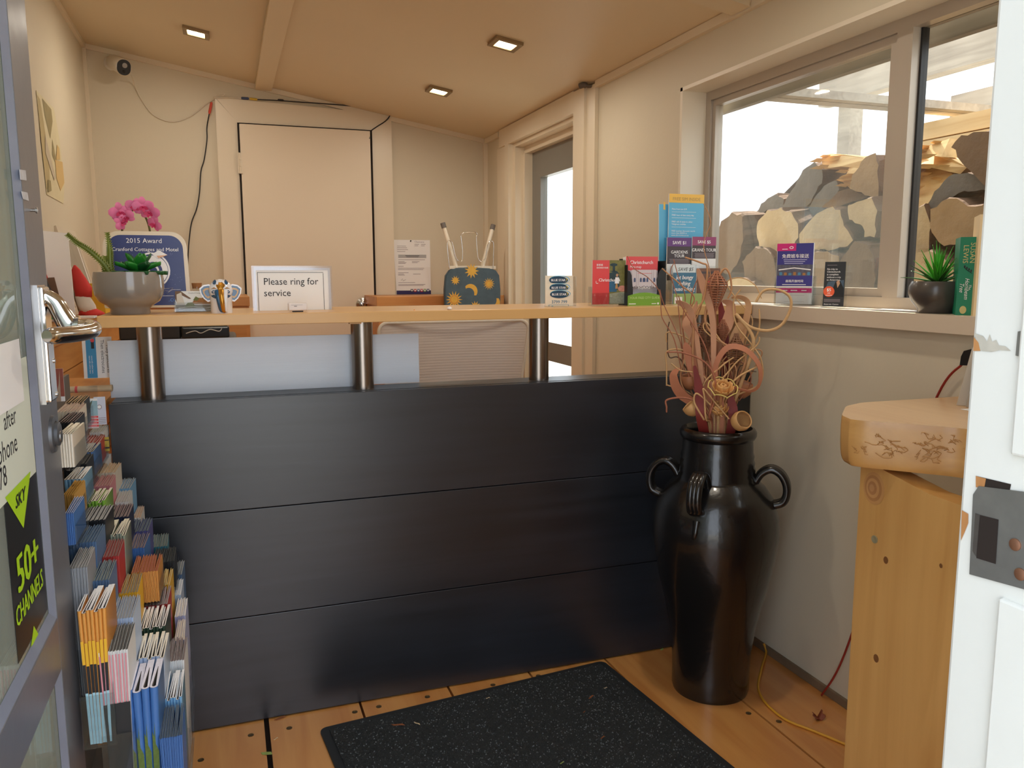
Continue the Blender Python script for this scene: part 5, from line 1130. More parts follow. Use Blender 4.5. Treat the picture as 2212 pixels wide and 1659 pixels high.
wire('power_cable', 'black cable with a red plug hanging left of the back door', [(452, 245, .026), (447, 275, .012), (447, 302, .008), (441, 345, .008), (434, 370, .008), (431, 415, .008), (425, 450, .01), (414, 480, .01), (409, 515, .012), (406, 560, .012), (404, 640, .012)], .0032, BC, 'cable', [('red_plug', (457, 221, .026), (452, 246, .026), .007, mat('plug_red', (196, 66, 44), .45))])
wire('door_cable', 'black cable along the top of the back door frame with blue and yellow plugs', [(555, 215, .03), (600, 217, .03), (640, 220, .028), (700, 224, .028), (770, 230, .028), (820, 238, .028), (840, 243, .028), (842, 250, .028), (832, 262, .028), (812, 275, .028), (800, 285, .030), (798, 300, .033)], .0032, BC, 'cable', [('blue_plug', (521, 212, .03), (538, 213, .03), .007, mat('plug_blue', (62, 76, 110), .45)), ('yellow_plug', (539, 213, .03), (556, 215, .03), .0065, mat('plug_yellow', (206, 172, 60), .45)), ('cable_joint', (600, 216, .028), (613, 217, .028), .006, BC)])
b = B(); qa = on(1252, 186, 'y', 3.25); qb = on(1283, 185, 'y', 3.2); b.tube(spline([qa, qa+(qb-qa)*.3+Vector((0, 0, .004)), qa+(qb-qa)*.6-Vector((0, 0, .002)), qb], 6), [.012]*10+[.007]*9, mat('grey_gadget', (96, 88, 80), .5), 10); tag(b.build('ceiling_sensor'), 'small dark sensor wedged above the glass door casing at the ceiling', 'sensor')
# ------------------------------------------------------------------ tall black vase in the corner
VC = Vector((1.234, 1.817, 0))
VBL = mat('black_glaze', (22, 21, 21), .27, var=.25, vs=5, bump=.16, bs=30, coat=.45)
# right direction as seen from the door, and towards the viewer
vd = Vector((VC.x, VC.y, 0)).normalized(); VR = Vector((vd.y, -vd.x, 0)); VT = -vd
va = thing('floor_vase', 'tall glossy black four-handled vase standing in the corner by the counter', 'vase', VC)
prof = [(.098, 0), (.101, .012), (.101, .06), (.103, .12), (.112, .19), (.126, .26), (.143, .33), (.155, .40), (.161, .455), (.158, .505), (.145, .55), (.122, .585), (.104, .602), (.0985, .607), (.0985, .615), (.0955, .622), (.0965, .632), (.0935, .640), (.0945, .650), (.0915, .658), (.0925, .668), (.0895, .678), (.0885, .700), (.0875, .712), (.0925, .716), (.0965, .724), (.0965, .733), (.092, .741), (.085, .743), (.079, .738), (.078, .72), (.08, .66), (.09, .6), (.13, .52), (.13, .4), (.09, .05), (0, .04)]
prof = [(r*1.05, z) for r, z in prof]
b = B(); b.lathe(prof, VBL, 96, T(*VC)); b.build('body', va)
rnd = random.Random(2)
def handle(ang, tail):
    d = VR*math.cos(ang)+VT*math.sin(ang); side = d.cross(Vector((0, 0, 1)))
    pts = [(.100, .598), (.116, .626), (.140, .640), (.164, .630), (.180, .604), (.182, .574), (.172, .552), (.145, .542)]
    b = B(); P = spline([VC+d*r+Vector((0, 0, z)) for r, z in pts], 6)
    for o in (-.010, 0, .010): b.tube([p+side*o for p in P], .0105, VBL, 10)
    if tail: b.tube(spline([VC+d*.152+Vector((0, 0, .52)), VC+d*.162+Vector((0, 0, .495)), VC+d*.165+side*.004+Vector((0, 0, .475))], 5), [.014, .013, .012, .011, .010, .010, .009, .008, .007, .006, .004], VBL, 8)
    b.build('handle', va)
for a, t in ((.12, 0), (PI/2+.30, 1), (PI+.15, 0), (-PI/2+.2, 0)): handle(a, t)
b = B(); 
for a in (.4, .62): d = VR*math.cos(PI/2+a-.5)+VT*math.sin(PI/2+a-.5); b.prism([(-.012, 0), (.012, .001), (.01, .006), (-.004, .009), (-.012, .005)], 0, .0008, mat('chipped_clay', (170, 130, 112), .8, var=.3, vs=90), card(VC+d*.0995, math.atan2(d.y, d.x)+PI/2))
b.build('chip', va)

# ------------------------------------------------------------------ dried arrangement
VZ = .742; vdep = (VC-EYE).dot(_fw)
def vp(px, py, dep=0.):
    """photo point in the upright plane through the vase axis, dep metres towards the viewer"""
    n = VT; p0 = VC+VT*dep; d = (px-1106)*_rt-(py-829.5)*_up+FOC*_fw; return EYE+d*((p0-EYE).dot(n)/d.dot(n))
S = vdep/FOC
STRAW = mat('dried_straw', (206, 166, 116), .6, var=.2, vs=40); TANS = mat('dried_tan', (184, 134, 92), .6, var=.25, vs=40); REDS = mat('dried_rust_stem', (162, 100, 74), .6, var=.25, vs=40); GREYB = mat('dried_grey_twig', (96, 74, 58), .7, var=.3, vs=40)
SALM = mat('dried_salmon_leaf', (200, 150, 118), .55, var=.22, vs=16); ORL = mat('dried_orange_leaf', (186, 120, 88), .55, var=.2, vs=16); DRED = mat('dried_dark_red', (122, 34, 28), .5, var=.3, vs=20); PALE = mat('dried_pale_leaf', (208, 164, 122), .55, var=.2, vs=16)
WICK = mat('wicker_brown', (166, 108, 78), .65, var=.25, vs=60); WICK2 = mat('wicker_dark', (128, 88, 62), .7, var=.3, vs=60)
root = VC+Vector((0, 0, .62))
def stem(pts, r, m, label, dep=0., group=None, name='dried_vine', foot=True):
    P = [vp(px, py, (dep if not isinstance(dep, (list, tuple)) else dep[i])) for i, (px, py) in enumerate(pts)]
    if foot:
        a = P[0]; j = Vector((a.x-VC.x, a.y-VC.y, 0)); j = j*min(1, .05/max(j.length, 1e-6)); P = [VC+j*.6+Vector((0, 0, .50)), VC+j+Vector((0, 0, VZ))]+P
    Q = spline(P, 7); b = B(); n = len(Q); b.tube(Q, [r*1.25*(1-.40*i/n) for i in range(n)], m, 6)
    return tag(b.build(name), label, 'dried stem', group)
VG = 'curly vine stems in the black vase'
V = [
 ([(1530, 905), (1490, 860), (1470, 820), (1480, 770), (1500, 700), (1515, 660), (1520, 620)], .0022, TANS, .02),
 ([(1555, 900), (1580, 860), (1640, 830), (1645, 780), (1620, 740), (1590, 700), (1585, 650), (1600, 625)], .0024, STRAW, .03),
 ([(1560, 905), (1600, 850), (1632, 790), (1646, 765), (1640, 755), (1625, 758)], .002, TANS, -.03),
 ([(1530, 905), (1515, 880), (1520, 830), (1560, 790), (1585, 772)], .0026, STRAW, .06),
 ([(1525, 905), (1510, 860), (1525, 820), (1500, 805), (1470, 800), (1450, 785)], .002, STRAW, .05),
 ([(1545, 905), (1540, 850), (1500, 800), (1480, 740), (1476, 690), (1500, 645), (1470, 615), (1430, 580)], .0024, TANS, -.02),
 ([(1540, 905), (1560, 850), (1575, 800), (1570, 750), (1540, 730), (1520, 710), (1530, 700), (1580, 770)], .0022, STRAW, .04),
 ([(1535, 905), (1510, 850), (1470, 776), (1445, 770), (1442, 720), (1446, 695)], .0021, GREYB, -.04),
 ([(1550, 905), (1585, 830), (1600, 790), (1620, 800), (1634, 803)], .0018, GREYB, .02),
 ([(1555, 905), (1570, 860), (1590, 810), (1585, 785), (1575, 790)], .002, TANS, .05),
 ([(1520, 905), (1500, 870), (1505, 850), (1530, 870), (1560, 900)], .0028, STRAW, .075),
 ([(1525, 905), (1522, 860), (1520, 840), (1545, 870), (1575, 905)], .0024, STRAW, .085),
 ([(1540, 905), (1570, 830), (1560, 780), (1500, 740), (1490, 702), (1530, 700)], .0018, TANS, 0.),
 ([(1535, 905), (1490, 840), (1475, 800), (1470, 740), (1435, 660), (1425, 625)], .0016, REDS, -.03),
 ([(1530, 905), (1480, 850), (1470, 790), (1455, 730), (1432, 690), (1428, 670), (1424, 630), (1400, 600), (1370, 580), (1355, 553)], .0015, REDS, 0.),
 ([(1528, 905), (1485, 830), (1475, 760), (1468, 690), (1462, 640), (1448, 590), (1458, 565)], .0015, REDS, -.05),
 ([(1532, 905), (1490, 820), (1478, 740), (1475, 690), (1480, 640), (1466, 600), (1455, 560)], .0015, REDS, .01),
 ([(1545, 905), (1530, 800), (1525, 700), (1535, 600), (1520, 530), (1535, 480), (1520, 440)], .0013, TANS, -.05),
 ([(1550, 905), (1590, 800), (1610, 740), (1625, 690), (1590, 645), (1570, 610), (1600, 600), (1630, 615), (1645, 645)], .0018, STRAW, -.05),
]
for pts, r, m, d in V: stem(pts, r, m, 'thin curly dried vine stem, one of many rising from the black vase', d, VG)
stem([(1575, 900), (1600, 830), (1628, 740), (1600, 690), (1590, 680), (1620, 706), (1660, 714), (1690, 700), (1708, 665), (1705, 640), (1680, 626), (1650, 628), (1633, 652)], .0045, STRAW, 'thick dried vine in a wide loop on the right of the black vase', .03, None, 'looped_vine')
stem([(1565, 900), (1590, 830), (1610, 770), (1560, 740), (1525, 700), (1530, 650), (1560, 585), (1575, 590), (1580, 625), (1572, 645)], .0032, TANS, 'dried vine arching over the tallest wicker cone in the black vase', .04, None, 'arched_vine')
stem([(1535, 900), (1500, 820), (1500, 690), (1520, 645), (1528, 580), (1515, 568), (1480, 556)], .003, TANS, 'brown dried vine with a bent tip in front of the tiered leaflet stand', .05, None, 'bent_vine')
rnd = random.Random(31)
for k in range(14):
    x = 1545+rnd.uniform(-14, 14); y = 900; a = rnd.uniform(-.7, .7); pts = [(x, y)]; cv = rnd.uniform(-.5, .5)
    for i in range(rnd.randint(5, 8)):
        st = 34+rnd.uniform(-6, 12); x += st*math.sin(a); y -= st*math.cos(a); a += cv+rnd.uniform(-.25, .25); cv = cv*.9+rnd.uniform(-.25, .25); x = min(1640, max(1440, x)); pts.append((x, min(890, y)))
    stem(pts, rnd.choice((.0018, .0022, .0027)), rnd.choice((STRAW, TANS, STRAW, REDS)), 'thin curly dried vine stem, one of many rising from the black vase', rnd.uniform(-.05, .08), VG)
# bundle of straight straws in the vase mouth
rnd = random.Random(8)
for k in range(22):
    x0 = rnd.uniform(1510, 1590); x1 = 1545+(x0-1545)*.6+rnd.uniform(-8, 8); dd = rnd.uniform(-.03, .06)
    stem([(x1, 925), (x0, 880+rnd.uniform(-30, 0)), (x0+rnd.uniform(-12, 12), 810+rnd.uniform(-40, 10))], .0024, rnd.choice([STRAW, TANS, REDS]), 'straight dried straw in the bundle filling the mouth of the black vase', dd, 'straws in the mouth of the black vase', 'dried_straw')
# strap leaves
def strap(pts, w, m, label, dep=.03, tw=0.):
    P = [vp(px, py, dep if not isinstance(dep, (list, tuple)) else dep[i]) for i, (px, py) in enumerate(pts)]; a = P[0]; j = Vector((a.x-VC.x, a.y-VC.y, 0)); j = j*min(1, .045/max(j.length, 1e-6))
    P = [VC+j+Vector((0, 0, VZ-.06))]+P; W_ = [w[0]]+list(w); Q = spline(P, 7); n = len(Q); ws = []; sd = []
    for i in range(n):
        f = i/(n-1)*(len(W_)-1); k = min(len(W_)-2, int(f)); ws.append(S*(W_[k]+(W_[k+1]-W_[k])*(f-k))); t = (Q[min(n-1, i+1)]-Q[max(0, i-1)]).normalized(); s0 = t.cross(VT).normalized(); q = tw*i/(n-1)
        sd.append(s0*math.cos(q)+VT*math.sin(q)*.9+VT*.15)
    b = B(); b.ribbon(Q, ws, m, sd, .0014); return tag(b.build('strap_leaf'), label, 'dried leaf')
strap([(1545, 880), (1535, 800), (1545, 740), (1570, 700), (1578, 660), (1560, 650)], (18, 26, 30, 26, 20, 4), SALM, 'broad salmon strap leaf standing in the centre behind the wicker cones', -.03, .3)
strap([(1540, 860), (1500, 800), (1485, 755), (1480, 740)], (22, 22, 18, 4), ORL, 'wide orange strap leaf leaning left above the dried flower', .04)
strap([(1525, 860), (1500, 740), (1482, 700), (1500, 670), (1505, 650)], (10, 16, 18, 12, 3), SALM, 'salmon strap leaf twisting upward on the left of the arrangement', .02, .6)
strap([(1530, 900), (1470, 850), (1455, 815), (1462, 800), (1470, 798)], (16, 22, 18, 10, 4), ORL, 'rusty strap leaf curling down on the far left of the arrangement', .03, .4)
strap([(1515, 905), (1513, 870), (1508, 830), (1500, 790)], (20, 22, 16, 5), DRED, 'dark red strap leaf standing upright at the left of the vase mouth', .075)
strap([(1560, 900), (1580, 850), (1590, 800), (1585, 740), (1600, 700), (1595, 690)], (10, 14, 16, 20, 18, 4), PALE, 'pale strap leaf standing on the right behind the small wicker cone', -.01, .4)
strap([(1560, 880), (1545, 800), (1570, 752), (1610, 755), (1640, 790), (1640, 830), (1620, 845), (1580, 835)], (8, 10, 12, 11, 9, 7, 6, 3), ORL, 'long orange strap leaf sweeping in a big loop on the right', .06, .5)
strap([(1570, 880), (1590, 780), (1612, 690), (1616, 655), (1600, 642), (1580, 643)], (8, 12, 14, 12, 10, 4), PALE, 'pale strap leaf curled over at the top right of the arrangement', -.04, .5)
strap([(1520, 860), (1505, 730), (1490, 670), (1470, 655), (1460, 652)], (8, 10, 14, 12, 6), SALM, 'salmon strap leaf curling left just above the counter shelf', .05, .5)
strap([(1540, 860), (1540, 700), (1520, 620), (1510, 590), (1507, 580)], (8, 12, 16, 10, 3), SALM, 'narrow salmon strap leaf pointing up beside the tallest wicker cone', .045, .3)
strap([(1575, 900), (1570, 800), (1562, 700), (1555, 650)], (14, 18, 18, 6), DRED, 'dark red strap leaf rising at the back of the arrangement', -.05)
strap([(1583, 905), (1582, 880), (1576, 850)], (18, 20, 8), DRED, 'short dark red strap leaf at the right of the vase mouth', .06)
# wicker cones on sticks
def cone(cx, yt, yw, yb_, w, m, label, dep=.03, tilt=0.):
    o = vp(cx, yb_, dep); H = (vp(cx, yt, dep).z-o.z); t = thing('wicker_cone', label, 'wicker cone', o, 'wicker cones in the black vase'); fw_ = (yb_-yw)/(yb_-yt); R = w/2*S; ax = (Vector((0, 0, 1))+VR*tilt).normalized()
    def pt(u, a): r = R*(u/fw_)**.8 if u < fw_ else R*(1-((u-fw_)/(1-fw_))**1.3); r = max(r, .004); return o+ax*(u*H)+VR*(r*math.cos(a))+VT*(r*math.sin(a))
    b = B(); turns = 15; n = turns*16
    b.tube([pt(.06+.92*i/n, 2*PI*turns*i/n) for i in range(n+1)], .0017, m, 5)
    b.build('coil', t)
    b = B()
    for k in range(9): b.tube([pt(u/12, 2*PI*k/9) for u in range(0, 13)], .0018, m, 5)
    b.build('ribs', t)
    b = B(); foot = VC+VR*((cx-1545)*S*.25)+Vector((0, 0, .6)); b.tube([foot, (foot+o)/2+VR*.004, o, o+ax*H*.1], .003, m, 7); b.build('stick', t)
cone(1545, 585, 615, 672, 44, WICK, 'tallest brown wicker cone, above the shelf in front of the window', .035)
cone(1524, 690, 720, 760, 38, WICK2, 'dark wicker cone left of centre, below the tallest cone', .01, -.05)
cone(1584, 720, 758, 800, 38, WICK2, 'dark wicker cone right of centre, above the dried flower', .03, .05)
cone(1560, 690, 712, 745, 26, WICK, 'small wicker cone half hidden behind the pale strap leaf', -.03)
# seed cups
GOURD = mat('gourd_tan', (206, 160, 104), .5, var=.15, vs=30); GOURD2 = mat('gourd_brown', (176, 116, 76), .55, var=.25, vs=20); INNER = mat('gourd_inner', (150, 104, 62), .7)
def cup(cx, cy, r, dirv, m, label, dep):
    o = vp(cx, cy, dep); t = thing('seed_cup', label, 'dried pod', o, 'dried seed cups in the black vase'); z = (VR*dirv[0]+Vector((0, 0, 1))*dirv[1]+VT*dirv[2]).normalized(); x = z.orthogonal().normalized(); y = z.cross(x); Mx = Matrix((x, y, z)).transposed().to_4x4(); Mx.translation = o; R = r*S
    b = B(); b.lathe([(.12*R, -1.0*R), (.55*R, -.85*R), (.9*R, -.4*R), (1.0*R, .05*R), (.92*R, .55*R), (.86*R, .6*R), (.80*R, .52*R)], m, 32, Mx); b.build('shell', t)
    b = B(); b.lathe([(.80*R, .52*R), (.84*R, .0), (.5*R, -.6*R), (0, -.7*R)], INNER, 28, Mx); b.build('hollow', t)
    b = B(); a = o-z*R; f = VC+VR*((cx-1545)*S*.3)+Vector((0, 0, VZ-.05)); b.tube(spline([f, (f+a)/2+Vector((0, 0, .01)), a], 5), .0022, TANS, 6); b.build('stalk', t)
cup(1600, 910, 20, (.55, .45, .75), GOURD, 'tan seed cup lying open towards the room on the right rim of the vase', .085)
cup(1494, 882, 17, (-.75, .75, .1), GOURD, 'tan seed cup tilted left above the left rim of the vase', .05)
cup(1602, 838, 22, (.25, .95, .1), GOURD2, 'brown seed cup facing up to the right of the dried flower', -.01)
cup(1490, 822, 20, (-.1, .9, .1), GOURD2, 'brown seed cup facing up left of the dried flower', -.01)
# dried flower with papery petals
PET = mat('papery_petal', (222, 172, 108), .6, var=.2, vs=40); PETE = mat('petal_edge', (214, 190, 112), .6, var=.15, vs=60)
def dried_flower(cx, cy, r, label, dep, wrap):
    o = vp(cx, cy, dep); t = thing('dried_flower', label, 'dried flower', o); z = (VR*.15+Vector((0, 0, 1))*.8+VT*.5).normalized(); x = z.orthogonal().normalized(); y = z.cross(x); Mx = Matrix((x, y, z)).transposed().to_4x4(); Mx.translation = o; R = r*S
    for ring, (n, tilt, ln) in enumerate(((9, .35, 1.0), (8, .75, .95), (6, 1.1, .85), (4, 1.4, .7))):
        for k in range(n):
            a = 2*PI*k/n+ring*.4; b = B()
            def fn(u, v):
                wd = .62*math.sin(PI*min(1, u*.72+.12)); q = (v-.5)*wd; e = tilt+.5*u; rad = .1+u*ln*math.cos(e); h_ = -.45+u*ln*math.sin(e)*1.1+.12*abs(v-.5)
                return (R*(rad*math.cos(a)-q*math.sin(a)), R*(rad*math.sin(a)+q*math.cos(a)), R*h_)
            b.grid(fn, 8, 5, PET, Mx); pe = b.build('petal', t); mo = pe.modifiers.new('thick', 'SOLIDIFY'); mo.thickness = .0008
    if wrap:
        for k in range(7):
            a = 2*PI*k/7; b = B(); b.tube([Mx @ Vector((R*1.05*math.cos(a+q*.5), R*1.05*math.sin(a+q*.5), R*(.1+.5*q-.25*q*q))) for q in (0, .5, 1., 1.5, 2.)], .0016, PETE, 6); b.build('straw_edge', t)
    b = B(); f = VC+Vector((0, 0, VZ-.06)); b.tube([f, o-z*R*.5], .004, TANS, 8); b.build('stalk', t)
dried_flower(1560, 842, 27, 'large papery tan dried flower in the centre of the arrangement', .085, True)
dried_flower(1552, 885, 24, 'smaller tan dried flower just above the mouth of the vase', .06, False)
# ------------------------------------------------------------------ things on the window sill
SX = 1.535
def sillpt(px, x): return Vector((x, on(px, 660, 'x', x).y, SILL))
def onsill(x, yaw, xl, yb, xr, yt):
    p0 = sillpt((xl+xr)/2, x); M, w, h = facing(p0, yaw, xl, yb, xr, yt)
    M = card((M.translation.x, M.translation.y, SILL), yaw); return M, w, h
MAGI = mat('flyer_magenta', (214, 46, 130), .4); INDI = mat('flyer_indigo', (64, 62, 142), .4, var=.04); NIGHT = mat('photo_night', (92, 92, 110), .5, var=.6, vs=130)
M, w, h = onsill(1.56, -.95, 1675, 662, 1752, 530); u = w/77.
cf = thing('flyer_holder', 'clear holder of indigo and magenta flyers on the window sill', 'leaflet holder', M.translation)
b = B(M); b.prism([(0, .004), (w, .004), (w, h), (-1*u, h)], -.008, .0, PAPER); b.rect(0, 42*u, w, h, .0004, INDI); b.rect(-1*u, h-16*u, 40*u, h, .0008, MAGI); b.disc(30*u, h-9*u, 4.5*u, 3*u, .001, WHITEI); b.disc(30*u, h-9*u, 2.8*u, 1.6*u, .0012, MAGI); b.rect(10*u, h-13*u, 22*u, h-11.5*u, .001, WHITEI)
b.text('免费班车接送', 39*u, h-31*u, 9.6*u, .001, WHITEI, None, 'CENTER', .02); 
for k in range(3): b.rect((14+k)*u, h-(36+k*4)*u, (64-k*4)*u, h-(34.6+k*4)*u, .001, mat('flyer_lilac_ink', (190, 190, 226), .5))
b.rect(0, h-70*u, w, h-46*u, .0008, NIGHT); b.flat([(4*u, h-56*u), (38*u, h-52*u), (73*u, h-56*u), (73*u, h-58.5*u), (38*u, h-54*u), (4*u, h-58.5*u)], .001, WHITEI)
for k in range(7): b.rect((6+10*k)*u, h-(69)*u, (12+10*k)*u, h-(62+k % 3)*u, .001, mat('photo_warm', (170, 120, 70), .5) if k % 2 else mat('photo_cool', (80, 140, 180), .5))
b.text('商场开放时间', 39*u, h-84*u, 6.4*u, .001, WHITEI, None, 'CENTER', .02)
for k in range(2): b.rect(13*u, h-(90+k*4)*u, 64*u, h-(88.6+k*4)*u, .001, WHITEI)
b.rect(0, h-107*u, w, h-97*u, .0008, MAGI); b.rect(6*u, h-103*u, 25*u, h-101*u, .001, WHITEI); b.rect(32*u, h-103*u, 46*u, h-101*u, .001, WHITEI); b.rect(55*u, h-103*u, 66*u, h-101*u, .001, WHITEI)
b.rect(20*u, 30*u, 60*u, 30.6*u, .0006, LN); b.rect(18*u, 8*u, 62*u, 8.4*u, .0006, LN); b.rect(18*u, 22*u, 62*u, 22.4*u, .0006, LN); b.build('flyers', cf)
b = B(M)
for a, e in (((-3*u, 0, .004), (w+3*u, 40*u, .0055)), ((-3*u, 0, -.03), (w+3*u, .002, .0055)), ((-3*u, .002, -.03), (-1.8*u, 64*u, .0055)), ((w+1.8*u, .002, -.03), (w+3*u, 64*u, .0055)), ((-3*u, .002, -.0115), (w+3*u, 90*u, -.010))): b.box(a, e, ACR)
b.build('clear_holder', cf)
M, w, h = onsill(1.55, -.95, 1776, 666, 1821, 568); u = w/45.
af = thing('flyer_holder', 'small clear holder with a black flyer and orange price spot on the sill', 'leaflet holder', M.translation)
CHAR = mat('flyer_black', (44, 46, 50), .4, var=.1); ORS = mat('price_orange', (226, 92, 52), .45); PENG = mat('photo_slate', (70, 90, 110), .5, var=.3, vs=60)
b = B(M); b.prism([(0, .003), (w, .003), (w+1.5*u, h), (2*u, h)], -.004, 0, CHAR); b.flat([(1*u, 30*u), (44*u, 30*u), (44*u, 62*u), (10*u, 58*u)], .0004, PENG); b.flat([(20*u, 24*u), (22*u, 46*u), (28*u, 62*u), (36*u, 60*u), (44*u, 44*u), (44*u, 24*u)], .0007, BLACKP); b.flat([(28*u, 58*u), (34*u, 62*u), (36*u, 54*u), (31*u, 44*u)], .0009, mat('photo_skin', (190, 150, 120), .6))
for k, t in enumerate(('No trip to', 'Christchurch', 'is complete', 'without a trip', 'to Antarctica.')): b.text(t, 7*u, h-(18+6*k)*u, 5.4*u, .0009, WHITEI, None, 'LEFT', .018 if k < 3 else .004)
b.rect(7*u, h-8*u, 28*u, h-7.2*u, .0006, LN); b.disc(13*u, 36*u, 12*u, 12*u, .0011, ORS); b.text('$5', 13*u, 36.5*u, 9.5*u, .0014, WHITEI, None, 'CENTER', .02); b.text('OFF', 13*u, 31*u, 4.*u, .0014, WHITEI, None, 'CENTER', .02); b.rect(6*u, 27*u, 20*u, 28*u, .0014, WHITEI)
for k in range(3): b.rect(3*u, (18-2.6*k)*u, 38*u, (19-2.6*k)*u, .0006, LN)
b.text('Antarctic Centre', 3*u, 6*u, 4.6*u, .0008, WHITEI, None, 'LEFT', .01); b.build('flyer', af)
b = B(M)
for a, e in (((-2*u, 0, -.02), (w+2*u, .002, .006)), ((-2*u, .002, .0045), (w+2*u, 4*u, .006)), ((-2.6*u, .002, -.02), (-1.6*u, 18*u, .006)), ((w+2*u, .002, -.02), (w+3*u, h, .006))): b.box(a, e, ACR)
b.build('clear_holder', af)
# loose papers
b = B(); a = sillpt(1920, 1.52); M = T(a.x, a.y, SILL+.0005) @ Matrix.Rotation(1.45, 4, 'Z')
b.prism([(-.10, -.03), (.11, -.028), (.11, .03), (-.09, .034)], 0, .0009, mat('dark_flyer', (84, 80, 74), .5, var=.4, vs=30)); tag(b.build('loose_paper'), 'dark printed paper lying flat on the sill beside the charcoal planter', 'paper')
b = B(); M2_ = T(a.x+.03, a.y-.02, SILL+.0016) @ Matrix.Rotation(1.6, 4, 'Z'); b.prism([(-.09, -.028), (.09, -.026), (.09, .03), (-.09, .03)], 0, .0009, PAPER, M2_); tag(b.build('loose_paper'), 'white paper lying flat on the sill over the dark one', 'paper')
# charcoal planter with spiky plant
q = sillpt(2022, 1.545); qd = (q-EYE).dot(_fw); s = qd/FOC
cp_ = thing('charcoal_planter', 'low charcoal planter with a spiky green plant on the sill', 'planter', q)
CHG = mat('charcoal_glaze', (78, 72, 68), .3, var=.12, vs=8, coat=.25)
b = B(); b.lathe([(34*s, 0), (36*s, 2*s), (37*s, 10*s), (50*s, 26*s), (56*s, 42*s), (55*s, 58*s), (50*s, 68*s), (48*s, 68*s), (49*s, 58*s), (0, 52*s)], CHG, 56, T(*q)); b.build('pot', cp_)
b = B(); b.lathe([(0, 58*s), (49*s, 57*s)], SOIL, 32, T(*q)); b.build('soil', cp_)
SPG = mat('spiky_leaf_green', (74, 160, 46), .4, var=.3, vs=30); SPG2 = mat('spiky_leaf_dark', (58, 110, 42), .45, var=.3, vs=30)
rnd = random.Random(6); c0 = q+Vector((0, 0, 60*s))
for k in range(34):
    az = 2*PI*k*.381966; el = .35+1.15*(k/34)**.8; ln = (62+34*rnd.random()*.6+18*(k/34))*s; w_ = 11*s; b = B()
    d = Vector((math.cos(az)*math.cos(el), math.sin(az)*math.cos(el), math.sin(el))); sd = Vector((-math.sin(az), math.cos(az), 0)); up = sd.cross(d)
    if (d*ln).x+c0.x > wx-.012: ln = (wx-.014-c0.x)/max(.05, d.x)
    b.grid(lambda u_, v_: c0+d*(ln*u_)-Vector((0, 0, 1))*(ln*.22*u_*u_*math.cos(el))+sd*((v_-.5)*w_*(1-u_**1.6)*(.75+.5*u_))+up*(-.5*w_*(1-u_)*(1-(2*v_-1)**2)), 8, 4, SPG if k > 10 else SPG2)
    o = b.build('leaf', cp_); mo = o.modifiers.new('thick', 'SOLIDIFY'); mo.thickness = .0012
# books at the end of the sill
def book(x0, y, t, w_, h_, m, label, draw):
    """book standing with its spine to the room corner: spine faces -Y/-X"""
    bk = thing('book', label, 'book', (x0, y, SILL), 'paperbacks at the end of the window sill'); return bk
GRNB = mat('book_green', (10, 132, 96), .4, var=.04); CRB = mat('book_cream', (232, 206, 160), .5, var=.04); PGS = mat('book_pages', (226, 214, 190), .7, var=.08, vs=160, stretch=(1, 1, .02)); GLD = mat('book_gilt', (206, 196, 130), .5)
def mkbook(xl, yb_, xr, yt, x, yaw, cover, label, draw):
    p0 = sillpt((xl+xr)/2, x); M, w, h = facing(p0, yaw, xl, yb_, xr, yt); M = card((M.translation.x, M.translation.y, SILL), yaw)
    bk = thing('book', label, 'book', M.translation, 'paperbacks at the end of the window sill')
    dpt = min(.125, .10)
    b = B(M); b.box((0, 0, -.002), (w, h, 0), cover); b.box((0, 0, -dpt), (.0012, h, -.002), cover); b.box((w-.0012, 0, -dpt), (w, h, -.002), cover); draw(b, w, h); b.build('cover', bk)
    b = B(M); b.box((.0013, .002, -dpt+.003), (w-.0013, h-.002, -.0021), PGS); b.build('pages', bk)
def bd1(b, w, h):
    b.text('SUSAN', w*.62, h*.93, w*.44, .0005, GLD, None, 'LEFT', .0, 1, -PI/2); b.text('LEWIS', w*.22, h*.90, w*.44, .0005, GLD, None, 'LEFT', .0, 1, -PI/2)
    b.text('Hornbeam', w*.44, h*.48, w*.36, .0005, WHITEI, None, 'LEFT', .0, .9, -PI/2, .35); b.text('The', w*.66, h*.40, w*.22, .0005, WHITEI, None, 'LEFT', 0, 1, -PI/2, .35); b.text('Tree', w*.14, h*.42, w*.36, .0005, WHITEI, None, 'LEFT', 0, .9, -PI/2, .35)
    b.disc(w*.42, h*.07, w*.2, w*.26, .0004, GLD)
    b.tube([(w*.3, h*.62, .0006), (w*.5, h*.58, .0006), (w*.8, h*.54, .0006)], .0006, INK, 4)
    for k in range(4): b.disc(w*(.35+.13*k), h*(.625-.018*k), w*.05, w*.09, .0006, INK, None, 10)
mkbook(2063, 687, 2100, 519, 1.512, -.75, GRNB, 'green spined paperback on the sill beside the charcoal planter', bd1)
def bd2(b, w, h): b.flat([(w*.5, h*.72), (w, h*.92), (w, h*.66)], .0004, RED); b.flat([(w*.5, h*.72), (w, h*.66), (w, h*.58)], .0006, mat('book_orange', (230, 130, 50), .5)); b.disc(w*.55, h*.12, w*.25, w*.12, .0004, INK)
mkbook(2101, 691, 2135, 472, 1.507, -.75, CRB, 'taller cream paperback at the end of the sill, beside the green one', bd2)

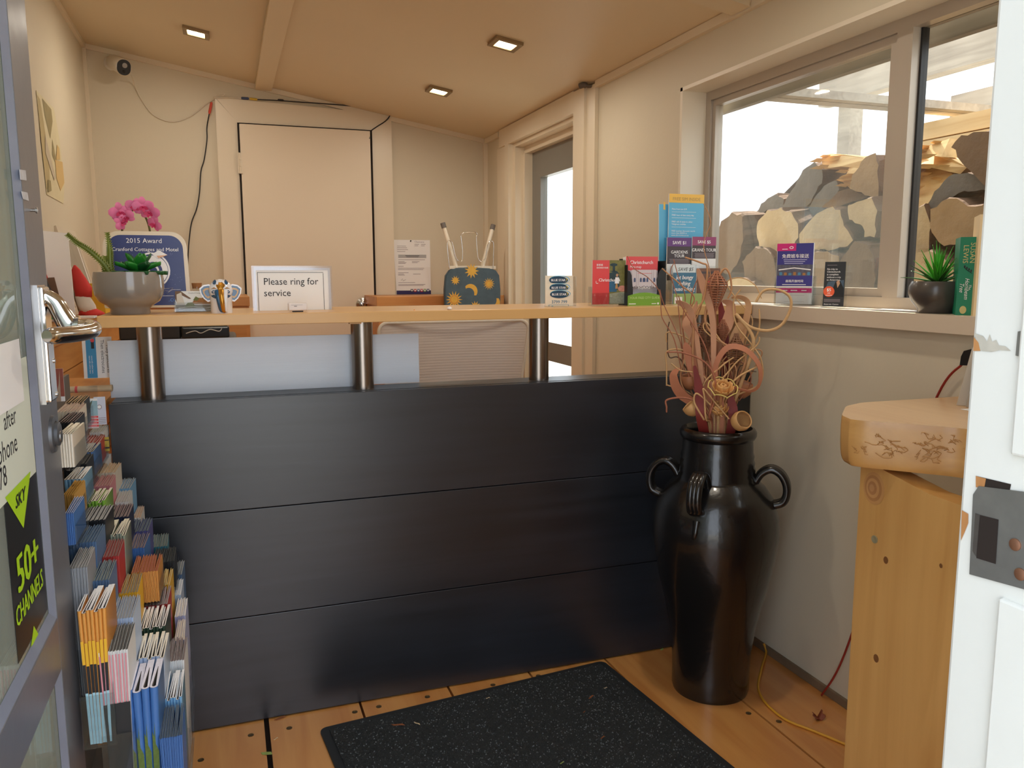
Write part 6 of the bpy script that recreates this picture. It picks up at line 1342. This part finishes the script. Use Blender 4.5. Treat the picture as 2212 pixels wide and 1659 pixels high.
# ------------------------------------------------------------------ woodshed outside the window
BARK = mat('log_bark', (98, 70, 50), .9, var=.5, vs=14, bump=.5, bs=30)
def endm(name, c):
    if name in _MC: return _MC[name]
    m = mat(name, c, .8, var=.28, vs=12, bump=.35, bs=45); return m
ENDS = [endm('log_end_pale', (208, 184, 148)), endm('log_end_tan', (172, 142, 108)), endm('log_end_brown', (124, 98, 76)), endm('log_end_grey', (120, 114, 110))]
SPLIT = wood('split_wood_face', (188, 140, 88), (238, 208, 154), 'y', 1.6, .8); SPLITX = wood('split_wood_face_deep', (170, 124, 78), (226, 186, 130), 'x', 1.6, .8)
rnd = random.Random(21)
def log(pix, X, ln, em, label, skew=(0, 0), jag=.012, split=False):
    """a piece of firewood: its cut end traced at distance X, running away from the window"""
    P = [on(px, py, 'x', X) for px, py in pix]; pts = []
    for i in range(len(P)):
        a, c = P[i], P[(i+1) % len(P)]; L_ = (c-a).length; k = max(1, int(L_/.018))
        for j in range(k): q = a+(c-a)*(j/k); pts.append(q+Vector((0*rnd.random(), rnd.uniform(-jag, jag)*.35, rnd.uniform(-jag, jag)*.35)))
    n = len(pts); cen = sum(pts, Vector())/n; b = B(); rings = []
    for t in (0, .04, .5, 1.):
        sc_ = 1 if t < .9 else .92; off = Vector((ln*t, skew[0]*t, skew[1]*t)); rings.append([cen+(p-cen)*sc_+off+Vector((0, rnd.uniform(-.006, .006), rnd.uniform(-.006, .006)))*(t > 0) for p in pts])
    mids = [cen+(p-cen)*.5+Vector((-.002, 0, 0)) for p in pts]
    a = sum((pts[i].y*pts[(i+1) % n].z-pts[(i+1) % n].y*pts[i].z) for i in range(n)); fl_ = a > 0
    def F(f): return tuple(f) if not fl_ else tuple(reversed(f))
    b.add(pts, [F(tuple(range(n)))], ENDS[em])
    vs = [p for r in rings for p in r]; fs = []
    for k in range(len(rings)-1): fs += [F((k*n+i, (k+1)*n+i, (k+1)*n+(i+1) % n, k*n+(i+1) % n)) for i in range(n)]
    b.add(vs, fs, SPLIT if split else BARK); b.add(rings[-1], [F(tuple(reversed(range(n))))], ENDS[1])
    return tag(b.build('firewood_log'), label, 'log', 'firewood stacked outside the window')
def c1(pts): return [(1520+x*.2893, 180+y*.2893) for x, y in pts]
def c2(pts): return [(1880+x*.3736, 40+y*.3736) for x, y in pts]
LG = [
 (c1([(395, 1110), (405, 1020), (480, 950), (570, 935), (660, 970), (700, 1050), (705, 1150), (640, 1260), (540, 1300), (480, 1280), (420, 1220)]), 2.02, 0, 'large round pale cut log behind the left window pane'),
 (c1([(710, 1130), (790, 1040), (880, 950), (960, 928), (1020, 950), (1050, 1060), (1110, 1180), (1080, 1215), (960, 1240), (820, 1250), (720, 1230)]), 2.0, 0, 'wedge shaped pale log right of the large round one'),
 (c1([(290, 1330), (380, 1230), (470, 1240), (520, 1300), (540, 1450), (510, 1560), (330, 1570)]), 1.98, 2, 'brown log low behind the left pane, left of the flyers'),
 (c1([(1070, 910), (1150, 880), (1260, 860), (1290, 960), (1280, 1150), (1200, 1140), (1190, 1060), (1080, 1010)]), 2.0, 0, 'pale jagged log beside the window mullion'),
 (c1([(790, 1260), (900, 1250), (1010, 1290), (1010, 1420), (1000, 1560), (800, 1560)]), 1.97, 1, 'tan log behind the indigo flyers'),
 (c1([(1020, 1320), (1130, 1180), (1230, 1210), (1270, 1320), (1280, 1560), (1020, 1560)]), 1.96, 2, 'brown log behind the black flyer'),
 (c1([(740, 1000), (830, 850), (900, 760), (1000, 720), (1010, 790), (930, 930), (800, 1050), (750, 1070)]), 2.10, 3, 'grey split log leaning in the middle of the pile'),
 (c1([(580, 930), (660, 800), (740, 650), (830, 590), (890, 640), (880, 740), (800, 880), (720, 1010)]), 2.14, 3, 'grey log on the steep left slope of the pile'),
 (c1([(360, 1050), (430, 900), (540, 830), (600, 860), (580, 940), (470, 950), (395, 1040), (380, 1100)]), 2.14, 3, 'grey log at the left end of the slope'),
 (c1([(60, 1250), (130, 1030), (210, 970), (290, 990), (290, 1180), (260, 1330), (200, 1420), (80, 1400)]), 2.02, 2, 'brown log at the far left of the pile'),
 (c1([(150, 1560), (190, 1470), (260, 1450), (340, 1470), (400, 1530), (410, 1580)]), 1.94, 0, 'pale log end low in the left corner of the pane'),
 (c1([(1090, 780), (1110, 690), (1200, 560), (1290, 520), (1310, 760), (1300, 860), (1230, 850)]), 2.04, 1, 'upright tan log beside the top of the mullion'),
 (c1([(880, 930), (1010, 800), (1090, 790), (1240, 850), (1060, 900), (960, 930)]), 2.08, 2, 'dark brown log in the gap left of the mullion'),
 (c1([(270, 1040), (350, 1030), (400, 1110), (400, 1220), (300, 1290), (270, 1200)]), 2.12, 3, 'small grey log behind the large round one'),
 (c1([(640, 1250), (720, 1230), (820, 1260), (800, 1420), (560, 1420), (540, 1310)]), 2.06, 1, 'tan log under the wedge shaped log'),
 (c2([(470, 740), (520, 680), (600, 660), (720, 640), (740, 920), (660, 970), (600, 900), (540, 850)]), 2.0, 2, 'large dark brown log at the upper right of the pile'),
 (c2([(300, 1160), (370, 1000), (450, 910), (560, 885), (650, 910), (670, 990), (540, 1000), (430, 1050), (350, 1130)]), 2.02, 3, 'arched grey brown log in the middle of the right pane'),
 (c2([(345, 1110), (410, 1060), (500, 1035), (560, 1080), (640, 1080), (700, 1020), (700, 1270), (560, 1300), (420, 1310), (350, 1240)]), 1.98, 1, 'big jagged tan log behind the green paperback'),
 (c2([(90, 1290), (110, 1180), (220, 1130), (310, 1085), (350, 1200), (330, 1370), (200, 1360), (120, 1330)]), 2.0, 0, 'pale tan log above the round one in the right pane'),
 (c2([(100, 1500), (150, 1420), (250, 1355), (370, 1350), (470, 1420), (500, 1540), (470, 1630), (90, 1630)]), 1.95, 0, 'round pale log behind the spiky green plant'),
 (c2([(480, 1400), (560, 1310), (720, 1290), (720, 1640), (500, 1640)]), 1.96, 1, 'tan log low at the right edge of the pane'),
]
for pix, X, em, label in LG: log(pix, X, .20, em, label, (rnd.uniform(-.03, .03), rnd.uniform(0, .02)))
# split billets lying along the pile: long grain faces lit by the sun
def billet(pix, X, th, label, m=SPLIT):
    P = [on(px, py, 'x', X) for px, py in pix]; b = B(); n = len(P); cen = sum(P, Vector())/n
    a = sum((P[i].y*P[(i+1) % n].z-P[(i+1) % n].y*P[i].z) for i in range(n))
    if a > 0: P = P[::-1]
    fr_ = [p+Vector((.10*max(0, (p.z-cen.z))/.05*.5, 0, 0)) for p in P]; bk_ = [p+Vector((th+.03, 0, 0)) for p in P]
    rows = 7; vs = []; NN = 18
    b.add(fr_+bk_, [tuple(range(n)), tuple(range(2*n-1, n-1, -1))]+[(i, n+i, n+(i+1) % n, (i+1) % n) for i in range(n)], m)
    y0 = min(p.y for p in P); y1 = max(p.y for p in P)
    for k in range(9):      # raised splinters along the grain
        i = rnd.randrange(n); t = rnd.random(); a_ = cen+(fr_[i]-cen)*rnd.uniform(.2, .85); dy = rnd.uniform(.04, .10)
        b.add([a_+Vector((-.004, 0, .003)), a_+Vector((-.012, dy*.5, .008)), a_+Vector((-.003, dy, .004)), a_+Vector((.01, dy*.5, -.004))], [(0, 1, 2), (0, 2, 3), (0, 3, 1), (1, 3, 2)], m)
    return tag(b.build('split_billet'), label, 'log', 'split billets on the firewood pile')
billet(c1([(830, 560), (870, 520), (1010, 530), (1240, 560), (1230, 640), (1020, 620), (900, 640)]), 2.10, .10, 'sunlit split billet on top of the pile behind the left pane')
billet(c1([(1010, 620), (1220, 650), (1190, 720), (1100, 790), (1040, 740)]), 2.06, .10, 'bright split billet just below the top one, left of the mullion')
billet(c2([(130, 900), (160, 800), (290, 780), (430, 800), (560, 860), (520, 900), (300, 850), (220, 870)]), 2.06, .12, 'sunlit split billet along the top of the pile in the right pane')
billet(c2([(130, 1140), (150, 1000), (230, 850), (300, 840), (420, 900), (380, 1000), (320, 1090), (200, 1150)]), 2.04, .12, 'grooved split billet below the sunlit one in the right pane')
billet(c2([(170, 800), (200, 740), (270, 730), (310, 790)]), 2.08, .08, 'short bright billet left of the splinter in the right pane')
billet(c2([(270, 770), (330, 730), (420, 690), (410, 800), (310, 790)]), 2.03, .04, 'pointed bright splinter standing up in the right pane')
# back of the pile, darkened as shade, so no daylight shows between the logs
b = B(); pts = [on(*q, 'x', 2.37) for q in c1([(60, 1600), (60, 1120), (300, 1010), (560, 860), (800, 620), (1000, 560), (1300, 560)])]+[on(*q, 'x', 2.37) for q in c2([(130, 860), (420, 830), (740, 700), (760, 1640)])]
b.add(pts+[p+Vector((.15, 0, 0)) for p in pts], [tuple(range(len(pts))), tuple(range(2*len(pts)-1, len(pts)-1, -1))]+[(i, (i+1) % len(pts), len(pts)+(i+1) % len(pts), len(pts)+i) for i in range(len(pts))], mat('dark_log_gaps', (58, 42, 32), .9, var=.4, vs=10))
o = b.build('firewood_mass'); o['kind'] = 'stuff'; tag(o, 'firewood darkened as shade, deep inside the stack outside the window', 'firewood')
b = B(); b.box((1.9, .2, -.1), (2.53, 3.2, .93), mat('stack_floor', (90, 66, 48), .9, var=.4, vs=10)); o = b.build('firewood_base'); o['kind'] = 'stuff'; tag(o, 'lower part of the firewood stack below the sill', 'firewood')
# shed: posts, beams, roof sheet, stacked boards behind
SHB = wood('weathered_beam', (140, 132, 122), (176, 168, 156), 'y', 1.5, .8); BRD = wood('pale_boards', (206, 168, 116), (236, 206, 158), 'y', 1.2, .7)
sh = thing('wood_shed', 'open lean-to roof over the firewood outside the window', 'shed', (2.4, 1.6, -.1))
for x, y in ((3.3, 0.0), (3.3, 3.7)):
    b = B(); b.box((x, y, -.1), (x+.09, y+.09, 2.1), SHB); b.build('post', sh)
b = B(); b.box((3.25, -.2, 2.1), (3.33, 3.9, 2.24), SHB); b.build('beam', sh)
b = B(); b.box((1.70, .3, 1.722), (1.725, 2.9, 1.81), SHB); b.build('wall_plate', sh)
b = B(); b.box((1.726, 2.50, 1.792), (3.25, 2.54, 1.822), SHB); b.box((1.726, 2.541, 1.79), (3.25, 2.60, 1.805), SHB); b.build('rafter', sh)
bs_ = thing('board_stack', 'stack of pale boards lying behind the firewood in the right pane', 'boards', (2.8, 1.2, -.1))
for k in range(11):
    z = .95+.0735*k; b = B(); b.box((2.66+.012*(k % 3), .2, z), (2.92, 2.70-.02*(k % 2), z+.066), BRD); b.build('board', bs_)
b = B(); b.box((2.70, .3, -.1), (2.9, 2.5, .949), BRD); b.build('bearer', bs_)
b = B(); b.box((3.0, 1.18, 1.75), (3.08, 2.76, 1.914), SHB); b.box((3.0, 2.70, -.1), (3.08, 2.76, 1.75), SHB); b.build('rail', sh)
# ------------------------------------------------------------------ doormat, slab table, cord and small things on the floor
MATB = mat('coil_mat', (56, 60, 62), .95, var=.5, vs=260, bump=1.0, bs=500); EDGEM = mat('mat_rubber_edge', (36, 40, 44), .55)
MA, MB_, MC_ = Vector((.171, 1.962, 0)), Vector((1.012, 2.046, 0)), Vector((1.085, 1.34, 0))
ex = (MB_-MA).normalized(); ey = Vector((ex.y, -ex.x, 0)); mw = (MB_-MA).length; ml = .72
dm = thing('door_mat', 'black coil doormat on the pine floor in front of the counter', 'doormat', (MA+ex*mw/2+ey*ml/2))
MM = Matrix((ex, -ey, Vector((0, 0, 1)))).transposed().to_4x4(); MM.translation = MA
b = B(MM); b.prism(rr(0, -ml, mw, 0, .02, .02), .0005, .006, EDGEM); b.build('rubber_edge', dm)
b = B(MM); k = .022; rnd = random.Random(1)
b.prism([(k, -ml+k), (mw-k, -ml+k), (mw-k, -k), (k, -k)], .0061, .010, MATB)
pile = []
for i in range(30000):      # loops of the coil pile
    x = rnd.uniform(k, mw-k); y = rnd.uniform(-ml+k, -k); a = rnd.uniform(0, PI); l = .0028; h = rnd.uniform(.010, .0135); c_, s_ = math.cos(a)*l, math.sin(a)*l; o = len(pile)
    pile += [(x-c_, y-s_, .0095), (x+c_, y+s_, .0095), (x+s_*.6, y-c_*.6, h)]
MATL = mat('coil_mat_light', (96, 102, 104), .9, var=.4, vs=200)
b.add(pile, [(i, i+1, i+2) for i in range(0, len(pile), 3) if i % 4], MATB); b.add(pile, [(i, i+1, i+2) for i in range(0, len(pile), 3) if not i % 4], MATL); b.build('pile', dm)
LITC = [mat('litter_straw', (206, 186, 150), .7), mat('litter_brown', (140, 84, 50), .7), mat('litter_leaf', (150, 170, 96), .6)]
def litter(px, py, ln, a, m, name, label, z=.0005, wd=.25, grp=None):
    q = on(px, py, 'z', z); b = B(T(q.x, q.y, z) @ Matrix.Rotation(a, 4, 'Z')); P = [(-ln/2, 0), (-ln*.2, ln*wd*.5), (ln*.3, ln*wd*.4), (ln/2, .0), (ln*.2, -ln*wd*.4), (-ln*.3, -ln*wd*.3)]
    n = len(P); b.add([(x, y, .0+.0015*math.sin(7*x/ln)) for x, y in P]+[(x, y, .001+.0015*math.sin(7*x/ln)) for x, y in P], [tuple(range(n-1, -1, -1)), tuple(range(n, 2*n))]+[(i, (i+1) % n, n+(i+1) % n, n+i) for i in range(n)], m); return tag(b.build(name), label, 'litter', grp)
MZ = .0115
litter(576, 1628, .03, -.5, LITC[2], 'fallen_leaf', 'pale green dry leaf on the floor beside the wide plank gap', .001, .5)
litter(605, 1552, .032, .25, LITC[1], 'wood_shaving', 'curled brown shaving against the counter foot', .001, .3)
litter(596, 1596, .013, .5, LITC[0], 'straw_bit', 'tiny straw bit on the floor right of the plank gap', .001)
for px, py, ln, a, m, lab in ((901, 1563, .022, -1.0, 0, 'short curved straw on the left part of the doormat'), (860, 1566, .035, -.4, 1, 'thin brown twig near the left corner of the doormat'), (1277, 1506, .024, .5, 1, 'brown bark chip in the middle right of the doormat'), (1308, 1486, .011, 0, 0, 'tiny straw near the top right of the doormat'), (1054, 1508, .012, -.1, 0, 'tiny straw near the back edge of the doormat'), (1302, 1593, .016, .3, 1, 'small brown shred low on the right of the doormat'), (1214, 1648, .012, .2, 2, 'small green shred at the front of the doormat'), (1262, 1538, .010, .4, 1, 'tiny reddish shred in the doormat centre')):
    litter(px, py, ln, a, LITC[m], 'wood_chip', lab, MZ)
litter(1430, 1403, .014, .2, LITC[2], 'moss_bit', 'tiny bit of moss on the floor at the corner of counter and vase', .001, .6)

# slab table on the right
SLABF = wood('slab_side_grain', (196, 148, 86), (226, 180, 112), 'y', .8, .3, .35); SLABT = wood('slab_top_daylit_grain', (206, 166, 122), (230, 196, 154), 'y', .7, .28, .3)  # top made paler than the sides, daylight put into its colour
LEGP = wood('table_leg_pine', (198, 150, 86), (226, 182, 114), 'z', .9, .35, .3)
tt = thing('slab_table', 'thick rounded pine slab table against the right wall', 'table', (1.32, .85, 0))
ZT = .885
c0 = on(1817, 897, 'z', ZT); c1_ = on(1862, 869, 'z', ZT); c2_ = on(2090, 926, 'z', ZT); c3_ = on(1826, 877, 'z', ZT); c4_ = on(1840, 907, 'z', ZT); c5_ = on(2060, 857, 'z', ZT)
xf = c0.x; yfar = c1_.y
top = [(c4_.x, c4_.y), (c0.x, c0.y), (c3_.x, c3_.y), (c1_.x, c1_.y), (min(c5_.x, XR-.01), c5_.y), (XR-.004, c5_.y), (XR-.004, .46), (c2_.x+.02, .46), (c2_.x+.005, c2_.y-.1), (c2_.x, c2_.y)]
def inset(poly, k):
    c = (sum(p[0] for p in poly)/len(poly), sum(p[1] for p in poly)/len(poly)); return [(min(XR-.004, x+(c[0]-x)*k), y+(c[1]-y)*k) for x, y in poly]
b = B(); th = .088; n = len(top); lv = [(.05, ZT-th), (.034, ZT-th+.003), (.016, ZT-th+.010), (.004, ZT-th*.75), (-.004, ZT-th*.55), (-.006, ZT-.024), (-.0045, ZT-.012), (-.001, ZT-.004), (.006, ZT)]
def rnd2(poly):          # soften the plan outline
    out = []
    for i in range(len(poly)):
        p, q, r_ = poly[i-1], poly[i], poly[(i+1) % len(poly)]
        if q[0] > XR-.02 or q[1] < .6: out.append(q); continue
        for t in (.3, .15, 0): out.append((q[0]+(p[0]-q[0])*t*(1-t)-(0 if t else 0), q[1]+(p[1]-q[1])*t*(1-t))) if t else None
        out.append((q[0]*.9+.05*(p[0]+r_[0]), q[1]*.9+.05*(p[1]+r_[1])))
        for t in (.15, .3): out.append((q[0]+(r_[0]-q[0])*t*(1-t), q[1]+(r_[1]-q[1])*t*(1-t)))
    return out
top = rnd2(top); n = len(top)
rings = [[(x, y, z) for x, y in inset(top, k)] for k, z in lv]
vs = [p for r in rings for p in r]; b.add(vs, [(i*n+j, i*n+(j+1) % n, (i+1)*n+(j+1) % n, (i+1)*n+j) for i in range(len(rings)-1) for j in range(n)], SLABF, None, True)
a = sum(top[i][0]*top[(i+1) % n][1]-top[(i+1) % n][0]*top[i][1] for i in range(n))
if a < 0: b.f = [tuple(reversed(f)) for f in b.f]
b.flat([(x, y) for x, y, _ in rings[-1]], ZT, SLABT); b.flat([(x, y) for x, y, _ in rings[0]][::-1], ZT-th, SLABF)
b.build('slab_top', tt)
TRK = mat('borer_track', (202, 152, 92), .7)
b = B(); rnd = random.Random(12)
for k in range(34):         # wandering insect tracks under the varnish
    y = rnd.uniform(c2_.y-.02, c4_.y-.01); z = rnd.uniform(ZT-th*.72, ZT-.014); P = []
    f = (y-c2_.y)/(c4_.y-c2_.y); 
    for i in range(9):
        fx = max(0, min(1.2, (y-c2_.y)/(c4_.y-c2_.y))); x = c2_.x+(c4_.x-c2_.x)*min(1, fx)-.0042; P.append((x, y, z)); y += rnd.uniform(-.006, .006); z = max(ZT-th*.74, min(ZT-.013, z+rnd.uniform(-.006, .006)))
    b.tube(P, .0005, TRK, 4)
b.build('grain_tracks', tt)
l0 = on(1861, 1015, 'x', xf+.045); lx = xf+.043; yl0 = l0.y
b = B(); b.add([(lx, yl0, 0), (lx, .55, 0), (lx, .55, .755), (lx, yl0-.16, .772), (lx, yl0-.02, ZT-th), (lx, yl0, ZT-th), (lx+.045, yl0, 0), (lx+.045, .55, 0), (lx+.045, .55, .755), (lx+.045, yl0-.16, .772), (lx+.045, yl0-.02, ZT-th), (lx+.045, yl0, ZT-th)],
  [(0, 5, 4, 3, 2, 1), (6, 7, 8, 9, 10, 11), (0, 6, 11, 5), (0, 1, 7, 6), (1, 2, 8, 7), (2, 3, 9, 8), (3, 4, 10, 9), (4, 5, 11, 10)], LEGP); lg = b.build('leg_board', tt)
ML = Matrix(((0, 0, -1, lx-.0004), (-1, 0, 0, 0), (0, 1, 0, 0), (0, 0, 0, 1)))   # local x = -Y, y = Z, z = towards the room
def lpx(px, py): q = on(px, py, 'x', lx); return (-q.y, q.z)
c = lpx(1890, 1165); b = B(ML); b.lathe([(.0075, 0), (.0075, .0012), (.006, .0016), (.0035, .0006), (0, .0006)], mat('brass_screw', (176, 170, 136), .4, .4), 20, T(c[0], c[1], 0)); b.build('screw', lg)
b = B(ML); HOL = mat('plug_hole', (120, 78, 38), .8, var=.3, vs=80)
for q, r in (((1914, 1210), .007), ((1893, 1422), .008), ((2033, 1222), .004)): c = lpx(*q); b.disc(c[0], c[1], r*.8, r, .0003, HOL)
b.build('screw_hole', lg)
b = B(ML); c = lpx(1888, 1055); KN = [mat('knot_ring_%d' % i, cc, .5, var=.1) for i, cc in enumerate(((196, 148, 92), (178, 128, 78), (198, 150, 96), (176, 126, 80), (192, 144, 96)))]
for i in range(5): b.disc(c[0]-.001*i, c[1], .026-.005*i, .031-.006*i, .0003+.0002*i, KN[i])
b.build('knot', lg)
b = B(); b.box((XR-.06, .55, 0), (XR-.02, yl0-.05, ZT-th-.001), LEGP); b.build('rear_leg_board', tt)
# grey folders standing on the table
GCD = mat('grey_card', (176, 166, 150), .6, var=.06); GCD2 = mat('grey_card_light', (200, 192, 178), .6, var=.06)
for k in range(4):
    a0 = on(2066+9*k, 876+2*k, 'z', ZT); b = B(card((a0.x, a0.y-.012*k, ZT+.0008), -.75, .10) ); b.prism([(0, 0), (.16, 0), (.165, .118), (.022, .118)], -.0035, 0, GCD if k % 2 else GCD2)
    tag(b.build('card_folder'), 'grey card folder standing on the slab table, one of a leaning row', 'folder', 'grey card folders on the slab table')
b = B(); a0 = on(2075, 884, 'z', ZT+.0005); b.box((a0.x, a0.y-.10, ZT+.0003), (a0.x+.14, a0.y, ZT+.0007), PAPER)
tag(b.build('table_paper'), 'sheet of paper under the grey folders on the slab table', 'paper')
# red rod behind the table, leaning on the wall
REDR = mat('red_rod', (150, 44, 34), .45); p0 = on(1775, 1530, 'x', 1.50); P = [on(px, py, 'x', x) for px, py, x in ((1773, 1534, 1.49), (1824, 1414, 1.495), (1930, 1100, 1.50), (2025, 855, 1.502), (2078, 787, 1.503))]
P[0].z = max(P[0].z, .004)
fs_ = thing('fly_swatter', 'thin red rod with a black top leaning on the wall behind the slab table', 'rod', P[0])
b = B(); b.tube(spline(P, 8), .0028, REDR, 8); b.build('rod', fs_)
b = B(); 
H0 = [on(px, py, 'x', 1.503) for px, py in ((2075, 789), (2078, 770), (2084, 758), (2100, 754), (2110, 790))]; b.prism([(-p.y, p.z) for p in H0], .0, .006, BLACKP, Matrix(((0, 0, -1, 1.506), (-1, 0, 0, 0), (0, 1, 0, 0), (0, 0, 0, 1)))); b.build('black_top', fs_)
q = on(1768, 1553, 'z', .001); b = B(); rnd = random.Random(3)
b.grid(lambda u, v: (q.x+.03*(u-.5)+.003*math.sin(9*v), q.y+.018*(v-.5), .002+.012*abs(u-.5)*2*(.4+v)+.002*math.sin(8*u)), 8, 5, mat('dry_leaf_brown', (124, 58, 30), .6, var=.3, vs=60)); o = tag(b.build('fallen_leaf'), 'curled brown dead leaf on the floor under the slab table edge', 'leaf'); mo = o.modifiers.new('thick', 'SOLIDIFY'); mo.thickness = .001
# yellow cord
YC_ = mat('yellow_cord', (214, 156, 48), .45); pts = [(1650, 1392, .045), (1654, 1412, .03), (1646, 1440, .012), (1638, 1480, .0045), (1645, 1505, .004), (1665, 1530, .004), (1700, 1556, .004), (1760, 1580, .004), (1815, 1603, .004), (1870, 1626, .004)]
P = [on(px, py, 'z', z) for px, py, z in pts]; P[0] = on(1650, 1390, 'x', XR-.012); P[1] = on(1655, 1410, 'x', XR-.016); P[2] = Vector((min(P[2].x, XR-.02), P[2].y, P[2].z))
b = B(); b.tube(spline(P, 8), .0035, YC_, 8); tag(b.build('extension_cord'), 'yellow cord running along the floor from the right wall under the table', 'cord')
